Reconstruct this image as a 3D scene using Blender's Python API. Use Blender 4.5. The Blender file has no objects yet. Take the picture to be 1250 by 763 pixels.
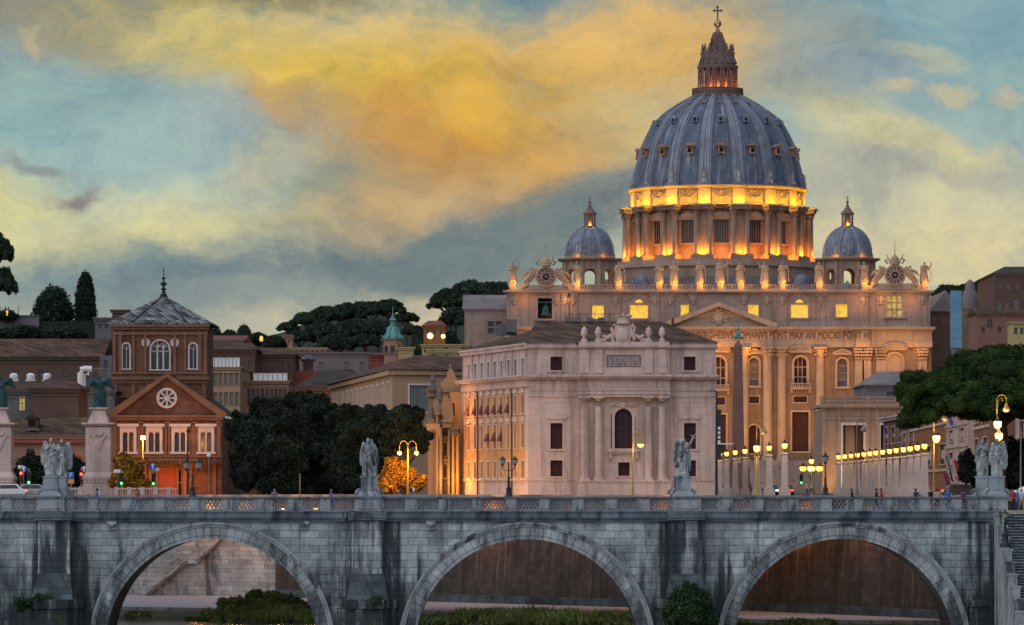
import bpy, bmesh, math, random
from math import sin, cos, pi, sqrt, atan2, radians
from mathutils import Vector, Matrix, noise as mnoise
import numpy as np

SC = bpy.context.scene
COL = SC.collection
F = 5424.0      # focal length in photograph pixels (1250 wide)
HZ = 595.0      # horizon row
EYE = 1.1       # eye height above the street level z = 0

# ------------------------------------------------------------------ camera
cd = bpy.data.cameras.new("camera")
cam = bpy.data.objects.new("camera", cd)
COL.objects.link(cam)
cam.location = (0, 0, EYE)
cam.rotation_euler = (radians(90), 0, 0)
cd.sensor_width = 36
cd.lens = F / 1250 * 36
cd.shift_y = (HZ - 381.5) / 1250
cd.clip_start = 1
cd.clip_end = 20000
SC.camera = cam

SC.view_settings.view_transform = 'Standard'
SC.view_settings.look = 'None'
SC.view_settings.exposure = 0.0
SC.view_settings.gamma = 1
SC.view_settings.use_curve_mapping = False
SC.cycles.use_denoising = True
SC.cycles.max_bounces = 6
SC.cycles.diffuse_bounces = 3
SC.cycles.glossy_bounces = 2
SC.cycles.transparent_max_bounces = 6
SC.cycles.sample_clamp_indirect = 4
SC.cycles.sample_clamp_direct = 0


def srgb(c):
    return tuple((x / 255 / 12.92) if x / 255 <= 0.04045 else ((x / 255 + 0.055) / 1.055) ** 2.4 for x in c)


# ------------------------------------------------------------------ node helper
class NT:
    def __init__(s, nt):
        s.nt = nt
        s.n = nt.nodes
        s.l = nt.links

    def add(s, t, **kw):
        n = s.n.new(t)
        for k, v in kw.items():
            setattr(n, k, v)
        return n

    def put(s, sock, v):
        if v is None:
            return
        if hasattr(v, 'is_output') or isinstance(v, bpy.types.NodeSocket):
            s.l.new(v, sock)
        else:
            if isinstance(v, (tuple, list)) and len(v) == 3 and sock.type == 'RGBA':
                v = (*v, 1)
            sock.default_value = v

    def math(s, op, a, b=None, c=None, clamp=False):
        n = s.add('ShaderNodeMath', operation=op, use_clamp=clamp)
        s.put(n.inputs[0], a)
        if b is not None: s.put(n.inputs[1], b)
        if c is not None: s.put(n.inputs[2], c)
        return n.outputs[0]

    def vmath(s, op, a, b=None, sc=None):
        n = s.add('ShaderNodeVectorMath', operation=op)
        s.put(n.inputs[0], a)
        if b is not None: s.put(n.inputs[1], b)
        if sc is not None: s.put(n.inputs['Scale'], sc)
        return n.outputs[0]

    def mix(s, fac, a, b, mode='MIX'):
        n = s.add('ShaderNodeMix', data_type='RGBA', blend_type=mode)
        s.put(n.inputs[0], fac)
        s.put(n.inputs[6], a)
        s.put(n.inputs[7], b)
        return n.outputs[2]

    def rng(s, v, a, b, c=0., d=1., smooth=True):
        n = s.add('ShaderNodeMapRange', interpolation_type='SMOOTHSTEP' if smooth else 'LINEAR')
        n.clamp = True if not smooth else n.clamp
        s.put(n.inputs[0], v)
        for i, x in enumerate((a, b, c, d)):
            s.put(n.inputs[1 + i], x)
        return n.outputs[0]

    def noise(s, vec, scale, detail=4, rough=.55, dist=0., col=False):
        n = s.add('ShaderNodeTexNoise')
        s.put(n.inputs['Vector'], vec)
        n.inputs['Scale'].default_value = scale
        n.inputs['Detail'].default_value = detail
        n.inputs['Roughness'].default_value = rough
        n.inputs['Distortion'].default_value = dist
        return n.outputs['Color' if col else 'Fac']

    def ramp(s, fac, stops):
        n = s.add('ShaderNodeValToRGB')
        e = n.color_ramp.elements
        while len(e) < len(stops):
            e.new(0.5)
        for i, (p, c) in enumerate(stops):
            e[i].position = p
            e[i].color = (*c, 1)
        s.put(n.inputs[0], fac)
        return n.outputs[0]

    def xyz(s, x, y, z):
        n = s.add('ShaderNodeCombineXYZ')
        for i, v in enumerate((x, y, z)):
            s.put(n.inputs[i], v)
        return n.outputs[0]

    def sep(s, v):
        n = s.add('ShaderNodeSeparateXYZ')
        s.put(n.inputs[0], v)
        return n.outputs


# ------------------------------------------------------------------ dusk sky
SUN_EL, SUN_AZ = radians(-3), radians(4)     # the sun has sunk behind the clouds west of the basilica
wd = bpy.data.worlds.new("World")
SC.world = wd
wd.use_nodes = True
wn = NT(wd.node_tree)
wn.n.clear()
tc = wn.add('ShaderNodeTexCoord').outputs['Generated']
dx, dy, dz = wn.sep(tc)
yy = wn.math('MAXIMUM', dy, 0.05)
u = wn.math('DIVIDE', dx, yy)
v = wn.math('DIVIDE', dz, yy)
# flat western sky coordinates: one unit is one picture width (13 degrees)
P0 = wn.xyz(wn.math('MULTIPLY_ADD', u, F / 1250, 0.5), wn.math('MULTIPLY_ADD', v, -F / 1250, HZ / 1250), 0.0)
wc = wn.noise(wn.vmath('MULTIPLY', P0, (1, 1.5, 1)), 3.2, 5, .6, col=True)
wv = wn.vmath('SCALE', wn.vmath('SUBTRACT', wc, (.5, .5, .5)), sc=0.16)
wc2 = wn.noise(wn.vmath('MULTIPLY', P0, (1, 1.6, 1)), 13, 6, .65, col=True)
wv2 = wn.vmath('SCALE', wn.vmath('SUBTRACT', wc2, (.5, .5, .5)), sc=0.034)
PW = wn.vmath('ADD', wn.vmath('ADD', P0, wv), wv2)
PS = wn.vmath('ADD', P0, wn.vmath('SCALE', wv, sc=0.45))


wisp = wn.math('MULTIPLY_ADD', wn.rng(wn.noise(wn.vmath('MULTIPLY', PW, (1, 1.5, 1)), 9, 12, .76, .0), .27, .73, smooth=False), 1.1, .45)


def cloud(base, cx, cy, rx, ry, ang, col, k, soft=0.0, vec=None, hard=1.0):
    m = wn.add('ShaderNodeMapping', vector_type='TEXTURE')
    wn.put(m.inputs[0], vec if vec is not None else PW)
    m.inputs[1].default_value = (cx / 1250, cy / 1250, 0)
    m.inputs[2].default_value = (0, 0, radians(ang))
    m.inputs[3].default_value = (rx / 1250, ry / 1250, 1)
    g = wn.add('ShaderNodeTexGradient', gradient_type='SPHERICAL')
    wn.put(g.inputs[0], m.outputs[0])
    f = wn.rng(wn.math('MULTIPLY', g.outputs['Fac'], wisp), 0.0, hard * .85, 0.0, k)
    return wn.mix(f, base, srgb(col))


sy = wn.sep(PS)[1]
skyc = wn.ramp(wn.math('MULTIPLY', sy, 1250 / 600), [
    (0.0, srgb((112, 142, 150))), (0.14, srgb((130, 160, 166))), (0.34, srgb((152, 176, 172))),
    (0.50, srgb((178, 184, 164))), (0.60, srgb((160, 170, 160))), (0.72, srgb((186, 182, 158))), (1.0, srgb((150, 150, 140)))])
CL = [
    # cx, cy, rx, ry, angle, colour, strength, coords
    (60, 30, 260, 90, 5, (150, 138, 108), .75),
    (330, -8, 330, 45, 0, (112, 106, 78), .8),
    (40, 110, 210, 80, 0, (136, 158, 160), .9),
    (90, 165, 260, 90, 0, (130, 170, 174), .9),
    (30, 265, 190, 95, 10, (204, 200, 142), .95),
    (200, 275, 360, 90, -4, (186, 192, 164), .8),
    (560, 10, 170, 45, 0, (100, 140, 148), 1.0),
    (300, 62, 330, 92, 10, (196, 182, 118), .95),
    (500, 62, 330, 110, 0, (200, 182, 128), 1.0),
    (430, 115, 300, 100, 8, (204, 176, 84), 1.0),
    (760, 55, 240, 110, -6, (205, 172, 110), 1.0),
    (860, 70, 150, 120, -20, (208, 168, 96), .85),
    (640, 150, 270, 150, 20, (200, 160, 74), 1.0),
    (560, 190, 220, 110, 10, (196, 142, 68), .8),
    (600, 130, 130, 60, 30, (208, 172, 76), .5),
    (640, 195, 120, 70, 40, (206, 162, 76), .45),
    (360, 150, 170, 55, 12, (166, 134, 106), .6),
    (500, 165, 120, 50, 25, (172, 132, 84), .5),
    (700, 190, 150, 80, 40, (178, 146, 104), .55),
    (420, 225, 120, 70, -30, (128, 138, 124), .75),
    (500, 240, 250, 60, -14, (182, 152, 108), .75),
    (760, 160, 120, 90, 30, (184, 174, 134), .6),
    (110, 130, 190, 70, 8, (138, 168, 168), .95),
    (170, 190, 230, 55, 0, (150, 176, 176), .85),
    (250, 150, 110, 50, 20, (150, 168, 170), .7),
    (330, 205, 110, 40, -10, (176, 172, 146), .7),
    (200, 285, 280, 52, -8, (202, 196, 148), .8),
    (760, 225, 120, 30, -5, (136, 146, 142), .85),
    (200, 345, 380, 84, -4, (112, 136, 142), 1.0),
    (470, 318, 470, 88, -9, (98, 116, 124), 1.0),
    (650, 285, 270, 80, -14, (108, 124, 126), .95),
    (480, 375, 240, 40, -3, (192, 182, 156), .85),
    (300, 365, 250, 45, 0, (132, 146, 146), .85),
    (380, 392, 160, 26, 0, (186, 182, 160), .8),
    (1180, 25, 400, 130, 0, (122, 158, 168), 1.0),
    (990, 90, 150, 110, 0, (150, 152, 142), .7),
    (1060, 110, 130, 40, 10, (138, 156, 164), .7),
    (1120, 88, 80, 24, 12, (188, 182, 146), .5),
    (1160, 131, 42, 13, -6, (206, 186, 136), .55),
    (1240, 138, 34, 13, 4, (204, 184, 136), .5),
    (1090, 128, 42, 14, 5, (202, 182, 134), .5),
    (1010, 150, 120, 40, 5, (186, 180, 142), .7),
    (1140, 205, 300, 52, 4, (160, 164, 152), .85),
    (1110, 182, 200, 30, 4, (202, 196, 150), .8),
    (1110, 285, 330, 110, 0, (200, 192, 156), .95),
    (1080, 215, 150, 30, 0, (164, 166, 154), .6),
    (50, 200, 55, 14, 6, (118, 124, 132), .7),
    (95, 229, 50, 18, 3, (122, 116, 120), .85),
    (30, 60, 25, 16, 30, (196, 180, 130), .5),
]
for c in CL:
    skyc = cloud(skyc, *c)
fine = wn.noise(wn.vmath('MULTIPLY', PW, (1, 1.9, 1)), 9, 12, .74, .0)
skyc = wn.mix(1.0, skyc, wn.ramp(fine, [(0.34, (.74, .78, .86)), (0.5, (.98, .98, .98)), (0.66, (1.20, 1.15, 1.02))]), 'MULTIPLY')
skyc = wn.mix(1.0, skyc, (1.22, 1.18, 1.16), 'MULTIPLY')
# the rest of the dome: cool mauve dusk in the east and overhead
lobe = wn.math('ADD', wn.math('MULTIPLY_ADD', dx, -.52, wn.math('MULTIPLY', dy, -.55)), wn.math('MULTIPLY', dz, .62))
east = wn.mix(wn.rng(lobe, -0.15, 0.95), (.07, .13, .25), (1.36, 1.42, 1.58))
bn = wn.noise(tc, 3.0, 5, .6)
east = wn.mix(1.0, east, wn.ramp(bn, [(0.3, (.75, .75, .8)), (0.7, (1.15, 1.1, 1.08))]), 'MULTIPLY')
west = wn.math('MULTIPLY', wn.rng(dy, 0.45, 0.85), wn.rng(dz, 0.75, 0.3))
skyc = wn.mix(west, east, skyc)
skyc = wn.mix(wn.rng(dz, -0.004, -0.03), skyc, (.10, .10, .11))
b1 = wn.add('ShaderNodeBackground'); wn.put(b1.inputs[0], skyc); b1.inputs[1].default_value = 0.92
nis = wn.add('ShaderNodeTexSky'); nis.sky_type = 'NISHITA'; nis.sun_disc = False
nis.sun_elevation = SUN_EL; nis.sun_rotation = SUN_AZ
b2 = wn.add('ShaderNodeBackground'); wn.l.new(nis.outputs[0], b2.inputs[0]); b2.inputs[1].default_value = 0.02
ad = wn.add('ShaderNodeAddShader'); wn.l.new(b1.outputs[0], ad.inputs[0]); wn.l.new(b2.outputs[0], ad.inputs[1])
wo = wn.add('ShaderNodeOutputWorld'); wn.l.new(ad.outputs[0], wo.inputs[0])
wd.cycles.sampling_method = 'MANUAL'
wd.cycles.sample_map_resolution = 512

sl = bpy.data.lights.new("evening_sun", 'SUN')
sl.energy = 0.2
sl.angle = radians(20)
sl.color = (1, .72, .45)
so = bpy.data.objects.new("evening_sun", sl)
COL.objects.link(so)
sdir = Vector((sin(SUN_AZ) * cos(SUN_EL), cos(SUN_AZ) * cos(SUN_EL), sin(SUN_EL)))
so.rotation_euler = sdir.to_track_quat('Z', 'Y').to_euler()
so.location = (0, 0, 300)


# ------------------------------------------------------------------ positions
def X(px, D): return (px - 625) * D / F
def Z(py, D): return EYE + (HZ - py) * D / F
def S(n, D): return n * D / F


ORG = {}


def tag(o, label=None, cat=None, group=None, kind=None):
    if label: o['label'] = label
    if cat: o['category'] = cat
    if group: o['group'] = group
    if kind: o['kind'] = kind
    return o


def thing(name, label, cat, loc, group=None, rz=0):
    o = bpy.data.objects.new(name, None)
    o.empty_display_size = .5
    COL.objects.link(o)
    o.location = loc
    o.rotation_euler = (0, 0, rz)
    ORG[o.name] = Vector(loc)
    return tag(o, label, cat, group)


def copy_tree(o, parent=None):
    c = o.copy()
    COL.objects.link(c)
    if parent is not None:
        c.parent = parent
    for ch in list(o.children):
        copy_tree(ch, c)
    return c


class MB:
    """collects shapes into one mesh; M maps local to root space"""
    def __init__(s, M=None):
        s.v, s.f, s.m, s.M, s.mi = [], [], [], M, 0

    def add(s, vs, fs, mi=None):
        b = len(s.v)
        if s.M is not None:
            vs = [s.M @ Vector(p) for p in vs]
        s.v.extend([tuple(p) for p in vs])
        for f in fs:
            s.f.append([b + i for i in f])
            s.m.append(s.mi if mi is None else mi)

    def box(s, x0, x1, y0, y1, z0, z1, mi=None, t=0, tz=None):
        """t insets the top in x and y"""
        ty = t if tz is None else tz
        vs = [(x0, y0, z0), (x1, y0, z0), (x1, y1, z0), (x0, y1, z0), (x0 + t, y0 + ty, z1), (x1 - t, y0 + ty, z1), (x1 - t, y1 - ty, z1), (x0 + t, y1 - ty, z1)]
        s.add(vs, [(3, 2, 1, 0), (4, 5, 6, 7), (0, 1, 5, 4), (1, 2, 6, 5), (2, 3, 7, 6), (3, 0, 4, 7)], mi)

    def cbox(s, cx, cy, z0, w, d, h, mi=None, t=0):
        s.box(cx - w / 2, cx + w / 2, cy - d / 2, cy + d / 2, z0, z0 + h, mi, t)

    def prism(s, pts, a, b, axis='y', mi=None):
        n = len(pts)
        def mk(p, q):
            return {'y': (p[0], q, p[1]), 'z': (p[0], p[1], q), 'x': (q, p[0], p[1])}[axis]
        vs = [mk(p, a) for p in pts] + [mk(p, b) for p in pts]
        fs = [list(range(n)), list(range(2 * n - 1, n - 1, -1))]
        fs += [(i, i + n, (i + 1) % n + n, (i + 1) % n) for i in range(n)]
        s.add(vs, fs, mi)

    def lathe(s, prof, c=(0, 0, 0), n=24, a0=0, a1=2 * pi, mi=None, cap=True, rot=0, sq=(1, 1)):
        full = abs(a1 - a0 - 2 * pi) < 1e-6
        m = n if full else n + 1
        vs = []
        for r, z in prof:
            for i in range(m):
                a = a0 + (a1 - a0) * i / n + rot
                vs.append((c[0] + r * cos(a) * sq[0], c[1] + r * sin(a) * sq[1], c[2] + z))
        fs = []
        for j in range(len(prof) - 1):
            for i in range(n):
                i2 = (i + 1) % m
                fs.append((j * m + i, j * m + i2, (j + 1) * m + i2, (j + 1) * m + i))
        if cap and full:
            if prof[0][0] > 1e-4: fs.append(list(range(m - 1, -1, -1)))
            if prof[-1][0] > 1e-4: fs.append([(len(prof) - 1) * m + i for i in range(m)])
        s.add(vs, fs, mi)

    def tube(s, pts, rad, n=8, mi=None):
        pts = [Vector(p) for p in pts]
        if not isinstance(rad, (list, tuple)): rad = [rad] * len(pts)
        vs, fs = [], []
        ref = Vector((0, 0, 1))
        for i, p in enumerate(pts):
            d = (pts[min(i + 1, len(pts) - 1)] - pts[max(i - 1, 0)])
            if d.length < 1e-9: d = Vector((0, 0, 1))
            d.normalize()
            r0 = ref if abs(d.dot(ref)) < .95 else Vector((1, 0, 0))
            a = d.cross(r0).normalized()
            b = d.cross(a)
            for k in range(n):
                t = 2 * pi * k / n
                vs.append(p + (a * cos(t) + b * sin(t)) * rad[i])
        for i in range(len(pts) - 1):
            for k in range(n):
                k2 = (k + 1) % n
                fs.append((i * n + k, i * n + k2, (i + 1) * n + k2, (i + 1) * n + k))
        fs.append(list(range(n)))
        fs.append([(len(pts) - 1) * n + k for k in range(n - 1, -1, -1)])
        s.add(vs, fs, mi)

    def ball(s, c, r, n=12, mi=None, R=None):
        if not isinstance(r, (list, tuple)): r = (r, r, r)
        m = max(4, n // 2)
        vs, fs = [], []
        for j in range(m + 1):
            t = pi * j / m
            for i in range(n):
                a = 2 * pi * i / n
                p = Vector((r[0] * sin(t) * cos(a), r[1] * sin(t) * sin(a), -r[2] * cos(t)))
                if R is not None: p = R @ p
                vs.append(p + Vector(c))
        for j in range(m):
            for i in range(n):
                i2 = (i + 1) % n
                fs.append((j * n + i, j * n + i2, (j + 1) * n + i2, (j + 1) * n + i))
        s.add(vs, fs, mi)

    def quad(s, a, b, c, d, mi=None):
        s.add([a, b, c, d], [(0, 1, 2, 3)], mi)

    def mesh(s, name, mats, smooth=None, off=None, fix=True):
        me = bpy.data.meshes.new(name)
        vs = s.v
        if off is not None:
            vs = [(p[0] - off[0], p[1] - off[1], p[2] - off[2]) for p in vs]
        me.from_pydata(vs, [], s.f)
        if fix:
            bm = bmesh.new(); bm.from_mesh(me)
            bmesh.ops.remove_doubles(bm, verts=bm.verts, dist=1e-5) if len(s.v) < 60000 and smooth else None
            bmesh.ops.recalc_face_normals(bm, faces=bm.faces)
            idx = None
            bm.to_mesh(me); bm.free()
        if not isinstance(mats, (list, tuple)): mats = [mats]
        for m in mats: me.materials.append(m)
        if len(mats) > 1 and len(me.polygons) == len(s.m):
            me.polygons.foreach_set('material_index', s.m)
        if smooth:
            me.polygons.foreach_set('use_smooth', [True] * len(me.polygons))
            me.set_sharp_from_angle(angle=radians(smooth))
        me.update()
        return me

    def build(s, name, mats, parent=None, smooth=None, loc=None, local=False, fix=True):
        """parented: the mesh lies in the parent's space; not local: shapes are in world space and are moved to it"""
        off = None
        if parent is not None and not local:
            off = ORG[parent.name]
        if parent is None and loc is not None and not local:
            off = Vector(loc)
        o = bpy.data.objects.new(name, s.mesh(name, mats, smooth, off, fix))
        COL.objects.link(o)
        if parent is not None:
            o.parent = parent
            if loc is not None: o.location = loc
            ORG[o.name] = ORG[parent.name] + Vector(o.location)
        elif loc is not None:
            o.location = loc
            ORG[o.name] = Vector(loc)
        else:
            ORG[o.name] = Vector((0, 0, 0))
        return o


def lamp(parent, loc, col, power, r=.15, name="lamp_light", spot=None, aim=None, blend=.6):
    """a light that belongs to PARENT, at world position loc"""
    l = bpy.data.lights.new(name, 'SPOT' if spot else 'POINT')
    l.color = col
    l.energy = power
    l.shadow_soft_size = r
    o = bpy.data.objects.new(name, l)
    COL.objects.link(o)
    if parent is not None:
        o.parent = parent
        o.location = Vector(loc) - ORG[parent.name]
    else:
        o.location = loc
    if spot:
        l.spot_size = radians(spot); l.spot_blend = blend
        o.rotation_euler = (Vector(aim)).to_track_quat('-Z', 'Y').to_euler()
    return o
# ------------------------------------------------------------------ materials
MATS = {}


def mat(name, col, var=.18, scale=.5, rough=.85, metal=0., streak=0., streak_col=(.02, .02, .02), streak_s=(1.2, .12), ashlar=None,
        joint=.55, rugged=0, grime=0, wdir=(1, .83), piers=0, streak2=None, bump=.0, bump_s=6., tiles=None, blotch=None, spec=.25, island=0., fine=.0, moss=None, drip=None, lead=None):
    m = bpy.data.materials.new(name)
    m.use_nodes = True
    t = NT(m.node_tree)
    b = t.n['Principled BSDF']
    pos = t.add('ShaderNodeNewGeometry').outputs['Position']
    px, py, pz = t.sep(pos)
    wx = t.math('ADD', t.math('MULTIPLY', px, wdir[0]), t.math('MULTIPLY', py, wdir[1]))
    wall = t.xyz(wx, pz, 0.0)
    n1 = t.noise(pos, scale, 5, .6)
    c = t.mix(t.rng(n1, .25, .75), tuple(x * (1 - var) for x in col), tuple(min(1, x * (1 + var)) for x in col))
    height = None
    if fine:
        n4 = t.noise(pos, scale * 9, 4, .7)
        c = t.mix(1.0, c, t.ramp(n4, [(.25, (1 - fine,) * 3), (.75, (1 + fine,) * 3)]), 'MULTIPLY')
    if blotch:
        bc, bs, bk = blotch
        n2 = t.noise(pos, bs, 6, .65)
        c = t.mix(t.math('MULTIPLY', t.rng(n2, .48, .66), bk), c, bc)
    if ashlar:
        w, h, k = ashlar
        br = t.add('ShaderNodeTexBrick')
        wl = wall if not rugged else t.vmath('ADD', wall, t.vmath('SCALE', t.vmath('SUBTRACT', t.noise(pos, .35, 3, .5, col=True), (.5, .5, .5)), sc=rugged * 4))
        t.put(br.inputs['Vector'], wl)
        br.inputs['Scale'].default_value = 1
        br.inputs['Brick Width'].default_value = w
        br.inputs['Row Height'].default_value = h
        br.inputs['Mortar Size'].default_value = h * .035
        br.inputs['Mortar Smooth'].default_value = .3
        br.inputs['Bias'].default_value = 0
        br.inputs['Color1'].default_value = (1 - k, 1 - k, 1 - k * .9, 1)
        br.inputs['Color2'].default_value = (1 + k, 1 + k, 1 + k * .85, 1)
        br.inputs['Mortar'].default_value = (joint, joint, joint, 1)
        c = t.mix(1.0, c, br.outputs['Color'], 'MULTIPLY')
        height = t.math('SUBTRACT', 1.0, br.outputs['Fac'])
    if tiles:
        w, k = tiles
        wv_ = t.math('SINE', t.math('MULTIPLY', wx, 2 * pi / w))
        rowf = t.math('FRACT', t.math('MULTIPLY', pz, 1 / .42))
        cell = t.add('ShaderNodeTexWhiteNoise', noise_dimensions='2D')
        t.put(cell.inputs['Vector'], t.xyz(t.math('FLOOR', t.math('MULTIPLY', wx, 1 / w)), t.math('FLOOR', t.math('MULTIPLY', pz, 1 / .42)), 0.0))
        c = t.mix(1.0, c, t.ramp(cell.outputs['Value'], [(0, (1 - k, 1 - k, 1 - k)), (.5, (1, 1, 1)), (.92, (1 + k, 1 + k, 1 + k)), (1, (1 + 2 * k, 1 + 1.6 * k, 1 + k))]), 'MULTIPLY')
        c = t.mix(1.0, c, t.ramp(t.math('MULTIPLY_ADD', wv_, .5, .5), [(0, (.5, .5, .52)), (.6, (1.1, 1.1, 1.1))]), 'MULTIPLY')
        height = t.math('ADD', wv_, rowf)
    if lead:
        nl, rows = lead     # standing seams on a dome: seam by angle in object space, rows by height
        tco = t.add('ShaderNodeTexCoord').outputs['Object']
        ox, oy, oz = t.sep(tco)
        an = t.math('ARCTAN2', oy, ox)
        fr = t.math('FRACT', t.math('MULTIPLY', an, nl / (2 * pi)))
        cell = t.add('ShaderNodeTexWhiteNoise', noise_dimensions='2D')
        t.put(cell.inputs['Vector'], t.xyz(t.math('FLOOR', t.math('MULTIPLY', an, nl / (2 * pi))), t.math('FLOOR', t.math('MULTIPLY', oz, 1 / rows)), 0.0))
        c = t.mix(1.0, c, t.ramp(cell.outputs['Value'], [(0, (.74, .76, .8)), (.55, (1, 1, 1)), (.9, (1.12, 1.12, 1.1)), (1, (1.4, 1.35, 1.25))]), 'MULTIPLY')
        seam = t.math('LESS_THAN', fr, .12)
        row = t.math('LESS_THAN', t.math('FRACT', t.math('MULTIPLY', oz, 1 / rows)), .1)
        c = t.mix(t.math('MULTIPLY', t.math('MAXIMUM', seam, row), .35), c, (.03, .035, .045))
        st = t.noise(t.xyz(t.math('MULTIPLY', an, 14), t.math('MULTIPLY', oz, .07), 0.0), 1.0, 4, .6)
        c = t.mix(t.math('MULTIPLY', t.rng(st, .5, .72), .6), c, (.36, .36, .36))
        c = t.mix(t.math('MULTIPLY', t.rng(st, .45, .28), .65), c, (.045, .045, .06))
        height = t.math('MULTIPLY', seam, 1.0)
    if streak:
        ns = t.noise(t.xyz(t.math('MULTIPLY', wx, streak_s[0]), t.math('MULTIPLY', pz, streak_s[1]), t.math('MULTIPLY', py, .05)), 1.0, 6, .62)
        n3 = t.noise(pos, .22, 3, .5)
        sv = t.math('ADD', ns, t.math('MULTIPLY_ADD', n3, .35, -.17))
        if piers:      # run-off gathers beside the pilasters of the piers
            fr_ = t.math('FRACT', t.math('MULTIPLY_ADD', px, 1 / 25.63, 11.68 / 25.63 + .5 + 10))
            near = t.math('SUBTRACT', 1.0, t.math('MULTIPLY', t.math('ABSOLUTE', t.math('SUBTRACT', fr_, .5)), 2.0))
            sv = t.math('ADD', sv, t.math('MULTIPLY_ADD', t.rng(near, .62, .92), .16, -.08))
        f = t.math('MULTIPLY', t.rng(sv, .50, .66), streak)
        c = t.mix(f, c, streak_col)
    if streak2:
        sc2, k2, a2, b2 = streak2
        ns2 = t.noise(t.xyz(t.math('MULTIPLY_ADD', wx, a2, 31.7), t.math('MULTIPLY', pz, b2), 0.0), 1.0, 5, .7)
        c = t.mix(t.math('MULTIPLY', t.rng(ns2, .56, .74), k2), c, sc2)
    if grime:
        ng = t.noise(t.vmath('MULTIPLY', pos, (1, 1, .55)), .20, 6, .68)
        c = t.mix(t.math('MULTIPLY', t.rng(ng, .46, .60), grime), c, t.mix(1.0, c, (.26, .31, .33), 'MULTIPLY'))
    if drip:
        z0, z1, k, dc = drip    # damp and algae near the water line and run-off stripes
        ns = t.noise(t.xyz(t.math('MULTIPLY', wx, 1.1), t.math('MULTIPLY', pz, .16), 0.0), 1.0, 6, .65)
        zf = t.math('MULTIPLY_ADD', t.rng(pz, z0, z1, 0, 1, smooth=False), .34, .0)
        f = t.math('MULTIPLY', t.rng(t.math('ADD', ns, zf), .56, .84), k)
        c = t.mix(f, c, dc)
    if moss:
        mz, mc = moss
        nm = t.noise(pos, 1.4, 6, .7)
        f = t.math('MULTIPLY', t.rng(nm, .52, .66), t.rng(pz, mz + 3, mz - 1))
        c = t.mix(f, c, mc)
    if island:
        ri = t.add('ShaderNodeNewGeometry').outputs['Random Per Island']
        c = t.mix(1.0, c, t.ramp(ri, [(0, (1 - island,) * 3), (.7, (1, 1, 1)), (1, (1 + island * 1.6, 1 + island * 1.5, 1 + island * .6))]), 'MULTIPLY')
    t.put(b.inputs['Base Color'], c)
    b.inputs['Roughness'].default_value = rough
    b.inputs['Metallic'].default_value = metal
    b.inputs['Specular IOR Level'].default_value = spec
    if bump:
        hn = t.noise(pos, bump_s, 5, .6)
        h = hn if height is None else t.math('MULTIPLY_ADD', height, .8, t.math('MULTIPLY', hn, .5))
        bp = t.add('ShaderNodeBump')
        bp.inputs['Strength'].default_value = bump
        bp.inputs['Distance'].default_value = .08
        t.put(bp.inputs['Height'], h)
        t.put(b.inputs['Normal'], bp.outputs[0])
    MATS[name] = m
    return m


def emit(name, col, k, var=0.):
    m = bpy.data.materials.new(name)
    m.use_nodes = True
    t = NT(m.node_tree)
    b = t.n['Principled BSDF']
    b.inputs['Base Color'].default_value = (.3, .25, .15, 1)
    c = (*col, 1)
    if var:
        pos = t.add('ShaderNodeNewGeometry').outputs['Position']
        n = t.noise(pos, .9, 3, .5)
        c = t.mix(t.rng(n, .3, .7), tuple(x * (1 - var) for x in col), col)
    t.put(b.inputs['Emission Color'], c)
    b.inputs['Emission Strength'].default_value = k
    MATS[name] = m
    return m


SOOT = (.03, .036, .042)
m_soot = mat('sooty_pier_stone', (.062, .078, .085), .45, .6, .92, ashlar=(1.3, .5, .2), joint=.5, streak=.8, streak_col=(.022, .026, .03), streak_s=(1.1, .15), bump=.5, fine=.25, moss=(-8, (.045, .06, .025)))
m_bridge = mat('bridge_travertine', (.335, .385, .39), .5, .22, .92, streak=.92, streak_col=SOOT, streak_s=(1.0, .08), ashlar=(1.6, .6, .19), joint=.45, rugged=.05,
               bump=.8, bump_s=5, fine=.28, drip=(-2.5, -9.5, .95, (.025, .034, .038)), moss=(-9, (.045, .06, .025)), blotch=((.44, .45, .44), .5, .6), grime=.4, piers=1, streak2=((.07, .08, .085), .6, 1.6, .14))
m_bridge2 = mat('weathered_travertine', (.27, .295, .30), .3, .6, .92, streak=.85, streak_col=SOOT, streak_s=(1.3, .2), bump=.4, bump_s=5, fine=.2,
                blotch=((.36, .38, .38), .8, .6))
m_cornice = mat('sooty_cornice_stone', (.125, .16, .185), .35, .5, .92, streak=.85, streak_col=(.03, .036, .045), streak_s=(.8, .25), bump=.4, fine=.2, ashlar=(3.2, 1.4, .12), joint=.5)
m_vouss = mat('arch_voussoir_stone', (.36, .395, .40), .3, .4, .9, grime=.6, streak=.7, streak_col=SOOT, streak_s=(.8, .12), bump=.4, fine=.16, drip=(-4, -10.5, .85, (.035, .045, .05)), island=.07)
m_iron = mat('iron_lattice', (.26, .30, .33), .25, 2, .7)
m_marble = mat('statue_marble', (.36, .39, .38), .3, 1.4, .8, grime=.5, streak=.95, streak_col=(.07, .08, .085), streak_s=(3.2, .8), bump=.2, bump_s=9, fine=.2)
m_pedestal = mat('pedestal_stone', (.27, .31, .33), .28, .8, .9, streak=.75, streak_col=(.05, .058, .065), streak_s=(1.8, .3), fine=.18, bump=.2)
m_quay = mat('quay_wall_pale', (.25, .255, .245), .3, .4, .92, ashlar=(1.05, .45, .2), joint=.45, streak=.85, streak_col=(.05, .05, .05), streak_s=(1.0, .1), bump=.5, fine=.15)
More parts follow.
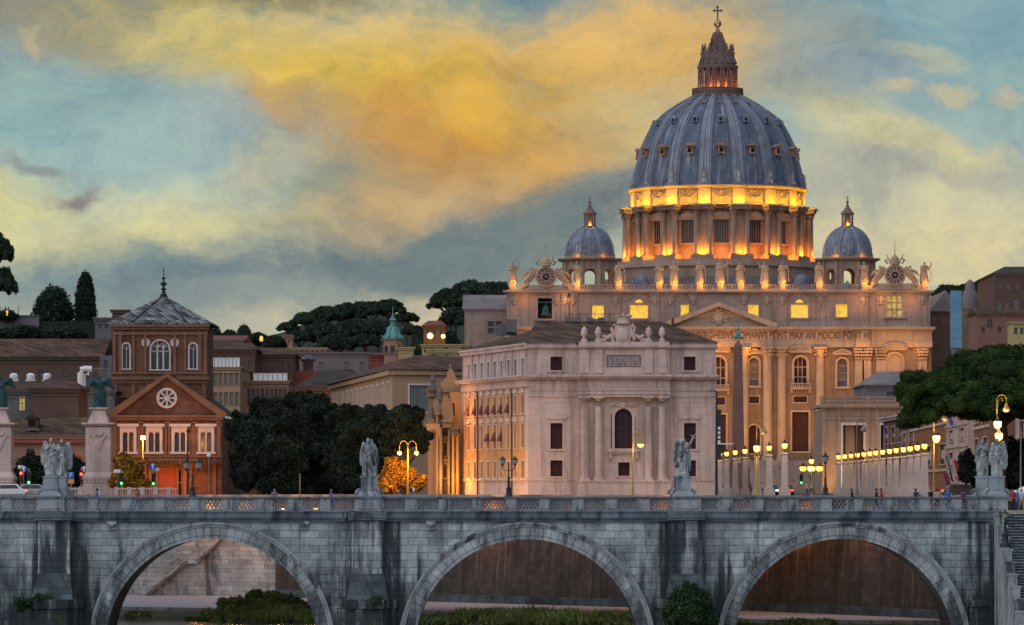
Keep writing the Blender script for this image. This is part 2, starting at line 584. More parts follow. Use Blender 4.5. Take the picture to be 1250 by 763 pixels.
m_quaydark = mat('quay_wall_dark', (.05, .04, .043), .4, .5, .95, wdir=(.6, -.8), ashlar=(1.2, .45, .18), joint=.7, streak=.9, streak_col=(.02, .016, .016), streak_s=(1.6, .045),
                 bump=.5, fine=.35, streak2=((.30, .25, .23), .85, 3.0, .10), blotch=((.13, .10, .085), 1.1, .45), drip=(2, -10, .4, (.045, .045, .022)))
m_path = mat('quay_path_stone', (.22, .21, .225), .12, .3, .9, fine=.08)
m_curb = mat('quay_edge_stone', (.20, .195, .185), .2, .7, .9, ashlar=(1.6, 3, .1), fine=.15)
m_grass = mat('river_grass', (.13, .165, .05), .55, .35, .95, island=.4)
m_weed = mat('bank_soil', (.05, .055, .028), .3, .8, .95)
m_pal = mat('palazzo_travertine', (.56, .43, .375), .07, .25, .85, ashlar=(2.2, .8, .035), joint=.86, streak=.5, streak_col=(.24, .17, .15), streak_s=(1.1, .1), fine=.10, grime=.22)  # stain streaks, deepened to stand in for weak shade under the cornices
m_palo = mat('ochre_plaster', (.53, .28, .115), .12, .35, .9, streak=.3, streak_col=(.28, .14, .07), fine=.08)
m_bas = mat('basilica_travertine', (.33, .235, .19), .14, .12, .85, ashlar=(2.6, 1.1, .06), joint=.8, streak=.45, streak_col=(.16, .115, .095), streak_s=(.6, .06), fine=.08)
m_basl = mat('basilica_lower_wall_shaded', (.22, .14, .09), .16, .15, .85, ashlar=(2.6, 1.1, .06), joint=.8, streak=.5, streak_col=(.11, .07, .05), streak_s=(.6, .06), fine=.08)  # travertine darkened to paint the recess shade behind the columns
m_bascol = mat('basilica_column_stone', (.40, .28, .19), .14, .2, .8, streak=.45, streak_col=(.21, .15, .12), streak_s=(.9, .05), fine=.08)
m_drum = mat('drum_travertine', (.28, .195, .14), .18, .2, .85, streak=.5, streak_col=(.14, .10, .08), streak_s=(.8, .1), fine=.12)
m_basdark = mat('dark_roof_stone', (.17, .15, .145), .25, .2, .9, fine=.1)
m_lead = mat('dome_lead', (.08, .107, .155), .22, .12, .6, lead=(112, 1.6), spec=.35)
m_rib = mat('dome_rib_lead', (.185, .205, .245), .3, .25, .6, streak=.4, streak_col=(.08, .09, .11), streak_s=(.9, .05), spec=.35)
m_lead2 = mat('small_dome_lead', (.125, .145, .19), .3, .3, .6, lead=(48, 1.1), spec=.35)
m_lant = mat('lantern_stone', (.17, .115, .10), .2, .3, .85, streak=.4, streak_col=(.09, .07, .065))
m_brass = mat('gilded_copper', (.42, .30, .16), .2, 1, .4, metal=.8)
m_copper = mat('green_copper', (.11, .27, .25), .3, .6, .7, streak=.4, streak_col=(.05, .11, .11))
m_bronze = mat('green_bronze', (.018, .055, .06), .35, 1.2, .6, fine=.2)
m_brick = mat('hospital_brick', (.155, .075, .046), .22, .4, .92, ashlar=(.9, .3, .16), joint=.85, grime=.5, streak=.55, streak_col=(.12, .055, .035), fine=.12)
m_brickl = mat('pale_brick', (.20, .105, .066), .22, .4, .9, streak=.3, streak_col=(.16, .09, .06), fine=.1)
m_trimw = mat('marble_trim', (.58, .50, .46), .1, 1, .8)
m_slate = mat('slate_roof', (.115, .125, .125), .2, .8, .75, tiles=(.8, .75), bump=.4)
m_tile = mat('terracotta_tiles', (.095, .052, .036), .3, .25, .9, tiles=(.62, .45), bump=.8)
m_tile2 = mat('old_brown_tiles', (.085, .053, .033), .3, .3, .9, tiles=(.62, .5), bump=.8)
m_tiled = mat('dark_tiles', (.05, .04, .036), .25, .3, .9, tiles=(.6, .35), bump=.5)
m_redroof = mat('red_roof_tiles', (.21, .065, .05), .15, .3, .9, tiles=(.6, .2))
m_cream = mat('cream_plaster', (.36, .24, .14), .08, .3, .9, streak=.25, streak_col=(.28, .2, .15))
m_pink = mat('pink_plaster', (.30, .175, .12), .08, .3, .9, streak=.22, streak_col=(.3, .18, .14))
m_mauve = mat('mauve_plaster', (.165, .14, .145), .1, .3, .9, streak=.3, streak_col=(.17, .14, .15))
m_yellow = mat('yellow_plaster', (.40, .31, .14), .08, .3, .9, streak=.2, streak_col=(.3, .23, .12))
m_red = mat('red_plaster', (.27, .075, .05), .1, .3, .9, streak=.25, streak_col=(.14, .04, .03))
m_orange = mat('orange_plaster', (.28, .115, .05), .1, .3, .9, streak=.25, streak_col=(.2, .08, .04))
m_grey = mat('grey_plaster', (.13, .125, .125), .12, .3, .9, streak=.3, streak_col=(.1, .1, .1))
m_brown = mat('brown_plaster', (.105, .064, .047), .12, .3, .9, streak=.3, streak_col=(.1, .065, .05))
m_white = mat('white_paint', (.68, .68, .68), .06, .5, .7)
m_glass = mat('dark_window_glass', (.02, .022, .028), .2, 1, .25, spec=.4)
m_shut = mat('dark_red_shutter', (.05, .018, .022), .2, 1, .8)
m_gshut = mat('grey_shutter', (.16, .17, .17), .15, 1, .8)
m_dark = mat('deep_shade_interior', (.012, .009, .009), .1, 1, .95)
m_door = mat('dark_portal_wood', (.055, .02, .016), .25, .5, .8)
m_metal = mat('dark_iron', (.03, .034, .038), .2, 2, .5, metal=.3)
m_post = mat('aged_steel_pole', (.22, .19, .16), .15, 1, .6, metal=.3)
m_yelpost = mat('painted_ochre_pole', (.36, .24, .06), .12, 1, .6)
m_granite = mat('red_granite', (.19, .095, .07), .15, .4, .7, fine=.1, streak=.25, streak_col=(.16, .08, .06))
m_obel = mat('lamp_pillar_travertine', (.50, .40, .345), .12, .6, .85, streak=.3, streak_col=(.3, .22, .19), fine=.08)
m_tarp = mat('blue_wrapping', (.13, .27, .36), .12, .3, .7)
m_asph = mat('asphalt', (.05, .05, .052), .2, .5, .85)
m_ground = mat('city_ground', (.09, .085, .08), .2, .05, .95)
m_pave = mat('pale_paving', (.30, .27, .24), .12, .3, .9)
m_bark = mat('pine_bark', (.085, .05, .036), .3, 1.2, .95)
m_pine = mat('pine_needles', (.024, .047, .013), .5, .5, .95, island=.3, spec=.1)
m_pinefar = mat('far_pine_needles', (.021, .037, .023), .5, .2, .95, island=.65)
m_oak = mat('dark_evergreen_leaves', (.02, .029, .022), .7, .45, .95, island=.25, spec=.1)
m_cyp = mat('cypress_needles', (.012, .019, .013), .3, .5, .95, island=.4)
m_gold = mat('yellow_leaves_lamp_glow', (.28, .14, .015), .35, .8, .85, island=.5)  # yellow leaves; on the lamp bush, lamp glow put into the colour
m_ivy = mat('green_bush_leaves', (.025, .055, .02), .4, .8, .9, island=.5)
m_hill = mat('wooded_hill', (.02, .03, .02), .4, .03, .95)
m_tan = mat('tan_portico_stone', (.36, .235, .16), .12, .3, .88, ashlar=(2, .8, .05), joint=.82, streak=.4, streak_col=(.17, .11, .08), fine=.08)
m_cliff = mat('old_rubble_wall', (.20, .14, .09), .35, .9, .95, fine=.3, bump=.5)
e_win = emit('lit_window', (1., .54, .012), 1.05, .4)
e_half = emit('lit_lunette', (1., .55, .02), 1.0)
e_warm = emit('dim_lit_window', (.9, .62, .12), .55, .5)
e_lamp = emit('lamp_glass_lit', (1., .43, .055), 3.4, .25)
e_lamp2 = emit('strong_lamp_glass', (1., .45, .06), 9.)
e_orange = emit('hill_lamp_glass', (1., .32, .05), 16.)
e_red = emit('red_signal', (1., .03, .015), 7.)
e_green = emit('green_signal', (.05, .8, .25), 3.)
m_lampoff = mat('pale_lamp_glass', (.30, .30, .28), .1, 3, .35)
WARM = (1., .55, .14)
ORNG = (1., .42, .07)
YEL = (1., .66, .10)

# water
m_water = bpy.data.materials.new('river_water'); m_water.use_nodes = True
_t = NT(m_water.node_tree); _b = _t.n['Principled BSDF']
_pos = _t.add('ShaderNodeNewGeometry').outputs['Position']
_c = _t.mix(_t.rng(_t.noise(_pos, .15, 4, .6), .35, .65), (.018, .028, .022), (.035, .045, .03))
_t.put(_b.inputs['Base Color'], _c)
_b.inputs['Roughness'].default_value = .12
_bp = _t.add('ShaderNodeBump'); _bp.inputs['Strength'].default_value = .35; _bp.inputs['Distance'].default_value = .1
_t.put(_bp.inputs['Height'], _t.noise(_t.vmath('MULTIPLY', _pos, (1, .35, 1)), 1.6, 4, .55))
_t.put(_b.inputs['Normal'], _bp.outputs[0])


# ------------------------------------------------------------------ walls with openings
def wall(mb, x0, x1, z0, z1, holes, dep=.3, mi=None):
    """front face at y = 0 of the local frame; holes (xa, xb, za, zb, arch) with reveals going back"""
    xs = sorted({round(a, 4) for a in [x0, x1] + [h[i] for h in holes for i in (0, 1)] if x0 <= a <= x1})
    zs = sorted({round(a, 4) for a in [z0, z1] + [h[i] for h in holes for i in (2, 3)] if z0 <= a <= z1})
    for i in range(len(xs) - 1):
        for j in range(len(zs) - 1):
            cx, cz = (xs[i] + xs[i + 1]) / 2, (zs[j] + zs[j + 1]) / 2
            if any(h[0] < cx < h[1] and h[2] < cz < h[3] for h in holes): continue
            mb.quad((xs[i], 0, zs[j]), (xs[i + 1], 0, zs[j]), (xs[i + 1], 0, zs[j + 1]), (xs[i], 0, zs[j + 1]), mi)
    for h in holes:
        xa, xb, za, zb = h[:4]
        arch = len(h) > 4 and h[4]
        zt = zb - (xb - xa) / 2 if arch else zb
        mb.quad((xa, 0, za), (xa, dep, za), (xa, dep, zt), (xa, 0, zt), mi)
        mb.quad((xb, 0, za), (xb, 0, zt), (xb, dep, zt), (xb, dep, za), mi)
        mb.quad((xa, 0, za), (xb, 0, za), (xb, dep, za), (xa, dep, za), mi)
        if not arch:
            mb.quad((xa, 0, zb), (xa, dep, zb), (xb, dep, zb), (xb, 0, zb), mi)
        else:
            r = (xb - xa) / 2; cx = (xa + xb) / 2; n = 10
            arc = [(cx - r * cos(pi * k / n), zt + r * sin(pi * k / n)) for k in range(n + 1)]
            for k in range(n):
                a, b = arc[k], arc[k + 1]
                mb.quad((a[0], 0, a[1]), (b[0], 0, b[1]), (b[0], dep, b[1]), (a[0], dep, a[1]), mi)
                if k < n / 2: mb.add([(xa, 0, zb), (a[0], 0, a[1]), (b[0], 0, b[1])], [(0, 1, 2)], mi)
                else: mb.add([(xb, 0, zb), (a[0], 0, a[1]), (b[0], 0, b[1])], [(0, 1, 2)], mi)


def window(parent, M, h, dep=.3, pane=None, frame=None, fw=.15, proud=.06, mull=(1, 2), bars=None, sill=True, hood=None, name='window', shutter=None):
    """one window: pane with its bars (part), stone frame (sub-part)"""
    xa, xb, za, zb = h[:4]
    arch = len(h) > 4 and h[4]
    p = MB(M)
    p.quad((xa, dep - .03, za), (xb, dep - .03, za), (xb, dep - .03, zb), (xa, dep - .03, zb), 0)
    t = max(.03, (xb - xa) * .045)
    for i in range(1, mull[0] + 0):
        x = xa + (xb - xa) * i / mull[0]
        p.box(x - t, x + t, dep - .13, dep - .04, za, zb, 1)
    for j in range(1, mull[1]):
        z = za + (zb - za) * j / mull[1]
        p.box(xa, xb, dep - .12, dep - .045, z - t, z + t, 1)
    o = p.build(name, [pane or m_glass, bars or frame or m_trimw], parent)
    if frame is None: return o
    f = MB(M)
    zt = zb - (xb - xa) / 2 if arch else zb
    f.box(xa - fw, xa, -proud, .04, za - (0 if sill else fw), zt)
    f.box(xb, xb + fw, -proud, .04, za - (0 if sill else fw), zt)
    if arch:
        r = (xb - xa) / 2; cx = (xa + xb) / 2; n = 12
        pts = [(cx - r * cos(pi * k / n), zt + r * sin(pi * k / n)) for k in range(n + 1)]
        q = [(cx - (r + fw) * cos(pi * k / n), zt + (r + fw) * sin(pi * k / n)) for k in range(n + 1)]
        f.prism(pts + q[::-1], -proud, .04)
    else:
        f.box(xa - fw, xb + fw, -proud, .04, zb, zb + fw)
    if sill:
        f.box(xa - fw * 1.5, xb + fw * 1.5, -proud * 2.2, .04, za - fw * .8, za)
    else:
        f.box(xa, xb, -proud, .04, za - fw, za)
    top = zb + fw
    if hood == 'cornice':
        f.box(xa - fw * 1.8, xb + fw * 1.8, -proud * 3, .03, top + fw * .8, top + fw * 1.8)
        f.box(xa - fw, xb + fw, -proud * .8, .03, top, top + fw * .8)
    elif hood in ('tri', 'seg'):
        w = (xb - xa) / 2 + fw * 2; cx = (xa + xb) / 2; z0 = top + fw * .7
        f.box(cx - w, cx + w, -proud * 3, .03, z0, z0 + fw * .8)
        if hood == 'tri':
            pts = [(cx - w, z0 + fw * .8), (cx + w, z0 + fw * .8), (cx, z0 + fw * .8 + w * .42)]
        else:
            pts = [(cx + w * cos(pi * k / 10), z0 + fw * .8 + w * .4 * sin(pi * k / 10)) for k in range(11)]
        f.prism(pts, -proud * 2, .03)
        for i in range(len(pts) - (1 if hood == 'seg' else 0)):
            a, b = pts[i], pts[(i + 1) % len(pts)]
            if hood == 'tri' and i == 0: continue
            f.tube([(a[0], -proud * 2.5, a[1]), (b[0], -proud * 2.5, b[1])], fw * .5, 6)
    f.build('frame', frame, o)
    return o


def frame_at(x, y, z=0, rz=0):
    return Matrix.Translation((x, y, z)) @ Matrix.Rotation(rz, 4, 'Z')


def balustrade(mb, x0, x1, y, z0, h, n, d=.3, post=None):
    """stone balusters between rails, along local x"""
    mb.box(x0, x1, y - d / 2, y + d / 2, z0, z0 + h * .16)
    mb.box(x0, x1, y - d / 2, y + d / 2, z0 + h * .84, z0 + h)
    for i in range(n):
        x = x0 + (x1 - x0) * (i + .5) / n
        mb.lathe([(.10 * h, 0), (.17 * h, h * .2), (.08 * h, h * .45), (.13 * h, h * .68)], (x, y, z0 + h * .16), 6, cap=False)


def column(mb, x, y, z0, z1, r, n=20, corinth=True, half=False):
    """tapered shaft with base and flared leafy capital"""
    h = z1 - z0
    ch = 2.3 * r
    mb.box(x - r * 1.35, x + r * 1.35, y - r * 1.35, y + r * 1.35, z0, z0 + r * .35)
    mb.lathe([(r * 1.3, r * .35), (r * 1.3, r * .55), (r * 1.1, r * .7), (r * 1.15, r * .9), (r, r * 1.05), (r, h * .33), (r * .86, h - ch), (r * .95, h - ch + .05 * r), (r * .86, h - ch + .12 * r)], (x, y, z0), n, cap=False)
    if corinth:
        mb.lathe([(r * .86, h - ch), (r * .95, h - ch * .8), (r * 1.2, h - ch * .66), (r * .98, h - ch * .62), (r * 1.05, h - ch * .45), (r * 1.38, h - ch * .3), (r * 1.1, h - ch * .27), (r * 1.2, h - r * .5), (r * 1.5, h - r * .3)], (x, y, z0), n, cap=False)
        for k in range(8):
            a = 2 * pi * (k + .5) / 8
            for zz, rr in ((.66, 1.2), (.3, 1.38)):
                mb.ball((x + r * rr * cos(a), y + r * rr * sin(a), z0 + h - ch * zz), (r * .22, r * .22, r * .28), 6)
    else:
        mb.lathe([(r * .86, h - r * .9), (r * .86, h - r * .6), (r * 1.2, h - r * .3)], (x, y, z0), n, cap=False)
    mb.box(x - r * 1.35, x + r * 1.35, y - r * 1.35, y + r * 1.35, z1 - r * .3, z1)
# ------------------------------------------------------------------ sculpted figures and foliage
def fuse(mb, voxel, mats, name, smooth_it=2, matfn=None, parent=None, loc=None, rz=0):
    """one continuous body: overlapping volumes fused into a single skin"""
    me = mb.mesh('raw', mats[0] if isinstance(mats, (list, tuple)) else mats)
    o = bpy.data.objects.new('raw', me)
    COL.objects.link(o)
    r = o.modifiers.new('r', 'REMESH'); r.mode = 'VOXEL'; r.voxel_size = voxel; r.use_smooth_shade = True
    if smooth_it:
        sm = o.modifiers.new('s', 'SMOOTH'); sm.factor = .5; sm.iterations = smooth_it
    dg = bpy.context.evaluated_depsgraph_get()
    nm = bpy.data.meshes.new_from_object(o.evaluated_get(dg))
    nm.name = name
    bpy.data.objects.remove(o)
    bpy.data.meshes.remove(me)
    nm.materials.clear()
    for m in (mats if isinstance(mats, (list, tuple)) else [mats]): nm.materials.append(m)
    for p in nm.polygons:
        p.use_smooth = True
        if matfn: p.material_index = matfn(p.center)
    ob = bpy.data.objects.new(name, nm)
    COL.objects.link(ob)
    if parent is not None:
        ob.parent = parent
        ORG[ob.name] = ORG[parent.name]
    if loc is not None: ob.location = loc
    ob.rotation_euler = (0, 0, rz)
    return ob


def head(mb, c, r, hair=1.0, yaw=0, long_hair=False):
    """head with brow, nose, chin, ears and hair; the face looks along -y turned by yaw"""
    R = Matrix.Rotation(yaw, 3, 'Z')
    def at(x, y, z): return Vector(c) + R @ Vector((x * r, y * r, z * r))
    mb.ball(c, (r * .8, r * .95, r * 1.1), 14, R=R)
    mb.ball(at(0, -.55, -.6), (r * .45, r * .4, r * .45), 10)
    mb.tube([at(0, -.9, .12), at(0, -1.13, -.2), at(0, -.9, -.3)], [r * .1, r * .17, r * .14], 6)
    mb.ball(at(0, -.82, .26), (r * .6, r * .2, r * .13), 8, R=R)
    mb.ball(at(0, -.9, -.52), (r * .3, r * .14, r * .09), 8, R=R)
    for sx in (-1, 1): mb.ball(at(sx * .83, .05, -.05), (r * .12, r * .2, r * .28), 6, R=R)
    if hair:
        mb.ball(at(0, .22, .3), (r * .95, r * .95, r * .98), 12, R=R)
        for k in range(7):
            a = pi * k / 6
            mb.ball(at(.85 * cos(a), .25 + .3 * sin(a), .1 + .5 * sin(a)), r * .3, 6)
        if long_hair:
            mb.ball(at(0, .6, -.4), (r * .75, r * .45, r * .9), 10, R=R)


def hand(mb, p, d, s=1.0, up=(0, 0, 1)):
    """palm, four unequal curled fingers and a thumb along direction d"""
    d = Vector(d).normalized(); n = Vector(up)
    w = d.cross(n)
    if w.length < .1: w = Vector((1, 0, 0))
    w.normalize(); n = w.cross(d)
    p = Vector(p)
    mb.ball(p + d * .05 * s, (.05 * s, .05 * s, .05 * s), 8)
    mb.ball(p + d * .09 * s, (.048 * s, .04 * s, .045 * s), 8)
    for i, L in enumerate((.075, .09, .083, .062)):
        q = p + d * .11 * s + w * (i - 1.5) * .024 * s
        mb.tube([q, q + d * L * .6 * s, q + d * L * .9 * s - n * L * .45 * s], [.014 * s, .012 * s, .009 * s], 5)
    q = p + d * .05 * s - w * .045 * s
    mb.tube([q, q - w * .03 * s + d * .05 * s, q - w * .025 * s + d * .085 * s], [.016 * s, .014 * s, .01 * s], 5)


def robe(mb, h, seed, w=1.0, sway=.0, lean=0.0):
    """long draped garment from the ground to the shoulders with hanging folds; returns the shoulder height"""
    rd = random.Random(seed)
    u = h
    def cx(z): return sway * sin(z / h * pi * 1.1) * h + lean * z
    levels = [(0, .17), (.05, .165), (.2, .14), (.36, .135), (.47, .135), (.56, .108), (.62, .10), (.72, .125), (.79, .135), (.83, .10)]
    pts = [(cx(t * u), 0, t * u) for t, r in levels]
    for (t0, r0), (t1, r1) in zip(levels[:-1], levels[1:]):
        mb.lathe([(r0 * u * w, 0), (r1 * u * w, (t1 - t0) * u)], ((cx(t0 * u) + cx(t1 * u)) / 2, 0, t0 * u), 14, sq=(1.0, .78))
    for k in range(15):                                    # folds
        a = 2 * pi * k / 15 + rd.uniform(-.15, .15)
        zt = rd.uniform(.34, .74) * u
        tw = rd.uniform(-.5, .5)
        ps, rs = [], []
        for i in range(6):
            t = i / 5
            z = t * zt
            r = (.175 - .05 * min(1, z / (.56 * u))) * u * w
            ps.append((cx(z) + r * cos(a + tw * t), .8 * r * sin(a + tw * t), z + .02 * u))
            rs.append((.030 - .018 * t) * u)
        mb.tube(ps, rs, 6)
    a0 = rd.uniform(0, 6)                                  # sash across the body
    ps = []
    for i in range(9):
        a = a0 + i * .55
        z = (.45 + .035 * i) * u
        ps.append((cx(z) + .135 * u * w * cos(a), .105 * u * w * sin(a), z))
    mb.tube(ps, [.026 * u] * 9, 6)
    mb.tube([(cx(.8 * u), 0, .8 * u), (cx(.88 * u), -.01 * u, .88 * u)], .038 * u, 8)   # neck
    return cx


def arm(mb, sh, el, wr, h, sleeve=True):
    k = h
    mb.tube([sh, el], [.045 * k, .036 * k], 8)
    mb.ball(sh, .052 * k, 8)
    mb.ball(el, .037 * k, 8)
    mb.tube([el, wr], [.036 * k, .022 * k], 8)
    if sleeve:
        e = Vector(el)
        mb.tube([sh, e, e + Vector((0, 0, -.10 * k))], [.058 * k, .056 * k, .02 * k], 8)
    d = Vector(wr) - Vector(el)
    hand(mb, wr, d, k * .58)


def wing(mb, root, side, h, spread=.75, back=.35, rise=.22, drop=.5):
    """feathered wing: a rounded shoulder rising behind the head and long pinions hanging down"""
    r = Vector(root)
    n = 9
    tip = []
    for i in range(n):
        t = i / (n - 1)
        a = r + Vector((side * (.04 + .22 * t * spread) * h, (.05 + .10 * t * back) * h, (rise * sin(min(1, t * 1.3) * pi / 2 + .1) + .02) * h))
        L = (.30 + .28 * sin(t * pi * .75)) * h * (drop / .5)
        b = a + Vector((side * (.02 + .09 * t) * h, (.03 + .05 * t) * h, -L))
        mid = (a + b) / 2 + Vector((side * .035 * h, .03 * h, 0))
        mb.tube([a, mid, b], [.034 * h, .034 * h, .012 * h], 6)
        tip.append(a)
    mb.tube(tip, [.042 * h] * n, 7)
    for i in range(1, n - 1):
        mb.ball(tip[i] - Vector((0, .0, .09 * h)), (.045 * h, .03 * h, .08 * h), 7)


def cloud_base(mb, h, seed):
    rd = random.Random(seed)
    for k in range(14):
        a = 2 * pi * k / 14
        mb.ball((.15 * h * cos(a), .12 * h * sin(a), rd.uniform(.01, .05) * h), (rd.uniform(.05, .08) * h,) * 2 + (rd.uniform(.04, .07) * h,), 8)
    mb.box(-.2 * h, .2 * h, -.16 * h, .16 * h, -.02 * h, .03 * h)


# ------------------------------------------------------------------ foliage
def leaf_mesh(name, lobes, n, size, seed, m, flat=.0, core=.7, hang=0.0, shell=(.72, 1.06)):
    """crown of n small leaf-clump faces spread through overlapping lobes (cx,cy,cz,rx,ry,rz)"""
    rng = np.random.default_rng(seed)
    L = np.array(lobes, float)
    wgt = (L[:, 3] * L[:, 4] * L[:, 5]) ** .66
    ix = rng.choice(len(L), n, p=wgt / wgt.sum())
    d = rng.normal(size=(n, 3)); d /= np.linalg.norm(d, axis=1)[:, None]
    rad = rng.uniform(shell[0], shell[1], n) ** .8
    lump = 1 + .10 * np.sin(d[:, 0] * 9 + ix) * np.sin(d[:, 2] * 8 + ix * 2) + .07 * np.sin(d[:, 1] * 17 + ix)
    p = L[ix, :3] + d * L[ix, 3:] * (rad * lump)[:, None]
    p += rng.normal(size=(n, 3)) * size * .35
    s = size * rng.uniform(.55, 1.5, n)
    nrm = d + rng.normal(size=(n, 3)) * .75
    nrm[:, 2] += flat
    nrm /= np.linalg.norm(nrm, axis=1)[:, None]
    a = np.cross(nrm, rng.normal(size=(n, 3))); a /= np.linalg.norm(a, axis=1)[:, None]
    b = np.cross(nrm, a)
    a *= s[:, None]; b *= (s * rng.uniform(.35, .8, n))[:, None]
    V = np.stack([p - a - b * .4, p + a * .2 - b, p + a + b * .3, p - a * .3 + b], 1).reshape(-1, 3)
    me = bpy.data.meshes.new(name)
    extra_v, extra_f = [], []
    if core:
        mb = MB()
        for l in lobes:
            mb.ball(l[:3], (l[3] * core, l[4] * core, l[5] * core), 10)
        extra_v = np.array(mb.v); extra_f = mb.f
        rr = np.random.default_rng(seed + 1)
        extra_v = extra_v + rr.normal(size=extra_v.shape) * size * .3
        V = np.concatenate([V, extra_v])
    faces_l = np.arange(4 * n)
    ncf = len(extra_f)
    loops = np.concatenate([faces_l] + ([np.array([i + 4 * n for f in extra_f for i in f])] if ncf else []))
    me.vertices.add(len(V)); me.vertices.foreach_set('co', V.ravel())
    me.loops.add(len(loops)); me.loops.foreach_set('vertex_index', loops.astype(np.int32))
    me.polygons.add(n + ncf); me.polygons.foreach_set('loop_start', np.arange(n + ncf, dtype=np.int32) * 4)
    me.update(calc_edges=True)
    me.validate()
    me.materials.append(m)
    return me


def part_mesh(name, me, parent, loc=(0, 0, 0)):
    o = bpy.data.objects.new(name, me)
    COL.objects.link(o)
    if parent is not None:
        o.parent = parent
    o.location = loc
    if parent is not None: ORG[o.name] = ORG[parent.name]
    return o


def trunk(mb, h, r0, r1, limbs, seed, bend=.3, spread=2.5, rise=1.5, at=.55):
    rd = random.Random(seed)
    bx, by = rd.uniform(-bend, bend), rd.uniform(-bend, bend)
    pts = [(bx * sin(t * 2) , by * sin(t * 2.4), h * t) for t in (0, .15, .35, .55, .75, 1)]
    mb.tube(pts, [r0 * 1.35, r0, r0 * .9, r0 * .8, (r0 + r1) / 2 * .8, r1], 9)
    for k in range(limbs):
        a = 2 * pi * k / limbs + rd.uniform(-.3, .3)
        t = at + (1 - at) * rd.random()
        z = h * t
        L = spread * rd.uniform(.7, 1.1)
        p0 = Vector((bx * sin(t * 2), by * sin(t * 2.4), z))
        p1 = p0 + Vector((cos(a) * L * .5, sin(a) * L * .5, rise * .6))
        p2 = p0 + Vector((cos(a) * L, sin(a) * L, rise * rd.uniform(.9, 1.4)))
        mb.tube([p0, p1, p2], [r1 * 1.1, r1 * .8, r1 * .35], 6)
        for j in range(2):
            b = a + rd.uniform(-.9, .9)
            p3 = p1 + Vector((cos(b) * L * .5, sin(b) * L * .5, rise * .6))
            mb.tube([p1, p3], [r1 * .5, r1 * .18], 5)


def pine_lobes(R, H, n, seed, edge=.9):
    """umbrella pine: flattened dome of clumps with a ragged flat underside"""
    rd = random.Random(seed)
    out = []
    for k in range(n):
        q = sqrt((k + .5) / n)
        a = k * 2.39996 + rd.uniform(-.2, .2)
        r = q * R * rd.uniform(.84, 1.0)
        z = H * (1 - q ** 2.2) * rd.uniform(.8, 1.05)
        s = R * rd.uniform(.17, .26) * (1.1 - .25 * q)
        out.append((r * cos(a), r * sin(a), z, s, s, s * rd.uniform(.6, .85)))
    out.append((0, 0, H * .35, R * .72, R * .72, H * .45))
    return out
# ------------------------------------------------------------------ ground, river, quay
DB, DBK = 360.0, 369.4            # front and back face of the bridge
ZW = -10.9                        # river level
ZP = -10.0                        # quay path level
def bank(xw):                     # depth of the quay wall along x
    pts = [(-400, 466), (-37, 461), (-24, 452), (21.7, 401), (35, 379), (38, 372.5), (400, 372.5)]
    for (a, ya), (b, yb) in zip(pts[:-1], pts[1:]):
        if a <= xw <= b: return ya + (yb - ya) * (xw - a) / (b - a)

wp = [(-400, 466), (-37, 461), (-24, 452), (21.7, 401), (35, 379), (38, 372.5), (400, 372.5)]
g = MB()
far = 9000
for (a, ya), (b, yb) in zip(wp[:-1], wp[1:]):
    g.quad((a, ya, 0), (b, yb, 0), (b * (20 if abs(b) > 300 else 1), far, 0), (a * (20 if abs(a) > 300 else 1), far, 0))
tag(g.build('ground', m_ground), kind='structure')
w = MB(); w.box(-400, 400, -80, 480, ZW - .3, ZW)
tag(w.build('river', m_water), kind='structure')
b_ = MB(); b_.box(-400, 400, -90, 500, ZW - 3, ZW - 1.5)
tag(b_.build('river_bed', m_weed), kind='structure')

# quay walls (one pale stretch, one dark battered stretch, coping stones)
qa = thing('quay_wall', 'pale stone river wall seen through the first arch, with a stair against it', 'wall', (-37, 461, ZP))
q = MB()
q.add([(-400, 465, ZP - 2), (-37, 460, ZP - 2), (-24, 451, ZP - 2), (-24, 452, 0), (-37, 461, 0), (-400, 466, 0)],
      [(0, 1, 4, 5), (1, 2, 3, 4)])
q.build('wall_face', m_quay, qa)
q = MB()
for (a, ya), (b, yb) in zip(wp[:2], wp[1:3]):
    q.add([(a, ya - .5, .02), (b, yb - .5, .02), (b, yb + .6, .02), (a, ya + .6, .02), (a, ya - .5, .35), (b, yb - .5, .35), (b, yb + .6, .35), (a, ya + .6, .35)],
          [(0, 1, 5, 4), (1, 2, 6, 5), (2, 3, 7, 6), (3, 0, 4, 7), (4, 5, 6, 7)])
q.build('coping', m_curb, qa)
# stair flank climbing to the right against the pale wall
def onwall(px, py, off=0.0):
    Dq = 459.0 - off
    return X(px, Dq), Z(py, Dq)
st = MB()
st.M = None
prof = [onwall(172, 719, 3), onwall(205, 690, 3), onwall(222, 676, 3), onwall(232, 676, 3), onwall(252, 657, 3), onwall(290, 622, 3), onwall(300, 622, 3),
        onwall(300, 633, 3), onwall(262, 668, 3), onwall(240, 688, 3), onwall(228, 688, 3), onwall(212, 702, 3), onwall(180, 728, 3), onwall(172, 728, 3)]
st.prism(prof, 455.6, 456.2)
st.build('stair_parapet', m_quay, qa)
st = MB()
prof2 = [onwall(176, 729, 3), onwall(228, 684, 3), onwall(240, 684, 3), onwall(300, 628, 3), onwall(304, 729, 3)]
st.prism(prof2, 456.25, 461.5)
st.build('stair_mass', m_quay, qa)
st = MB()
for a, b in (((176, 727), (228, 684)), ((240, 684), (300, 629))):
    (xa, za), (xb, zb) = onwall(*a, 3), onwall(*b, 3)
    st.tube([(xa, 455.5, za), (xb, 455.5, zb)], .17, 6)
st.build('stair_string_course', m_curb, qa)

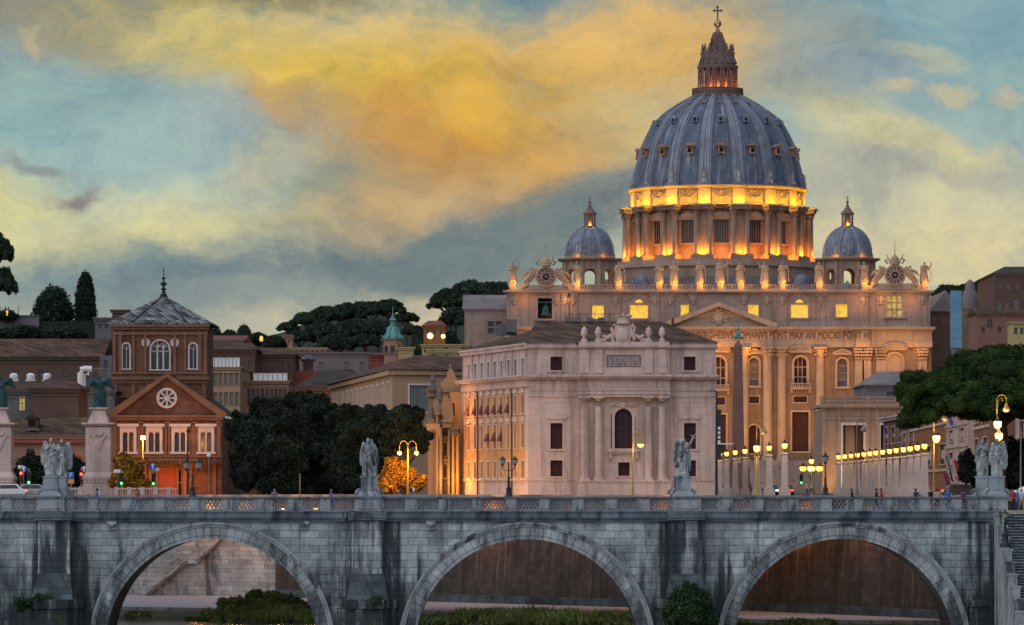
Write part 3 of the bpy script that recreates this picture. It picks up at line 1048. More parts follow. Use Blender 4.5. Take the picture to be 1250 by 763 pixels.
qb = thing('quay_wall', 'dark battered brick river wall behind the middle and right arches', 'wall', (5, 420, ZP))
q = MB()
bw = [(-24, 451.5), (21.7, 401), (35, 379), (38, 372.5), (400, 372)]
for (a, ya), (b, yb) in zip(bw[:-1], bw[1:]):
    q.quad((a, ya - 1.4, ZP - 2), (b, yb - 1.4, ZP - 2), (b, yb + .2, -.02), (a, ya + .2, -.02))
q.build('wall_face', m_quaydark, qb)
q = MB()
for (a, ya), (b, yb) in zip(bw[:-1], bw[1:]):
    q.add([(a, ya - 1.9, ZP), (b, yb - 1.9, ZP), (b, yb - 1.25, ZP), (a, ya - 1.25, ZP), (a, ya - 1.9, ZP + .75), (b, yb - 1.9, ZP + .75), (b, yb - 1.2, ZP + .75), (a, ya - 1.2, ZP + .75)],
          [(0, 1, 5, 4), (1, 2, 6, 5), (3, 0, 4, 7), (4, 5, 6, 7)])
q.build('footing', m_soot, qb)
q = MB()
for (a, ya), (b, yb) in zip(bw[:-1], bw[1:]):
    q.add([(a, ya - .1, .02), (b, yb - .1, .02), (b, yb + .6, .02), (a, ya + .6, .02), (a, ya - .1, .4), (b, yb - .1, .4), (b, yb + .6, .4), (a, ya + .6, .4)],
          [(0, 1, 5, 4), (1, 2, 6, 5), (2, 3, 7, 6), (3, 0, 4, 7), (4, 5, 6, 7)])
q.build('coping', m_curb, qb)

# quay path with stone edge, sloping grass bank
p = MB()
edge = [(-400, 425), (-37, 413), (-24, 405), (10, 388), (21.7, 371.5), (34, 369.8), (400, 369.5)]
for (a, ya), (b, yb) in zip(edge[:-1], edge[1:]):
    wa = bank(a) if a > -400 else 466; wb = bank(b) if b < 400 else 372.5
    p.quad((a, ya, ZP), (b, yb, ZP), (b, wb - 1.0, ZP), (a, wa - 1.0, ZP))
tag(p.build('quay_path', m_path), kind='structure')
p = MB()
for (a, ya), (b, yb) in zip(edge[:-1], edge[1:]):
    p.add([(a, ya - .7, ZW - 1.5), (b, yb - .7, ZW - 1.5), (b, yb, ZW - 1.5), (a, ya, ZW - 1.5), (a, ya - .6, ZP + .05), (b, yb - .6, ZP + .05), (b, yb, ZP + .05), (a, ya, ZP + .05)],
          [(0, 1, 5, 4), (3, 0, 4, 7), (1, 2, 6, 5), (4, 5, 6, 7)])
tag(p.build('quay_edge_kerb', m_curb), kind='structure')
s_ = MB()
for (a, ya), (b, yb) in zip(edge[1:-2], edge[2:-1]):
    n = 6
    for i in range(n):
        xa, xb = a + (b - a) * i / n, a + (b - a) * (i + 1) / n
        y0, y1 = ya + (yb - ya) * i / n, ya + (yb - ya) * (i + 1) / n
        s_.quad((xa, y0 - .6, ZP - .25), (xb, y1 - .6, ZP - .25), (xb, y1 - 9, ZW - .15), (xa, y0 - 9, ZW - .15))
tag(s_.build('river_bank', m_weed), kind='structure')
# grass tufts on the bank
rng = np.random.default_rng(5)
gv, gf = [], []
for k in range(26000):
    x = rng.uniform(-37, 33)
    t = rng.uniform(0, 1)
    for (a, ya), (b, yb) in zip(edge[:-1], edge[1:]):
        if a <= x <= b: ye = ya + (yb - ya) * (x - a) / (b - a)
    x_l = x < -13
    clump = mnoise.noise(Vector((x * .22, t * 1.5, 3.1))) + .7 * mnoise.noise(Vector((x * .7, t * 4, 9)))
    d2 = math.exp(-((x + 21) / 6.5) ** 2) * 1.25 + math.exp(-((x - 3) / 13.) ** 2) * 1.0 + .35 * math.exp(-((x - 24) / 6) ** 2)
    if clump + d2 < .45 + .35 * rng.random(): continue
    y = ye - .7 - t * 7.5
    z = ZP - .25 + (ZW - .1 - ZP + .25) * min(1, t * 7.5 / 8.4)
    hgt = (.25 + 1.1 * d2 * rng.random() + .35 * max(0, clump)) * (1.0 - .35 * t) * (.8 if x > -10 else .7)
    for q_ in range(2):
        an = rng.uniform(0, 6.28); lw = .07 + .09 * rng.random()
        lx, ly = rng.normal(0, .22, 2)
        b0 = len(gv)
        gv += [(x - lw * cos(an), y - lw * sin(an), z), (x + lw * cos(an), y + lw * sin(an), z), (x + lx + lw * .5 * cos(an), y + ly, z + hgt * .7), (x + lx * 1.6, y + ly * 1.6, z + hgt)]
        gf.append((b0, b0 + 1, b0 + 2, b0 + 3))
me = bpy.data.meshes.new('grass'); me.from_pydata(gv, [], gf); me.materials.append(m_grass)
tag(part_mesh('grass', me, None), kind='stuff')

# ------------------------------------------------------------------ the stone bridge
sp = S(1, DB)
BR = thing('stone_bridge', 'old stone arch bridge with stained piers and lattice parapet across the river', 'bridge', (X(449, DB), DB, ZW))
ARCH = [(258.5, 787, 150, 129.5), (643, 795, 158, 137), (1029.5, 792, 155.5, 134.5)]
xl, xr = X(-330, DB), X(1208, DB)
ztop = Z(636, DB)
zb = -13.0
def zz(py): return Z(py, DB)
out = [(xl, zb)]
for cx, cy, ro, ri in ARCH:
    cxw, czw, r = X(cx, DB), zz(cy), ri * sp
    h0 = sqrt(max(0, r * r - (zb - czw) ** 2)) if zb > czw else r
    if zb < czw: out.append((cxw - r, zb))
    n = 48
    a0 = math.asin(max(-1, min(1, (zb - czw) / r))) if zb > czw else 0
    for k in range(n + 1):
        a = pi - a0 - (pi - 2 * a0) * k / n
        out.append((cxw + r * cos(a), czw + r * sin(a)))
    if zb < czw: out.append((cxw + r, zb))
out += [(xr, zb), (xr, ztop), (xl, ztop)]
m = MB(); m.prism(out, DB, DBK); m.build('body', m_bridge, BR)
for cx, cy, ro, ri in ARCH:                     # voussoir rings
    m = MB()
    cxw, czw = X(cx, DB), zz(cy)
    n = 46
    rr = random.Random(int(cx + 500))
    for k in range(n):
        a0, a1 = pi * k / n, pi * (k + 1) / n
        ga = .0022
        r0, r1 = ri * sp - .012, (ro - 6.5) * sp
        pr = .13 + rr.uniform(-.015, .015)
        pts = [(cxw + r0 * cos(a0 + ga), czw + r0 * sin(a0 + ga)), (cxw + r1 * cos(a0 + ga), czw + r1 * sin(a0 + ga)),
               (cxw + r1 * cos(a1 - ga), czw + r1 * sin(a1 - ga)), (cxw + r0 * cos(a1 - ga), czw + r0 * sin(a1 - ga))]
        m.prism(pts, DB - pr, DB + .05)
        rm = r0 + (r1 - r0) * .33
        pts = [(cxw + rm * cos(a0 + ga), czw + rm * sin(a0 + ga)), (cxw + r1 * cos(a0 + ga), czw + r1 * sin(a0 + ga)),
               (cxw + r1 * cos(a1 - ga), czw + r1 * sin(a1 - ga)), (cxw + rm * cos(a1 - ga), czw + rm * sin(a1 - ga))]
        m.prism(pts, DB - pr - .07, DB - pr + .02)
    m.build('arch_ring', m_vouss, BR)
    m = MB()
    for q0, q1, pr in ((ro - 6.3, ro - 3.2, .27), (ro - 3.2, ro, .36)):
        n = 60
        for k in range(n):
            a0, a1 = pi * k / n, pi * (k + 1) / n
            pts = [(cxw + q * sp * cos(a), czw + q * sp * sin(a)) for q, a in ((q0, a0), (q1, a0), (q1, a1), (q0, a1))]
            m.prism(pts, DB - pr, DB + .04)
    m.build('arch_moulding', m_bridge2, BR)
PIERS = [67, 449, 837]
for cx in PIERS:
    m = MB()
    x = X(cx, DB)
    hw = 19.2 * sp
    m.box(x - hw, x + hw, DB - .85, DB + .1, zz(696), zz(636))
    m.box(x - hw * 1.03, x + hw * 1.03, DB - .95, DB + .1, zz(700), zz(694))
    m.build('pilaster', m_bridge, BR)
    m = MB()
    for k in range(6):
        t0, t1 = k / 6, (k + 1) / 6
        y0, y1 = 731 - 31 * t0, 731 - 31 * t1
        w0, w1 = (25 - 5 * t0) * sp, (25 - 5 * t1) * sp
        d0, d1 = 2.2 - 1.25 * t0, 2.2 - 1.25 * t1
        m.add([(x - w0, DB - d0, zz(y0)), (x + w0, DB - d0, zz(y0)), (x + w0, DB + .05, zz(y0)), (x - w0, DB + .05, zz(y0)),
               (x - w1 * 1.01, DB - d1 - .04, zz(y1)), (x + w1 * 1.01, DB - d1 - .04, zz(y1)), (x + w1, DB + .05, zz(y1)), (x - w1, DB + .05, zz(y1))],
              [(3, 2, 1, 0), (4, 5, 6, 7), (0, 1, 5, 4), (1, 2, 6, 5), (2, 3, 7, 6), (3, 0, 4, 7)])
    m.build('cutwater_cap', m_soot, BR)
    m = MB()
    hw = 37 * sp
    m.prism([(x - hw - .12, DB + .03), (x - hw * .55, DB - 2.75), (x + hw * .55, DB - 2.75), (x + hw + .12, DB + .03)], zz(742), zz(731), 'z')
    m.prism([(x - hw, DB + .04), (x - hw * .52, DB - 2.55), (x + hw * .52, DB - 2.55), (x + hw, DB + .04)], zb, zz(742), 'z')
    m.build('cutwater', m_bridge, BR)
# cornice band
m = MB()
m.box(xl, xr + .35, DB - .42, DBK + .42, zz(633.5), zz(625.5))
m.box(xl, xr + .3, DB - .30, DBK + .30, zz(636.2), zz(633.5))
m.box(xl, xr + .4, DB - .5, DBK + .5, zz(625.5), zz(623.6))
for cx in PIERS:
    x = X(cx, DB); m.box(x - 23 * sp, x + 23 * sp, DB - 1.15, DB - .3, zz(635), zz(625))
m.build('cornice', m_cornice, BR)
m = MB(); m.box(xl, xr, DB + .4, DBK - .4, -1.0, -.75); m.build('deck', m_asph, BR)
# posts, pedestals, coping, lattice panels on both sides
PED = [(62, 17), (449, 16), (838.5, 17.5), (1213, 17)]
POST = [-18, 27 - 18, 113, 154, 195, 236, 277, 315.5, 357, 397, 501, 542, 583, 624, 665, 706, 747, 787, 888, 928, 968.5, 1009, 1049, 1089, 1129, 1168]
def side(y0, front):
    for px in POST:
        mp = MB(); mp.cbox(X(px, DB), y0, zz(624), 13 * sp, .5, zz(608.6) - zz(624)); mp.cbox(X(px, DB), y0 - .27 if front else y0 + .27, zz(621), 9 * sp, .06, zz(611) - zz(621))
        mp.build('parapet_post', m_bridge2, BR)
    for px, hw in PED:
        mq = MB()
        mq.box(X(px - hw, DB), X(px + hw, DB), y0 - .55, y0 + .55, zz(624), zz(608.5))
        mq.box(X(px - hw + 3, DB), X(px + hw - 3, DB), y0 - .62, y0 + .6, zz(621), zz(611))
        mq.build('pedestal_block', m_bridge2, BR)
    mc = MB()
    mc.box(xl, X(1231, DB), y0 - .36, y0 + .36, zz(608.5), zz(606.6))
    for px, hw in PED: mc.box(X(px - hw - 1, DB), X(px + hw + 1, DB), y0 - .64, y0 + .62, zz(608.8), zz(606.2))
    mc.build('coping', m_cornice, BR)
    edges = sorted([(p - 6.5, p + 6.5) for p in POST] + [(p - h, p + h) for p, h in PED])
    for (a0, a1), (b0, b1) in zip(edges[:-1], edges[1:]):
        w = (b0 - a1) * sp
        if w < .4: continue
        L = MB()
        x0 = X(a1, DB); z0, z1 = zz(623.6), zz(608.5)
        h = z1 - z0
        step = .31
        t = .034
        for sgn in (1, -1):
            k0 = -int(h / step) - 2
            for k in range(k0, int(w / step) + 2):
                xa = k * step; pts = []
                sl_ = h * .62
                p0 = [xa, 0.] if sgn == 1 else [xa + sl_, 0.]
                p1 = [xa + sl_, h] if sgn == 1 else [xa, h]
                def clip(p, q):
                    (ax, az), (bx, bz) = p, q
                    t0, t1 = 0., 1.
                    dxx = bx - ax
                    for lo, s in ((0, 1), (w, -1)):
                        da, db = s * (ax - lo), s * (bx - lo)
                        if da < 0 and db < 0: return None
                        if da < 0: t0 = max(t0, da / (da - db))
                        if db < 0: t1 = min(t1, da / (da - db))
                    if t1 - t0 < .05: return None
                    return (ax + dxx * t0, az + (bz - az) * t0), (ax + dxx * t1, az + (bz - az) * t1)
                c_ = clip(p0, p1)
                if c_:
                    (ax, az), (bx, bz) = c_
                    yq = y0 + (.018 if sgn == 1 else -.018)
                    L.tube([(x0 + ax, yq, z0 + az), (x0 + bx, yq, z0 + bz)], t, 4)
        L.box(x0, x0 + w, y0 - .04, y0 + .04, z0, z0 + .06)
        L.box(x0, x0 + w, y0 - .04, y0 + .04, z1 - .06, z1 - .002)
        L.build('lattice_panel', m_iron, BR)
side(DB + .35, True)
side(DBK - .35, False)
# water spouts carved under the cornice
for px in (137, 372, 526):
    m = MB(); x = X(px, DB)
    m.box(x - .38, x + .38, DB - .5, DB + .02, zz(640), zz(636.3))
    m.box(x - .3, x + .3, DB - .28, DB + .02, zz(647), zz(640))
    m.lathe([(.2, 0), (.28, .18), (.2, .3)], (x, DB - .45, zz(643)), 8)
    m.build('stone_spout', m_bridge2, BR)
# abutment and stair at the right end
AB = thing('river_stair', 'stepped stone stair descending beside the right end of the bridge', 'stairs', (X(1216, DB), DB, ZW))
m = MB()
m.box(X(1183, DB), xr + .02, DB - .9, DB + .02, zb, zz(740))
m.box(X(1180, DB), xr + .06, DB - 1.1, DB + .02, zz(740), zz(733))
m.box(xr, X(1221, DB), DB - .8, DBK + 2.5, zb, zz(636))
m.box(X(1206, DB), X(1211, DB), DB - 1.05, DB - .8, zb, zz(640))
m.build('abutment', m_bridge, AB)
m = MB()
n = 11
for k in range(n):
    y1 = DB - .85 - k * 1.9; y0 = y1 - 1.9
    ztp = zz(629) - k * .93
    x0 = 38.95
    m.box(x0, x0 + .62, y0 + .005, y1 - .005, zb, ztp)
    m.box(x0 - .1, x0 + .72, y0 - .02, y1 - .35, ztp, ztp + .16)
m.build('stepped_parapet', m_bridge2, AB)
m = MB()
for k in range(44):
    y1 = DB - .3 - k * .46; zt = -1.0 - k * .225
    m.box(39.6, 43.2, y1 - .46, y1, zb, zt - .06); m.box(39.58, 43.19, y1 - .50, y1 - .002, zt - .06, zt, 1)
m.box(43.2, 44.2, DB - 22, DB + 2, zb, -.4)
m.build('steps', [m_soot, m_pedestal], AB)  # darker risers put the shade line of each step into the colour
m = MB(); m.box(X(1222, DB), 60, DB - .4, 374, zb, -.8); m.build('landing', m_pave, AB)
# ------------------------------------------------------------------ the basilica
DF = 1200.0
sf = S(1, DF)
BX = X(877, DF)
BA = thing('basilica', 'great floodlit basilica with ribbed lead dome and columned facade', 'basilica', (BX, DF, 0))
def fx(px): return X(px, DF)
def fz(py): return Z(py, DF)
def mir(px): return 2 * 877 - px
xl_, xr_ = fx(617), fx(1137)
ME = frame_at(0, DF)

# main order wall 424..600
lows = []     # (xa,xb,ya,yb,arch,kind)
for c in (880 - 3,):
    lows += [(c - 8, c + 8, 436, 474, True, 'log'), (c - 9, c + 9, 506, 553, False, 'portal'), (c - 8, c + 8, 485, 494, False, 'grate')]
for c in (920.5, mir(920.5)):
    lows += [(c - 5.5, c + 5.5, 437, 471, True, 'niche'), (c - 7, c + 7, 519, 553, True, 'portal'), (c - 6, c + 6, 484, 492, False, 'grate')]
for c in (977, mir(977)):
    lows += [(c - 7.5, c + 7.5, 436, 472, True, 'log'), (c - 10, c + 10, 503, 551, False, 'portal'), (c - 8, c + 8, 484, 491, False, 'grate')]
for c in (1028, mir(1028)):
    lows += [(c - 6, c + 6, 438, 472, True, 'niche'), (c - 7, c + 7, 519, 553, True, 'portal')]
for c in (1092, mir(1092)):
    lows += [(c - 9.5, c + 9.5, 432, 474, True, 'blind'), (c - 13, c + 13, 500, 555, True, 'arch')]
holes = [(fx(a), fx(b), fz(yb), fz(ya), ar) for a, b, ya, yb, ar, k in lows]
m = MB(ME)
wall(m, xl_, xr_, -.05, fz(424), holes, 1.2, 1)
atts = []
for c, hw, ya, yb, k in ((730, 7, 373, 389, 'lit'), (780, 11, 372.5, 388.5, 'litb'), (837.5, 6.5, 372, 387, 'lit'), (919, 7, 372, 387, 'lit'), (976, 10.5, 372, 388, 'litb'), (1027.5, 7, 371.5, 387, 'lit'),
                         (666, 9.5, 364, 389, 'bell'), (1092, 9.5, 361, 386, 'grid'), (877.5, 6, 372, 387, 'hid')):
    if k == 'hid': continue
    atts.append((fx(c - hw), fx(c + hw), fz(yb), fz(ya), False, k))
for c in (780, 976):
    atts.append((fx(c - 5), fx(c + 5), fz(369.5), fz(365.5), True, 'lun'))
wall(m, xl_ + .3, xr_ - .3, fz(400), fz(357), [a[:5] for a in atts], 1.0)
m.M = None
# flanks, back and roof terrace
for x in (xl_, xr_):
    m.quad((x, DF, -.05), (x, DF + 60, -.05), (x, DF + 60, fz(424)), (x, DF, fz(424)))
for x in (xl_ + .3, xr_ - .3):
    m.quad((x, DF, fz(400)), (x, DF + 60, fz(400)), (x, DF + 60, fz(357)), (x, DF, fz(357)))
m.quad((xl_ + .3, DF, fz(357)), (xr_ - .3, DF, fz(357)), (xr_ - .3, DF + 60, fz(357)), (xl_ + .3, DF + 60, fz(357)))
m.quad((xl_, DF + 60, -.05), (xr_, DF + 60, -.05), (xr_, DF + 60, fz(357)), (xl_, DF + 60, fz(357)))
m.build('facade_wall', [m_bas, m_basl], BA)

for (a, b, ya, yb, ar, k), h in zip(lows, holes):
    if k == 'log':
        o = window(BA, ME, h, 1.2, m_shut, m_bascol, .7, .35, (3, 3), m_bascol, True, 'seg')
        mb = MB(ME); x0, x1 = h[0] - 1.2, h[1] + 1.2
        mb.box(x0, x1, -1.5, .02, h[2] - .75, h[2] - .35)
        balustrade(mb, x0, x1, -1.3, h[2] - .35, 1.3, 10, .25)
        for xx in (x0 + .4, x1 - .4): mb.box(xx - .3, xx + .3, -1.2, .02, h[2] - 1.7, h[2] - .75)
        mb.build('balcony', m_bascol, BA)
    elif k == 'niche':
        window(BA, ME, h, 1.2, m_palo if False else m_basdark, m_bascol, .6, .3, (1, 4), m_bascol, True, 'tri' if a > 900 else 'tri')
    elif k == 'blind':
        window(BA, ME, h, .5, m_bascol, m_bascol, .6, .35, (2, 2), m_bascol, True, 'seg')
    elif k == 'grate':
        window(BA, ME, h, .5, m_shut, m_bascol, .3, .15, (1, 1), m_bascol, False)
    else:
        window(BA, ME, h, 1.2, m_door, m_bascol, .5, .25, (2, 3), m_shut, False, None, 'portal')
for h in atts:
    k = h[5]
    if k == 'lit':
        window(BA, ME, h, 1.0, e_win, m_bas, .45, .2, (1, 1), m_brass, False)
    elif k == 'litb':
        window(BA, ME, h, 1.0, e_win, m_bas, .5, .25, (1, 1), m_brass, False)
        mb = MB(ME); cx = (h[0] + h[1]) / 2; w_ = (h[1] - h[0]) / 2 + 2.0; zt = h[3] + .55
        pts = [(cx - w_, zt + .2), (cx - w_ * .45, zt + 1.6), (cx - w_ * .3, zt + 2.3), (cx, zt + 2.9), (cx + w_ * .3, zt + 2.3), (cx + w_ * .45, zt + 1.6), (cx + w_, zt + .2)]
        for p_, q_ in zip(pts[:-1], pts[1:]): mb.tube([(p_[0], -.25, p_[1]), (q_[0], -.25, q_[1])], .22, 6)
        for sx in (-1, 1): mb.box(cx + sx * (w_ - .4) - .3, cx + sx * (w_ - .4) + .3, -.3, .02, h[2] - .3, zt + .2)
        mb.build('pediment_scroll', m_bas, BA)
    elif k == 'lun':
        window(BA, ME, h, .6, e_half, m_bas, .25, .2, (1, 1), m_bas, False, None, 'lunette')
    elif k == 'bell':
        o = window(BA, ME, h, 1.0, m_dark, m_bas, .7, .3, (1, 1), m_bas, True)
        mb = MB(); cx = (h[0] + h[1]) / 2
        mb.lathe([(1.35, 0), (1.3, .15), (1.05, .7), (.85, 1.8), (.7, 2.4), (.35, 2.75), (.12, 2.9), (.12, 3.3)], (cx, DF + .0, h[2] + .9), 16)
        mb.box(cx - 2.2, cx + 2.2, DF - .25, DF + .25, h[3] - 1.3, h[3] - .95)
        mb.tube([(cx, DF, h[2] + 4.1), (cx, DF, h[3] - 1.2)], .2, 6)
        mb.build('bell', m_bronze, o, 40)
        lamp(BA, (cx + 1.6, DF - .3, h[2] + .4), YEL, 90, .1)
    elif k == 'grid':
        window(BA, ME, h, 1.0, e_warm, m_bas, .7, .3, (3, 3), m_bascol, True)
        mb = MB(ME); cx = (h[0] + h[1]) / 2
        for sx in (-1, 1): mb.tube([(cx - sx * .7, .7, h[2] + .1), (cx + sx * .7, .7, h[2] + 1.9)], .1, 5)
        mb.build('cross_brace', m_bascol, BA)

# entablature and inscription
m = MB()
def band(x0, x1, y0, y1, z0, z1): m.box(x0, x1, y0, y1, z0, z1)
m.box(xl_ - .2, xr_ + .2, DF - .6, DF + .1, fz(424), fz(416.5))
m.box(xl_ - .1, xr_ + .1, DF - .45, DF + .1, fz(416.5), fz(404))
m.box(xl_ - .9, xr_ + .9, DF - 1.7, DF + .1, fz(402), fz(399.2))
m.box(xl_ - .5, xr_ + .5, DF - 1.0, DF + .1, fz(404), fz(402))
pl, pr_ = fx(811), fx(943)
m.box(pl, pr_, DF - 1.5, DF - .3, fz(423.9), fz(416.6))
m.box(pl + .1, pr_ - .1, DF - 1.35, DF - .3, fz(416.6), fz(403.9))
m.box(pl - .8, pr_ + .8, DF - 2.6, DF - .3, fz(401.9), fz(399.1))
m.box(pl - .3, pr_ + .3, DF - 1.9, DF - .3, fz(403.9), fz(401.9))
for c in (1053, mir(1053)):
    m.box(fx(c - 9), fx(c + 9), DF - 1.3, DF - .3, fz(423.9), fz(416.6)); m.box(fx(c - 9) + .1, fx(c + 9) - .1, DF - 1.15, DF - .3, fz(416.6), fz(403.9))
n = 150
for i in range(n):
    x = xl_ + (xr_ - xl_) * (i + .5) / n
    if pl - .8 < x < pr_ + .8: m.box(x - .18, x + .18, DF - 2.4, DF - 1.8, fz(402.9), fz(402))
    else: m.box(x - .18, x + .18, DF - 1.5, DF - .95, fz(402.9), fz(402.05))
m.build('entablature', m_bascol, BA)
# pediment
m = MB()
ap = fz(371.5)
z0 = fz(399.1)
xm = (pl + pr_) / 2
m.prism([(pl, z0), (pr_, z0), (xm, ap - 1.0)], DF - 1.2, DF + .2)
for sx in (-1, 1):
    xe = xm + sx * ((pr_ - pl) / 2 + 1.2)
    pts = [(xe, z0), (xe, z0 + .9), (xm, ap + .5), (xm, ap - .7), (xe - sx * 2, z0)]
    m.prism(pts, DF - 2.9, DF - .8)
m.build('pediment', m_bascol, BA)
m = MB()
m.ball((xm, DF - 1.3, (z0 + ap) / 2 - .5), (1.5, .4, 1.9), 12)
for k in range(10):
    a = 2 * pi * k / 10; m.ball((xm + 1.7 * cos(a), DF - 1.3, (z0 + ap) / 2 - .4 + 2.1 * sin(a)), .42, 8)
for sx in (-1, 1): m.tube([(xm + sx * 1.6, DF - 1.25, z0 + 3.4), (xm + sx * 2.6, DF - 1.25, z0 + 2.4), (xm + sx * 2.2, DF - 1.25, z0 + 1.3)], .3, 6)
m.build('coat_of_arms', m_bascol, BA)
# lettering on the frieze
cu = bpy.data.curves.new('inscription', 'FONT')
cu.body = "IN HONOREM PRINCIPIS APOST PAVLVS V BVRGHESIVS ROMANVS PONT MAX AN MDCXII PONT VII"
cu.align_x = 'CENTER'; cu.align_y = 'CENTER'; cu.size = 2.7; cu.extrude = .06
ob = bpy.data.objects.new('t', cu); COL.objects.link(ob)
bpy.context.view_layer.update()
wd_ = ob.dimensions.x
dg = bpy.context.evaluated_depsgraph_get()
m_letter = mat('letter_dark_brown', (.13, .075, .05), .3, 1, .9)  # plain dark brown for the inscription letters
tm = bpy.data.meshes.new_from_object(ob.evaluated_get(dg))
bpy.data.objects.remove(ob)
k_ = (fx(1062) - fx(692)) / wd_
vv = []
for v_ in tm.vertices:
    x = v_.co.x * k_; 
    wx_ = xm + x
    prj = 1.44 if pl - 1.5 < wx_ < pr_ + 1.5 else (1.24 if any(fx(c - 9) - 1.5 < wx_ < fx(c + 9) + 1.5 for c in (1053, mir(1053))) else .53)
    v_.co = (wx_ - BX, -v_.co.z - prj, v_.co.y + fz(410) - 0)
    vv.append(v_)
tm.materials.append(m_letter)
part_mesh('inscription', tm, BA)

# giant order
for c in (846, 908, 817.5, 936.5, 800, 954, 753, 1001):
    mb = MB(); column(mb, fx(c), DF - (1.1 if 810 < c < 944 else .35), 8.3, fz(424), 1.3, 20)
    mb.build('column', m_bascol, BA, 40)
for c in (1049, 1058, mir(1049), mir(1058), 1126, mir(1126), 1075, mir(1075)):
    mb = MB(); x = fx(c)
    mb.box(x - 1.2, x + 1.2, DF - .55, DF + .05, 10.4, fz(439.5)); mb.box(x - 1.5, x + 1.5, DF - .8, DF + .05, 8.3, 10.4)
    for zc, w_ in ((438, 1.3), (434, 1.45), (430, 1.6), (426.5, 1.75)):
        mb.box(x - w_, x + w_, DF - .75 - (w_ - 1.3), DF + .05, fz(zc + 1.2), fz(zc - 1.6))
        for j in range(4): mb.ball((x - w_ + .35 + j * (2 * w_ - .7) / 3, DF - .8 - (w_ - 1.3), fz(zc)), .34, 6)
    mb.build('pilaster', m_bascol, BA)
# attic pilasters with carved heads
for c in (1002, mir(1002), 955, mir(955), 936, mir(936), 1054.5, mir(1054.5), 908, mir(908), 1126, mir(1126), 1075, mir(1075), 690):
    mb = MB(); x = fx(c)
    mb.box(x - 1.15, x + 1.15, DF - .35, DF + .05, fz(398.9), fz(358.4)); mb.box(x - 1.4, x + 1.4, DF - .5, DF + .05, fz(398.9), fz(395.5))
    mb.box(x - 1.35, x + 1.35, DF - .5, DF + .05, fz(361), fz(358.4))
    mb.ball((x, DF - .5, fz(365)), (.75, .5, .95), 10); mb.ball((x, DF - .6, fz(369)), (.55, .35, .8), 8)
    for sx in (-1, 1): mb.ball((x + sx * .8, DF - .45, fz(366)), (.4, .3, .7), 8)
    mb.build('attic_pilaster', m_bas, BA)
m = MB()
m.box(xl_ - .1, xr_ + .1, DF - .5, DF + .1, fz(358.3), fz(357))
m.box(xl_ - .7, xr_ + .7, DF - 1.2, DF + .3, fz(357), fz(354.6))
m.box(xl_ + .4, xr_ - .4, DF - .3, DF + 1.2, fz(354.6), fz(353.6))
m.build('attic_cornice', m_bas, BA)
m = MB(ME)
PEDS = [626, 704, 755, 805, 823, 854, 879.5, 904, 933, 955, 1000, 1055, 1128]
zb_ = fz(353.6)
ph = fz(346.6) - zb_
prev = 617.5
for c in PEDS + [1136.5]:
    a, b = fx(prev), fx(c - 4 if c < 1136 else c)
    if b - a > 1 and not (660 < (prev + c) / 2 < 672 or 1086 < (prev + c) / 2 < 1096):
        balustrade(m, a, b, .3, zb_, ph * .92, max(2, int((b - a) / .75)), .45)
    if c < 1136: m.box(fx(c - 4), fx(c + 4), -.3, 1.1, zb_, fz(346))
    prev = c + 4
m.build('roof_balustrade', m_bas, BA)
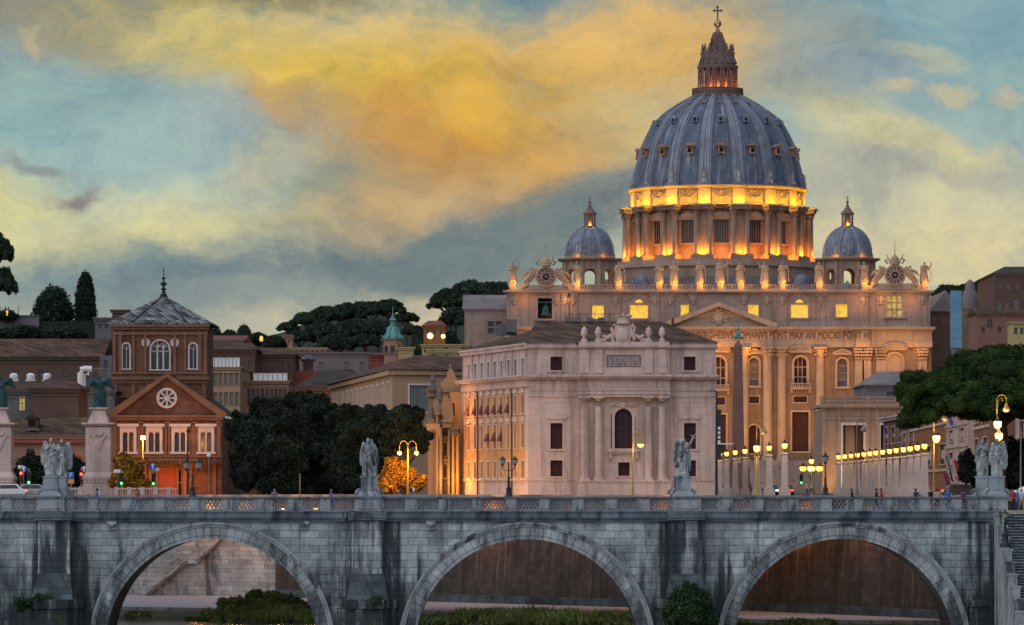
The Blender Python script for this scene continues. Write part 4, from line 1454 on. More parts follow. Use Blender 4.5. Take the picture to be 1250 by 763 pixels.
# two clocks
for cx, cy in ((666.4, 338), (1092.3, 336)):
    ck = MB(); x = fx(cx); z = fz(cy)
    ck.lathe([(2.95, 0), (2.95, .5), (2.55, .7), (2.5, .25), (0, .25)], (0, 0, 0), 32, cap=False)
    M0 = Matrix.Translation((x, DF - .35, z)) @ Matrix.Rotation(radians(90), 4, 'X')
    base = MB(M0); base.v = [tuple(M0 @ Vector(p)) for p in ck.v]; base.f = ck.f; base.m = ck.m; base.M = None
    dial = base.build('clock', m_bascol, BA, 40)
    d = MB(M0); d.lathe([(2.48, .27), (1.0, .30), (0, .30)], (0, 0, 0), 32, cap=False)
    d.build('dial', m_bas, dial)
    d = MB(M0)
    for k in range(12):
        a = 2 * pi * k / 12
        c0, c1 = Vector((1.45 * cos(a), 1.45 * sin(a), .34)), Vector((2.15 * cos(a), 2.15 * sin(a), .33))
        d.tube([c0, c1], .13, 4)
    d.lathe([(.95, .31), (.8, .36), (.4, .36)], n=20, cap=False)
    d.build('hour_marks', m_door, dial)
    d = MB(M0); d.tube([(0, 0, .42), (-.9, -1.1, .42)], [.12, .05], 5); d.build('hand', m_metal, dial)
    o_ = MB()
    for sx in (-1, 1):                           # volutes, trumpeting angels, tiara on top
        ps = [(x + sx * (2.6 + .5 * i), DF - .1, z + 2.0 - .72 * i + .25 * sin(i * 1.7)) for i in range(8)]
        o_.tube(ps, [.75, .8, .75, .7, .65, .6, .55, .4], 8)
        o_.ball((x + sx * 4.0, DF - .5, z + .9), (.6, .6, .9), 10); o_.ball((x + sx * 4.1, DF - .6, z + 2.2), .42, 8)
        o_.tube([(x + sx * 4, DF - .5, z + .9), (x + sx * 5, DF - .6, z - .4), (x + sx * 6.2, DF - .5, z - 1.6)], [.6, .5, .25], 8)
        o_.tube([(x + sx * 4.3, DF - .4, z + 1.5), (x + sx * 5.6, DF - .2, z + .9), (x + sx * 6.6, DF - .1, z - .1)], [.25, .45, .15], 8)
        o_.tube([(x + sx * 3.6, DF - .6, z + 1.4), (x + sx * 2.9, DF - .7, z + 2.2)], .2, 6)
        o_.tube([(x + sx * 1.9, DF - .2, z + 3.1), (x + sx * 2.6, DF - .2, z + 4.0), (x + sx * 1.9, DF - .2, z + 4.6), (x + sx * 1.4, DF - .2, z + 4.0)], [.3, .35, .3, .15], 7)
        o_.ball((x + sx * 5.5, DF - .3, z - 2.2), (1.0, .6, .8), 9)
        o_.tube([(x + sx * 1.2, DF - .2, z + 3.2), (x + sx * 2.2, DF - .2, z + 5.6)], [.2, .12], 6)
    o_.box(x - 4.6, x + 4.6, DF - .45, DF + .9, zb_, z - 2.2)
    o_.box(x - 7.2, x + 7.2, DF - .3, DF + .8, zb_, zb_ + 1.2)
    o_.lathe([(1.35, 0), (1.5, .3), (1.3, .5), (1.4, .9), (1.15, 1.1), (1.15, 1.6), (.8, 2.1), (.25, 2.5), (.25, 2.7), (0, 3.0)], (x, DF, z + 2.9), 14)
    o_.lathe([(3.4, -.4), (3.4, .4), (2.95, .4), (2.95, -.4)], (0, 0, 0), 24) if False else None
    o_.tube([(x, DF, z + 5.8), (x, DF, z + 9.6)], [.1, .05], 5)
    o_.build('clock_ornament', m_bascol, BA, 50)
# parvis steps
m = MB()
for k in range(7): m.box(fx(700) + k, fx(1054) - k, DF - 26 + k * 3, DF - .02, 0, 1.15 * (k + 1) if k < 6 else 8.25)
m.build('parvis_steps', m_bas, BA)

# nave roof behind the facade and low lantern domes
m = MB()
m.prism([(BX - 26, fz(357) - 2), (BX + 26, fz(357) - 2), (BX + 26, fz(350) + 1.5), (BX, fz(343) + 3), (BX - 26, fz(350) + 1.5)], DF + 60.5, 1290)
m.box(BX - 52, BX + 52, DF + 60.5, 1290, 0, fz(353))
m.build('nave_roof', m_basdark, BA)
for px in (783.5, 978.5, 1034):
    D_ = DF + 14
    mb = MB()
    r = 9.3 * S(1, D_) if px != 1034 else 6 * S(1, D_)
    z0 = Z(346 if px != 1034 else 352, D_)
    mb.lathe([(r * 1.12, -6), (r * 1.12, -.3), (r * 1.2, -.2), (r * 1.2, .1), (r, .15)] + [(r * cos(t * pi / 16), .15 + r * 1.15 * sin(t * pi / 16)) for t in range(1, 8)] + [(.25, r * 1.2), (.2, r * 1.5)], (X(px, D_), D_, z0), 20)
    mb.build('lantern_dome', m_lead2, BA, 40)

# minor domes
for px in (720, 1034.5):
    D_ = 1262.0
    k = S(1, D_); x = X(px, D_)
    def zd(py): return Z(py, D_)
    z0 = fz(357) - 3
    dm = MB()
    r = 30.3 * k
    prof = [(r * 1.03, zd(312.5)), (r * 1.03, zd(310.5)), (r, zd(310))]
    for t in range(1, 15):
        a = pi / 2 * t / 15
        prof.append((r * cos(a) ** .9, zd(310) + 33 * k * sin(a)))
    prof.append((6.5 * k, zd(276.5)))
    c0 = Vector((x, D_, zd(310)))
    dm.lathe([(p, z - c0.z) for p, z in prof], (0, 0, 0), 40)
    sd = bpy.data.objects.new('side_dome', dm.mesh('side_dome', m_lead2, 50)); COL.objects.link(sd)
    sd.parent = BA; sd.location = c0 - ORG[BA.name]; ORG[sd.name] = c0
    rb = MB()
    for i in range(8):
        a = 2 * pi * i / 8 + pi / 8
        ps = [((r + .05) * cos(t * pi / 30) ** .9 * cos(a), (r + .05) * cos(t * pi / 30) ** .9 * sin(a), (33 * k + .05) * sin(t * pi / 30)) for t in range(0, 14)]
        rb.tube(ps, [.32] * 14, 6)
    rb.build('ribs', m_rib, sd, 50, local=True)
    # octagonal belfry drum, open arches
    dr = MB()
    ro = 38 * k
    for i in range(8):
        a = 2 * pi * i / 8 - pi / 2
        ap_ = ro * .84
        Mx = Matrix.Rotation(a + pi / 2, 4, 'Z') @ Matrix.Translation((0, -ap_, 0))
        dr.M = Mx
        hw = ap_ * math.tan(pi / 8)
        zt = zd(319) - c0.z; zb2 = z0 - c0.z
        aw = hw * .52
        za = zd(349) - c0.z; zc_ = zd(329) - c0.z
        for yy_ in (0, 1.6):
            dr.M = Mx @ Matrix.Translation((0, yy_, 0))
            wall(dr, -hw + .01, hw - .01, zb2, zt, [(-aw, aw, za, zc_, True)], 1.6 if yy_ == 0 else .01)
        dr.M = Mx
        for sx in (-1, 1): dr.box(sx * hw * .78 - .5, sx * hw * .78 + .5, -.35, .05, zb2, zt - .01)
    dr.M = None
    dr.lathe([(ro * 1.02, zd(319.2) - c0.z), (ro * 1.1, zd(318) - c0.z), (ro * 1.12, zd(316.2) - c0.z), (r * 1.1, zd(316) - c0.z), (r * 1.08, zd(312.6) - c0.z), (r * .9, zd(312.4) - c0.z)], n=8, rot=pi / 8)
    dr.build('drum', m_drum, sd, local=True)
    ln = MB()
    zl = zd(277) - c0.z
    lh = zd(262) - c0.z
    ln.lathe([(8.6 * k, zl - .3), (8.6 * k, zl + .2), (4.0 * k, zl + .25), (4.0 * k, lh)], n=12)
    for i in range(8):
        a = 2 * pi * (i + .5) / 8
        ln.lathe([(1.25 * k, zl + .2), (1.0 * k, lh)], (6.4 * k * cos(a), 6.4 * k * sin(a), 0), 8)
    ln.lathe([(8.2 * k, lh), (8.4 * k, lh + .4), (7.2 * k, lh + .6), (6.4 * k, lh + .9), (5.2 * k, lh + 1.2), (2.9 * k, lh + 1.9), (1.5 * k, lh + 2.7), (.7 * k, lh + 3.3)], n=12)
    ln.ball((0, 0, lh + 3.6), .42, 10)
    ln.tube([(0, 0, lh + 3.8), (0, 0, lh + 5.2)], .1, 5); ln.tube([(-.45, 0, lh + 4.7), (.45, 0, lh + 4.7)], .1, 5)
    ln.build('lantern', m_lant, sd, 40, local=True)
    for a in (-pi / 2, -pi * .15, -pi * .85):
        lamp(BA, c0 + Vector((6.2 * k * cos(a), 6.2 * k * sin(a), zl + .5)), (1., .5, .05), 330, .1)
    for a in (-pi * .5 - .55, -pi * .5 + .55):
        lamp(BA, c0 + Vector(((r + 1.4) * cos(a), (r + 1.4) * sin(a), zd(313.5) - c0.z)), ORNG, 160, .1)
    lamp(BA, c0 + Vector((0, -ro * .55, zd(346) - c0.z)), ORNG, 380, .2)

# ---- the great dome
DD = 1330.0
kd = S(1, DD)
DC = Vector((X(876, DD), DD, Z(233, DD)))
def rz_(py): return Z(py, DD) - DC.z
PROF = [(103.4, 233), (102.9, 226), (101.4, 215), (97.6, 200), (93.6, 184), (87.6, 170), (80.5, 157), (74.5, 149.3), (65, 141), (55, 134), (44, 127), (34, 121.5), (30, 119.5)]
# smooth profile
P2 = []
for i in range(len(PROF) - 1):
    for t in range(3):
        a = t / 3
        p0, p1, p2, p3 = [PROF[max(0, min(len(PROF) - 1, i + j))] for j in (-1, 0, 1, 2)]
        f = lambda q: .5 * (2 * p1[q] + (p2[q] - p0[q]) * a + (2 * p0[q] - 5 * p1[q] + 4 * p2[q] - p3[q]) * a * a + (3 * p1[q] - p0[q] - 3 * p2[q] + p3[q]) * a ** 3)
        P2.append((f(0) * kd, rz_(f(1))))
P2.append((PROF[-1][0] * kd, rz_(PROF[-1][1])))
dm = MB(); dm.lathe([(104.5 * kd, rz_(236))] + P2, n=96)
GD = bpy.data.objects.new('dome', dm.mesh('dome', m_lead, 40)); COL.objects.link(GD)
GD.parent = BA; GD.location = DC - ORG[BA.name]; ORG[GD.name] = DC
def dprof(py):
    z = rz_(py)
    for (r0, z0), (r1, z1) in zip(P2[:-1], P2[1:]):
        if z0 <= z <= z1: return r0 + (r1 - r0) * (z - z0) / (z1 - z0 + 1e-9), z
    return P2[-1]
def radial(name, mb, mats, n, off, smooth=None):
    me = mb.mesh(name, mats, smooth)
    for i in range(n):
        o = bpy.data.objects.new(name, me); COL.objects.link(o); o.parent = GD
        o.rotation_euler = (0, 0, off + 2 * pi * i / n); ORG[o.name] = DC
rb = MB()
for w0, hh, c_ in ((.060, .30, 0), (.012, .75, -.036), (.012, .75, .036), (.009, .6, 0)):
    for i in range(len(P2) - 1):
        q = []
        for (r, z), (rn, zn) in ((P2[i], P2[i + 1]),):
            vs = []
            for rr, zz2 in ((r, z), (rn, zn)):
                w = w0 * rr + .25 * (hh < .5) + .10; ce = c_ * rr
                for sx, up_ in ((-1, -.2), (1, -.2), (1, hh), (-1, hh)):
                    nz = min(1, max(0, (zz2 / (28 * 1.0))))
                    vs.append((rr + up_ * (1 - .5 * nz), ce + sx * w, zz2 + up_ * .8 * nz))
            rb.add(vs, [(0, 4, 5, 1), (1, 5, 6, 2), (2, 6, 7, 3), (3, 7, 4, 0)] + ([(0, 1, 2, 3)] if i == 0 else []))
r0 = 103.8 * kd
rb.box(r0 - .6, r0 + 1.0, -2.0, 2.0, rz_(233), rz_(229))
rb.lathe([(.9, 0), (1.0, .6), (.6, 1.4), (.7, 2.6), (.35, 3.4), (0, 3.8)], (r0 + .4, 0, rz_(229)), 8)
radial('rib', rb, m_rib, 16, -pi / 2 + pi / 16)
for py, sc_, nm in ((190, .66, 0), (152.5, .54, 1), (131, .32, 2)):
    r, z = dprof(py)
    db = MB()
    tilt = {190: .22, 152.5: .75, 131: .9}[py]
    Mx = Matrix.Translation((r, 0, z)) @ Matrix.Rotation(-tilt * .5, 4, 'Y')
    db.M = Mx
    db.box(-1.2, 1.1 * sc_, -1.35 * sc_, 1.35 * sc_, -1.5 * sc_, 1.2 * sc_, 0)
    db.box(1.1 * sc_, 1.25 * sc_, -.85 * sc_, .85 * sc_, -1.0 * sc_, .8 * sc_, 1)
    db.box(1.1 * sc_, 1.55 * sc_, -1.35 * sc_, -.9 * sc_, -1.5 * sc_, 1.2 * sc_, 0); db.box(1.1 * sc_, 1.55 * sc_, .9 * sc_, 1.35 * sc_, -1.5 * sc_, 1.2 * sc_, 0)
    db.box(1.0 * sc_, 1.75 * sc_, -1.7 * sc_, 1.7 * sc_, -1.85 * sc_, -1.45 * sc_, 0)
    if nm == 0:
        db.box(-1.2, 1.9 * sc_, -1.6, 1.6, 1.02, 1.3, 0)
        db.prism([(-1.6, 1.3), (1.6, 1.3), (0, 2.1)], -1.2, 1.5, 'x', 0)
    else:
        db.prism([(1.75 * sc_ * cos(pi * t / 8), (1.15 + 1.35 * sin(pi * t / 8)) * sc_) for t in range(9)], -1.4, 1.7 * sc_, 'x', 0)
    radial('dormer', db, [m_drum if nm == 0 else m_rib, m_dark], 16, -pi / 2)
# panel mouldings between the ribs
for sx in (-1, 1):
    pm = MB()
    for i in range(3, len(P2) - 6):
        (r, z), (rn, zn) = P2[i], P2[i + 1]
        a0 = sx * .095
        pm.tube([(r * cos(a0) + .05, r * sin(a0), z), (rn * cos(a0) + .05, rn * sin(a0), zn)], .22, 4)
    radial('panel_moulding', pm, m_lead2, 16, -pi / 2)
# attic ring with garlands
rr0 = 104.3 * kd
m = MB()
m.lathe([(rr0, rz_(255)), (rr0, rz_(236)), (rr0 + .9, rz_(235.5)), (rr0 + 1.3, rz_(233.5)), (rr0 + 1.3, rz_(232.4)), (rr0 - 1, rz_(231.8))], n=96, cap=False)
m.build('attic_ring', m_drum, GD, 30, local=True)
gm = MB()
gm.box(rr0 - .1, rr0 + .55, -1.9, 1.9, rz_(255), rz_(236))
radial('attic_pier', gm, m_drum, 16, -pi / 2 + pi / 16)
gm = MB()
for t in range(9):
    pass
ps = [(rr0 + .25, -2.4 + 4.8 * t / 10, rz_(243) - 1.1 * sin(pi * t / 10)) for t in range(11)]
gm.tube(ps, [.16 + .22 * sin(pi * t / 10) for t in range(11)], 6)
gm.tube([(p[0] - .05, p[1] * .6, p[2] + 1.0) for p in ps], [.1 + .15 * sin(pi * t / 10) for t in range(11)], 6)
gm.ball((rr0 + .2, 0, rz_(240)), (.35, .6, .6), 8)
for sx in (-1, 1):
    gm.ball((rr0 + .2, sx * 2.45, rz_(242.2)), (.3, .4, .5), 8); gm.tube([(rr0 + .2, sx * 2.5, rz_(243)), (rr0 + .15, sx * 2.8, rz_(247.5))], [.2, .08], 5)
fr = 3.45
for a, b in (((-fr, 238.3), (fr, 238.3)), ((fr, 238.3), (fr, 253)), ((fr, 253), (-fr, 253)), ((-fr, 253), (-fr, 238.3))):
    gm.tube([(rr0 + .05 + 0, a[0], rz_(a[1])), (rr0 + .05, b[0], rz_(b[1]))], .14, 4)
radial('garland', gm, m_drum, 16, -pi / 2)
# drum wall, windows, buttresses
rw = 101.5 * kd
m = MB()
m.lathe([(rw, rz_(330)), (rw, rz_(262)), (rw + 1.0, rz_(261)), (rw + 1.2, rz_(259)), (rw + 2.0, rz_(257.5)), (rw + 2.4, rz_(256)), (rw + 2.4, rz_(255)), (rr0 - .5, rz_(254.8))], n=96, cap=False)
m.build('drum_wall', m_drum, GD, 30, local=True)
wm = MB(Matrix.Translation((rw, 0, 0)))
def wbox(x0, x1, y0, y1, p0, p1, mi): wm.box(x0, x1, y0, y1, rz_(p0), rz_(p1), mi)
wbox(-.3, .12, -2.15, 2.15, 301.5, 275.5, 1)
for sx in (-1, 1):
    a, b = sorted((sx * 2.1, sx * 2.9)); wbox(-.4, .75, a, b, 303, 274, 0)
    a, b = sorted((sx * 2.9, sx * 3.7)); wbox(-.4, .4, a, b, 303, 274, 0)
wbox(-.4, .8, -2.9, 2.9, 304.2, 301.5, 0)
wbox(-.4, 1.3, -4.1, 4.1, 274.2, 271.8, 0)
for i in range(5): wm.tube([(.2, -1.5 + .75 * i, rz_(301)), (.2, -1.5 + .75 * i, rz_(276))], .09, 4, 0)
w2 = MB(); w2.v = list(wm.v); w2.f = [list(f) for f in wm.f]; w2.m = list(wm.m)
wm.prism([(-4.2, rz_(271.7)), (4.2, rz_(271.7)), (0, rz_(264.5))], -.4, 1.2, 'x', 0)
w2.M = Matrix.Translation((rw, 0, 0)); w2.prism([(4.2 * cos(pi * t / 10), rz_(271.7) + 1.7 * sin(pi * t / 10)) for t in range(11)], -.4, 1.2, 'x', 0)
radial('drum_window', w2, [m_drum, m_glass], 8, -pi / 2)
radial('drum_window', wm, [m_drum, m_glass], 8, -pi / 2 + pi / 8)
bt = MB()
rc = 113.2 * kd
bt.box(rw - .4, rc - .9, -1.9, 1.9, rz_(318), rz_(257.3))
bt.box(rw - .4, rc + 2.2, -3.4, 3.4, rz_(322), rz_(316.8))
bt.box(rw - .4, rc + 1.6, -2.9, 2.9, rz_(262), rz_(258.6))
bt.box(rw - .4, rc + 2.1, -3.4, 3.4, rz_(258.6), rz_(256.6))
bt.box(rw - .4, rc + 1.2, -2.6, 2.6, rz_(256.6), rz_(255.2))
for sx in (-1, 1):
    column(bt, rc, sx * 2.05, rz_(316.8), rz_(262), .82, 14)
radial('buttress', bt, m_drum, 16, -pi / 2 + pi / 16)
m = MB()
m.lathe([(rc + 3.4, rz_(352)), (rc + 3.4, rz_(331)), (rc + 4.2, rz_(330.5)), (rc + 4.2, rz_(329)), (rc + 3.0, rz_(328.5)), (rc + 2.6, rz_(322)), (rw - 1, rz_(321.5))], n=64, cap=False)
m.build('drum_base', m_drum, GD, 30, local=True)
m = MB(); m.lathe([(rc + 9, -110), (rc + 9, rz_(344)), (rc + 3, rz_(343))], n=16, cap=False)
m.build('crossing_roof', m_basdark, GD, local=True)
# lantern
m = MB()
m.lathe([(30.5 * kd, rz_(119.5)), (31.5 * kd, rz_(117.5)), (31.5 * kd, rz_(116.5)), (28 * kd, rz_(116.3)), (27 * kd, rz_(110))], n=48, cap=False)
m.lathe([(14.5 * kd, rz_(117)), (14.5 * kd, rz_(84))], n=16, cap=False)
m.lathe([(24.5 * kd, rz_(84.5)), (25.2 * kd, rz_(82)), (25.2 * kd, rz_(81)), (22 * kd, rz_(80.5)), (20.6 * kd, rz_(74)), (20.6 * kd, rz_(67)), (18 * kd, rz_(65)), (12 * kd, rz_(64.3)),
         (9.5 * kd, rz_(57)), (7.0 * kd, rz_(48.5)), (4.8 * kd, rz_(40.5)), (5.2 * kd, rz_(39.5)), (2.6 * kd, rz_(38.5)), (1.8 * kd, rz_(34)), (1.2 * kd, rz_(33))], n=32, cap=False)
for i in range(16):
    a = 2 * pi * i / 16 + pi / 16
    ca, sa = cos(a), sin(a)
    for r_, da in ((23.2, .07), (23.2, -.07)):
        m.lathe([(1.3 * kd, rz_(108)), (1.05 * kd, rz_(86)), (1.5 * kd, rz_(84.4))], (r_ * kd * cos(a + da), r_ * kd * sin(a + da), 0), 8, cap=False)
    m.tube([(18.5 * kd * ca, 18.5 * kd * sa, rz_(80)), (22.5 * kd * ca, 22.5 * kd * sa, rz_(78)), (20.5 * kd * ca, 20.5 * kd * sa, rz_(72))], [.5, .45, .3], 6)
    m.lathe([(.5, 0), (.65, .5), (.3, 1.0), (.45, 1.7), (.2, 2.4), (.28, 2.8), (0, 3.3)], (18.8 * kd * ca, 18.8 * kd * sa, rz_(67)), 8)
    ps = [(r_ * kd * ca, r_ * kd * sa, rz_(p_)) for r_, p_ in ((12.6, 64), (9.9, 57), (7.4, 48.5), (5.2, 40.5))]
    m.tube(ps, [.42, .36, .3, .22], 5)
m.build('lantern', m_lant, GD, 40, local=True)
m = MB()
for i in range(48):
    a = 2 * pi * i / 48
    m.tube([(31 * kd * cos(a), 31 * kd * sin(a), rz_(116.4)), (31 * kd * cos(a), 31 * kd * sin(a), rz_(109))], .09, 4)
for p_ in (109, 112.5):
    m.tube([(31 * kd * cos(2 * pi * i / 48), 31 * kd * sin(2 * pi * i / 48), rz_(p_)) for i in range(49)], .13, 4)
m.lathe([(30.6 * kd, rz_(116.4)), (30.6 * kd, rz_(109.5))], n=48, cap=False)
m.build('gallery_railing', m_lant, GD, local=True)
m = MB(); m.ball((0, 0, rz_(29)), 4.7 * kd, 18)
m.build('orb', m_brass, GD, 60, local=True)
m = MB(); m.tube([(0, 0, rz_(25)), (0, 0, rz_(8.5))], .26, 6); m.tube([(-4.2 * kd, 0, rz_(13)), (4.2 * kd, 0, rz_(13))], .26, 6)
for q in ((-4.2, 13), (4.2, 13), (0, 8.5)): m.ball((q[0] * kd, 0, rz_(q[1])), .42, 6)
m.build('cross', m_lant, GD, local=True)
# floodlights of the dome
for i in range(16):
    a = -pi / 2 + pi / 16 + 2 * pi * i / 16
    if sin(a) > .3: continue
    e = Vector((cos(a), sin(a), 0))
    tng = Vector((-sin(a), cos(a), 0))
    lamp(BA, DC + e * (rc + .75) + Vector((0, 0, rz_(313.5))), (1., .38, .02), 1500, .16)
    lamp(BA, DC + e * (rc + 1.2) + Vector((0, 0, rz_(252.5))), (1., .53, .015), 3200, .16)
    e2 = Vector((cos(a + pi / 16), sin(a + pi / 16), 0))
    lamp(BA, DC + e2 * (rr0 + 2.2) + Vector((0, 0, rz_(251.5))), (1., .53, .02), 700, .16)
    lamp(BA, DC + e2 * (rw + 3.6) + Vector((0, 0, rz_(315))), (1., .30, .015), 1700, .16)
for i in range(8):
    a = 2 * pi * i / 8
    if sin(a) > .5: continue
    lamp(BA, DC + Vector((18.8 * kd * cos(a), 18.8 * kd * sin(a), rz_(106))), (1., .30, .03), 420, .12)
    lamp(BA, DC + Vector((27 * kd * cos(a + .4), 27 * kd * sin(a + .4), rz_(108.5))), (1., .36, .06), 60, .12)
lamp(BA, DC + Vector((0, -8 * kd, rz_(34))), WARM, 60, .1)
# facade wash lights on the parvis and on the ledges
for px in (760, 810, 855, 900, 945, 990, 1040, 1090):
    lamp(BA, (fx(px), DF - 24, 6), (1., .44, .075), 10000, .4, spot=80, aim=(0, .8, .75))
for px in (640, 666, 700, 840, 877, 914, 1000, 1053, 1092, 1120):
    lamp(BA, (fx(px), DF - 4.5, fz(430)), ORNG, 700, .2)
for px in (640, 690, 1050, 1075, 1110):
    lamp(BA, (fx(px), DF - 2.6, fz(366)), ORNG, 260, .15)
# ------------------------------------------------------------------ roof saints
def saint(seed, pose):
    mb = MB(); h = 5.75
    sw = [.02, -.025, .03, -.02][seed % 4]
    cx = robe(mb, h, seed, 1.18, sw)
    top = cx(.93 * h)
    head(mb, (top, -.02, .935 * h), .058 * h, yaw=[.3, -.4, .1, -.2][seed % 4], long_hair=True)
    mb.tube([(top, .02 * h, .90 * h), (top, -.045 * h, .86 * h)], [.05 * h, .02 * h], 8)
    s = {sx: Vector((cx(.8 * h) + sx * .115 * h, 0, .80 * h)) for sx in (-1, 1)}
    if pose == 'staff':
        arm(mb, s[1], s[1] + Vector((.10, -.03, -.12)) * h, s[1] + Vector((.16, -.10, .0)) * h, h)
        mb.tube([(s[1].x + .18 * h, -.13 * h, .03 * h), (s[1].x + .17 * h, -.12 * h, 1.02 * h)], .017 * h, 6)
        mb.tube([(s[1].x + .11 * h, -.12 * h, .95 * h), (s[1].x + .23 * h, -.12 * h, .95 * h)], .016 * h, 6)
        arm(mb, s[-1], s[-1] + Vector((-.04, -.02, -.16)) * h, s[-1] + Vector((.05, -.13, -.15)) * h, h)
    elif pose == 'bless':
        arm(mb, s[-1], s[-1] + Vector((-.10, -.04, -.08)) * h, s[-1] + Vector((-.12, -.12, .10)) * h, h)
        arm(mb, s[1], s[1] + Vector((.06, .0, -.16)) * h, s[1] + Vector((-.02, -.12, -.16)) * h, h)
        mb.box(s[1].x - .09 * h, s[1].x + .02 * h, -.19 * h, -.13 * h, .60 * h, .72 * h)
    elif pose == 'book':
        for sx in (-1, 1): arm(mb, s[sx], s[sx] + Vector((sx * .07, -.02, -.15)) * h, s[sx] + Vector((-sx * .05, -.14, -.12)) * h, h)
        mb.box(-.07 * h, .07 * h, -.20 * h, -.15 * h, .64 * h, .75 * h)
    else:
        arm(mb, s[1], s[1] + Vector((.12, -.02, -.05)) * h, s[1] + Vector((.16, -.06, -.19)) * h, h)
        arm(mb, s[-1], s[-1] + Vector((-.06, -.03, -.15)) * h, s[-1] + Vector((.07, -.12, -.06)) * h, h)
        mb.tube([(s[1].x + .18 * h, -.05 * h, .02 * h), (s[1].x + .15 * h, -.06 * h, .66 * h)], .02 * h, 6)
    mb.box(-.17 * h, .17 * h, -.13 * h, .13 * h, -.02 * h, .035 * h)
    o = fuse(mb, .085, [m_bascol], 'saint_statue', 1)
    me = o.data
    bpy.data.objects.remove(o)
    return me

SAINTS = [saint(1, 'staff'), saint(2, 'bless'), saint(3, 'book'), saint(4, 'lean')]
SL = [(626, 0, 'stone saint at the far left end of the basilica roofline, beside the left clock'),
      (704, 1, 'stone saint on the roof in front of the left small dome beside the clock'),
      (755, 3, 'stone saint on the basilica roof below the left edge of the lit drum'),
      (805, 2, 'stone saint just right of the left round lantern dome, holding a book'),
      (823, 1, 'saint with raised hand, second to the right of the left round lantern dome'),
      (854, 3, 'leaning stone saint under the left inner column pair of the drum'),
      (879.5, 0, 'central statue with a tall cross staff above the middle of the basilica facade'),
      (904, 2, 'stone saint with a book immediately right of the central cross bearer on the roof'),
      (933, 1, 'stone saint on the basilica roof above the right end of the pediment'),
      (955, 3, 'leaning stone saint just left of the right round lantern dome on the basilica roof'),
      (1000, 2, 'stone saint on the basilica roof below the right edge of the lit drum'),
      (1055, 1, 'stone saint on the basilica roof between the right small dome and the right clock'),
      (1128.5, 0, 'stone saint at the far right end of the basilica roofline, beyond the right clock')]
for px, k, lab in SL:
    zb0 = Z(346, DF)
    t = thing('saint_statue', lab, 'statue', (X(px, DF), DF + .4, zb0 + .11), 'statues along the basilica roof', rz=[.2, -.3, .1, -.15][k])
    o = part_mesh('figure', SAINTS[k], t)
    if px == 879.5: o.scale = (1.12, 1.12, 1.12)
    pm_ = MB(); pm_.box(-.95, .95, -.75, .75, -.108, .14); pm_.build('plinth', m_bas, t, local=True)
    l = lamp(None, (0, 0, 0), (1., .46, .05), 340, .12); l.parent = t
    l.location = Matrix.Rotation(-t.rotation_euler[2], 4, 'Z') @ Vector((.5, -1.9, -.3))

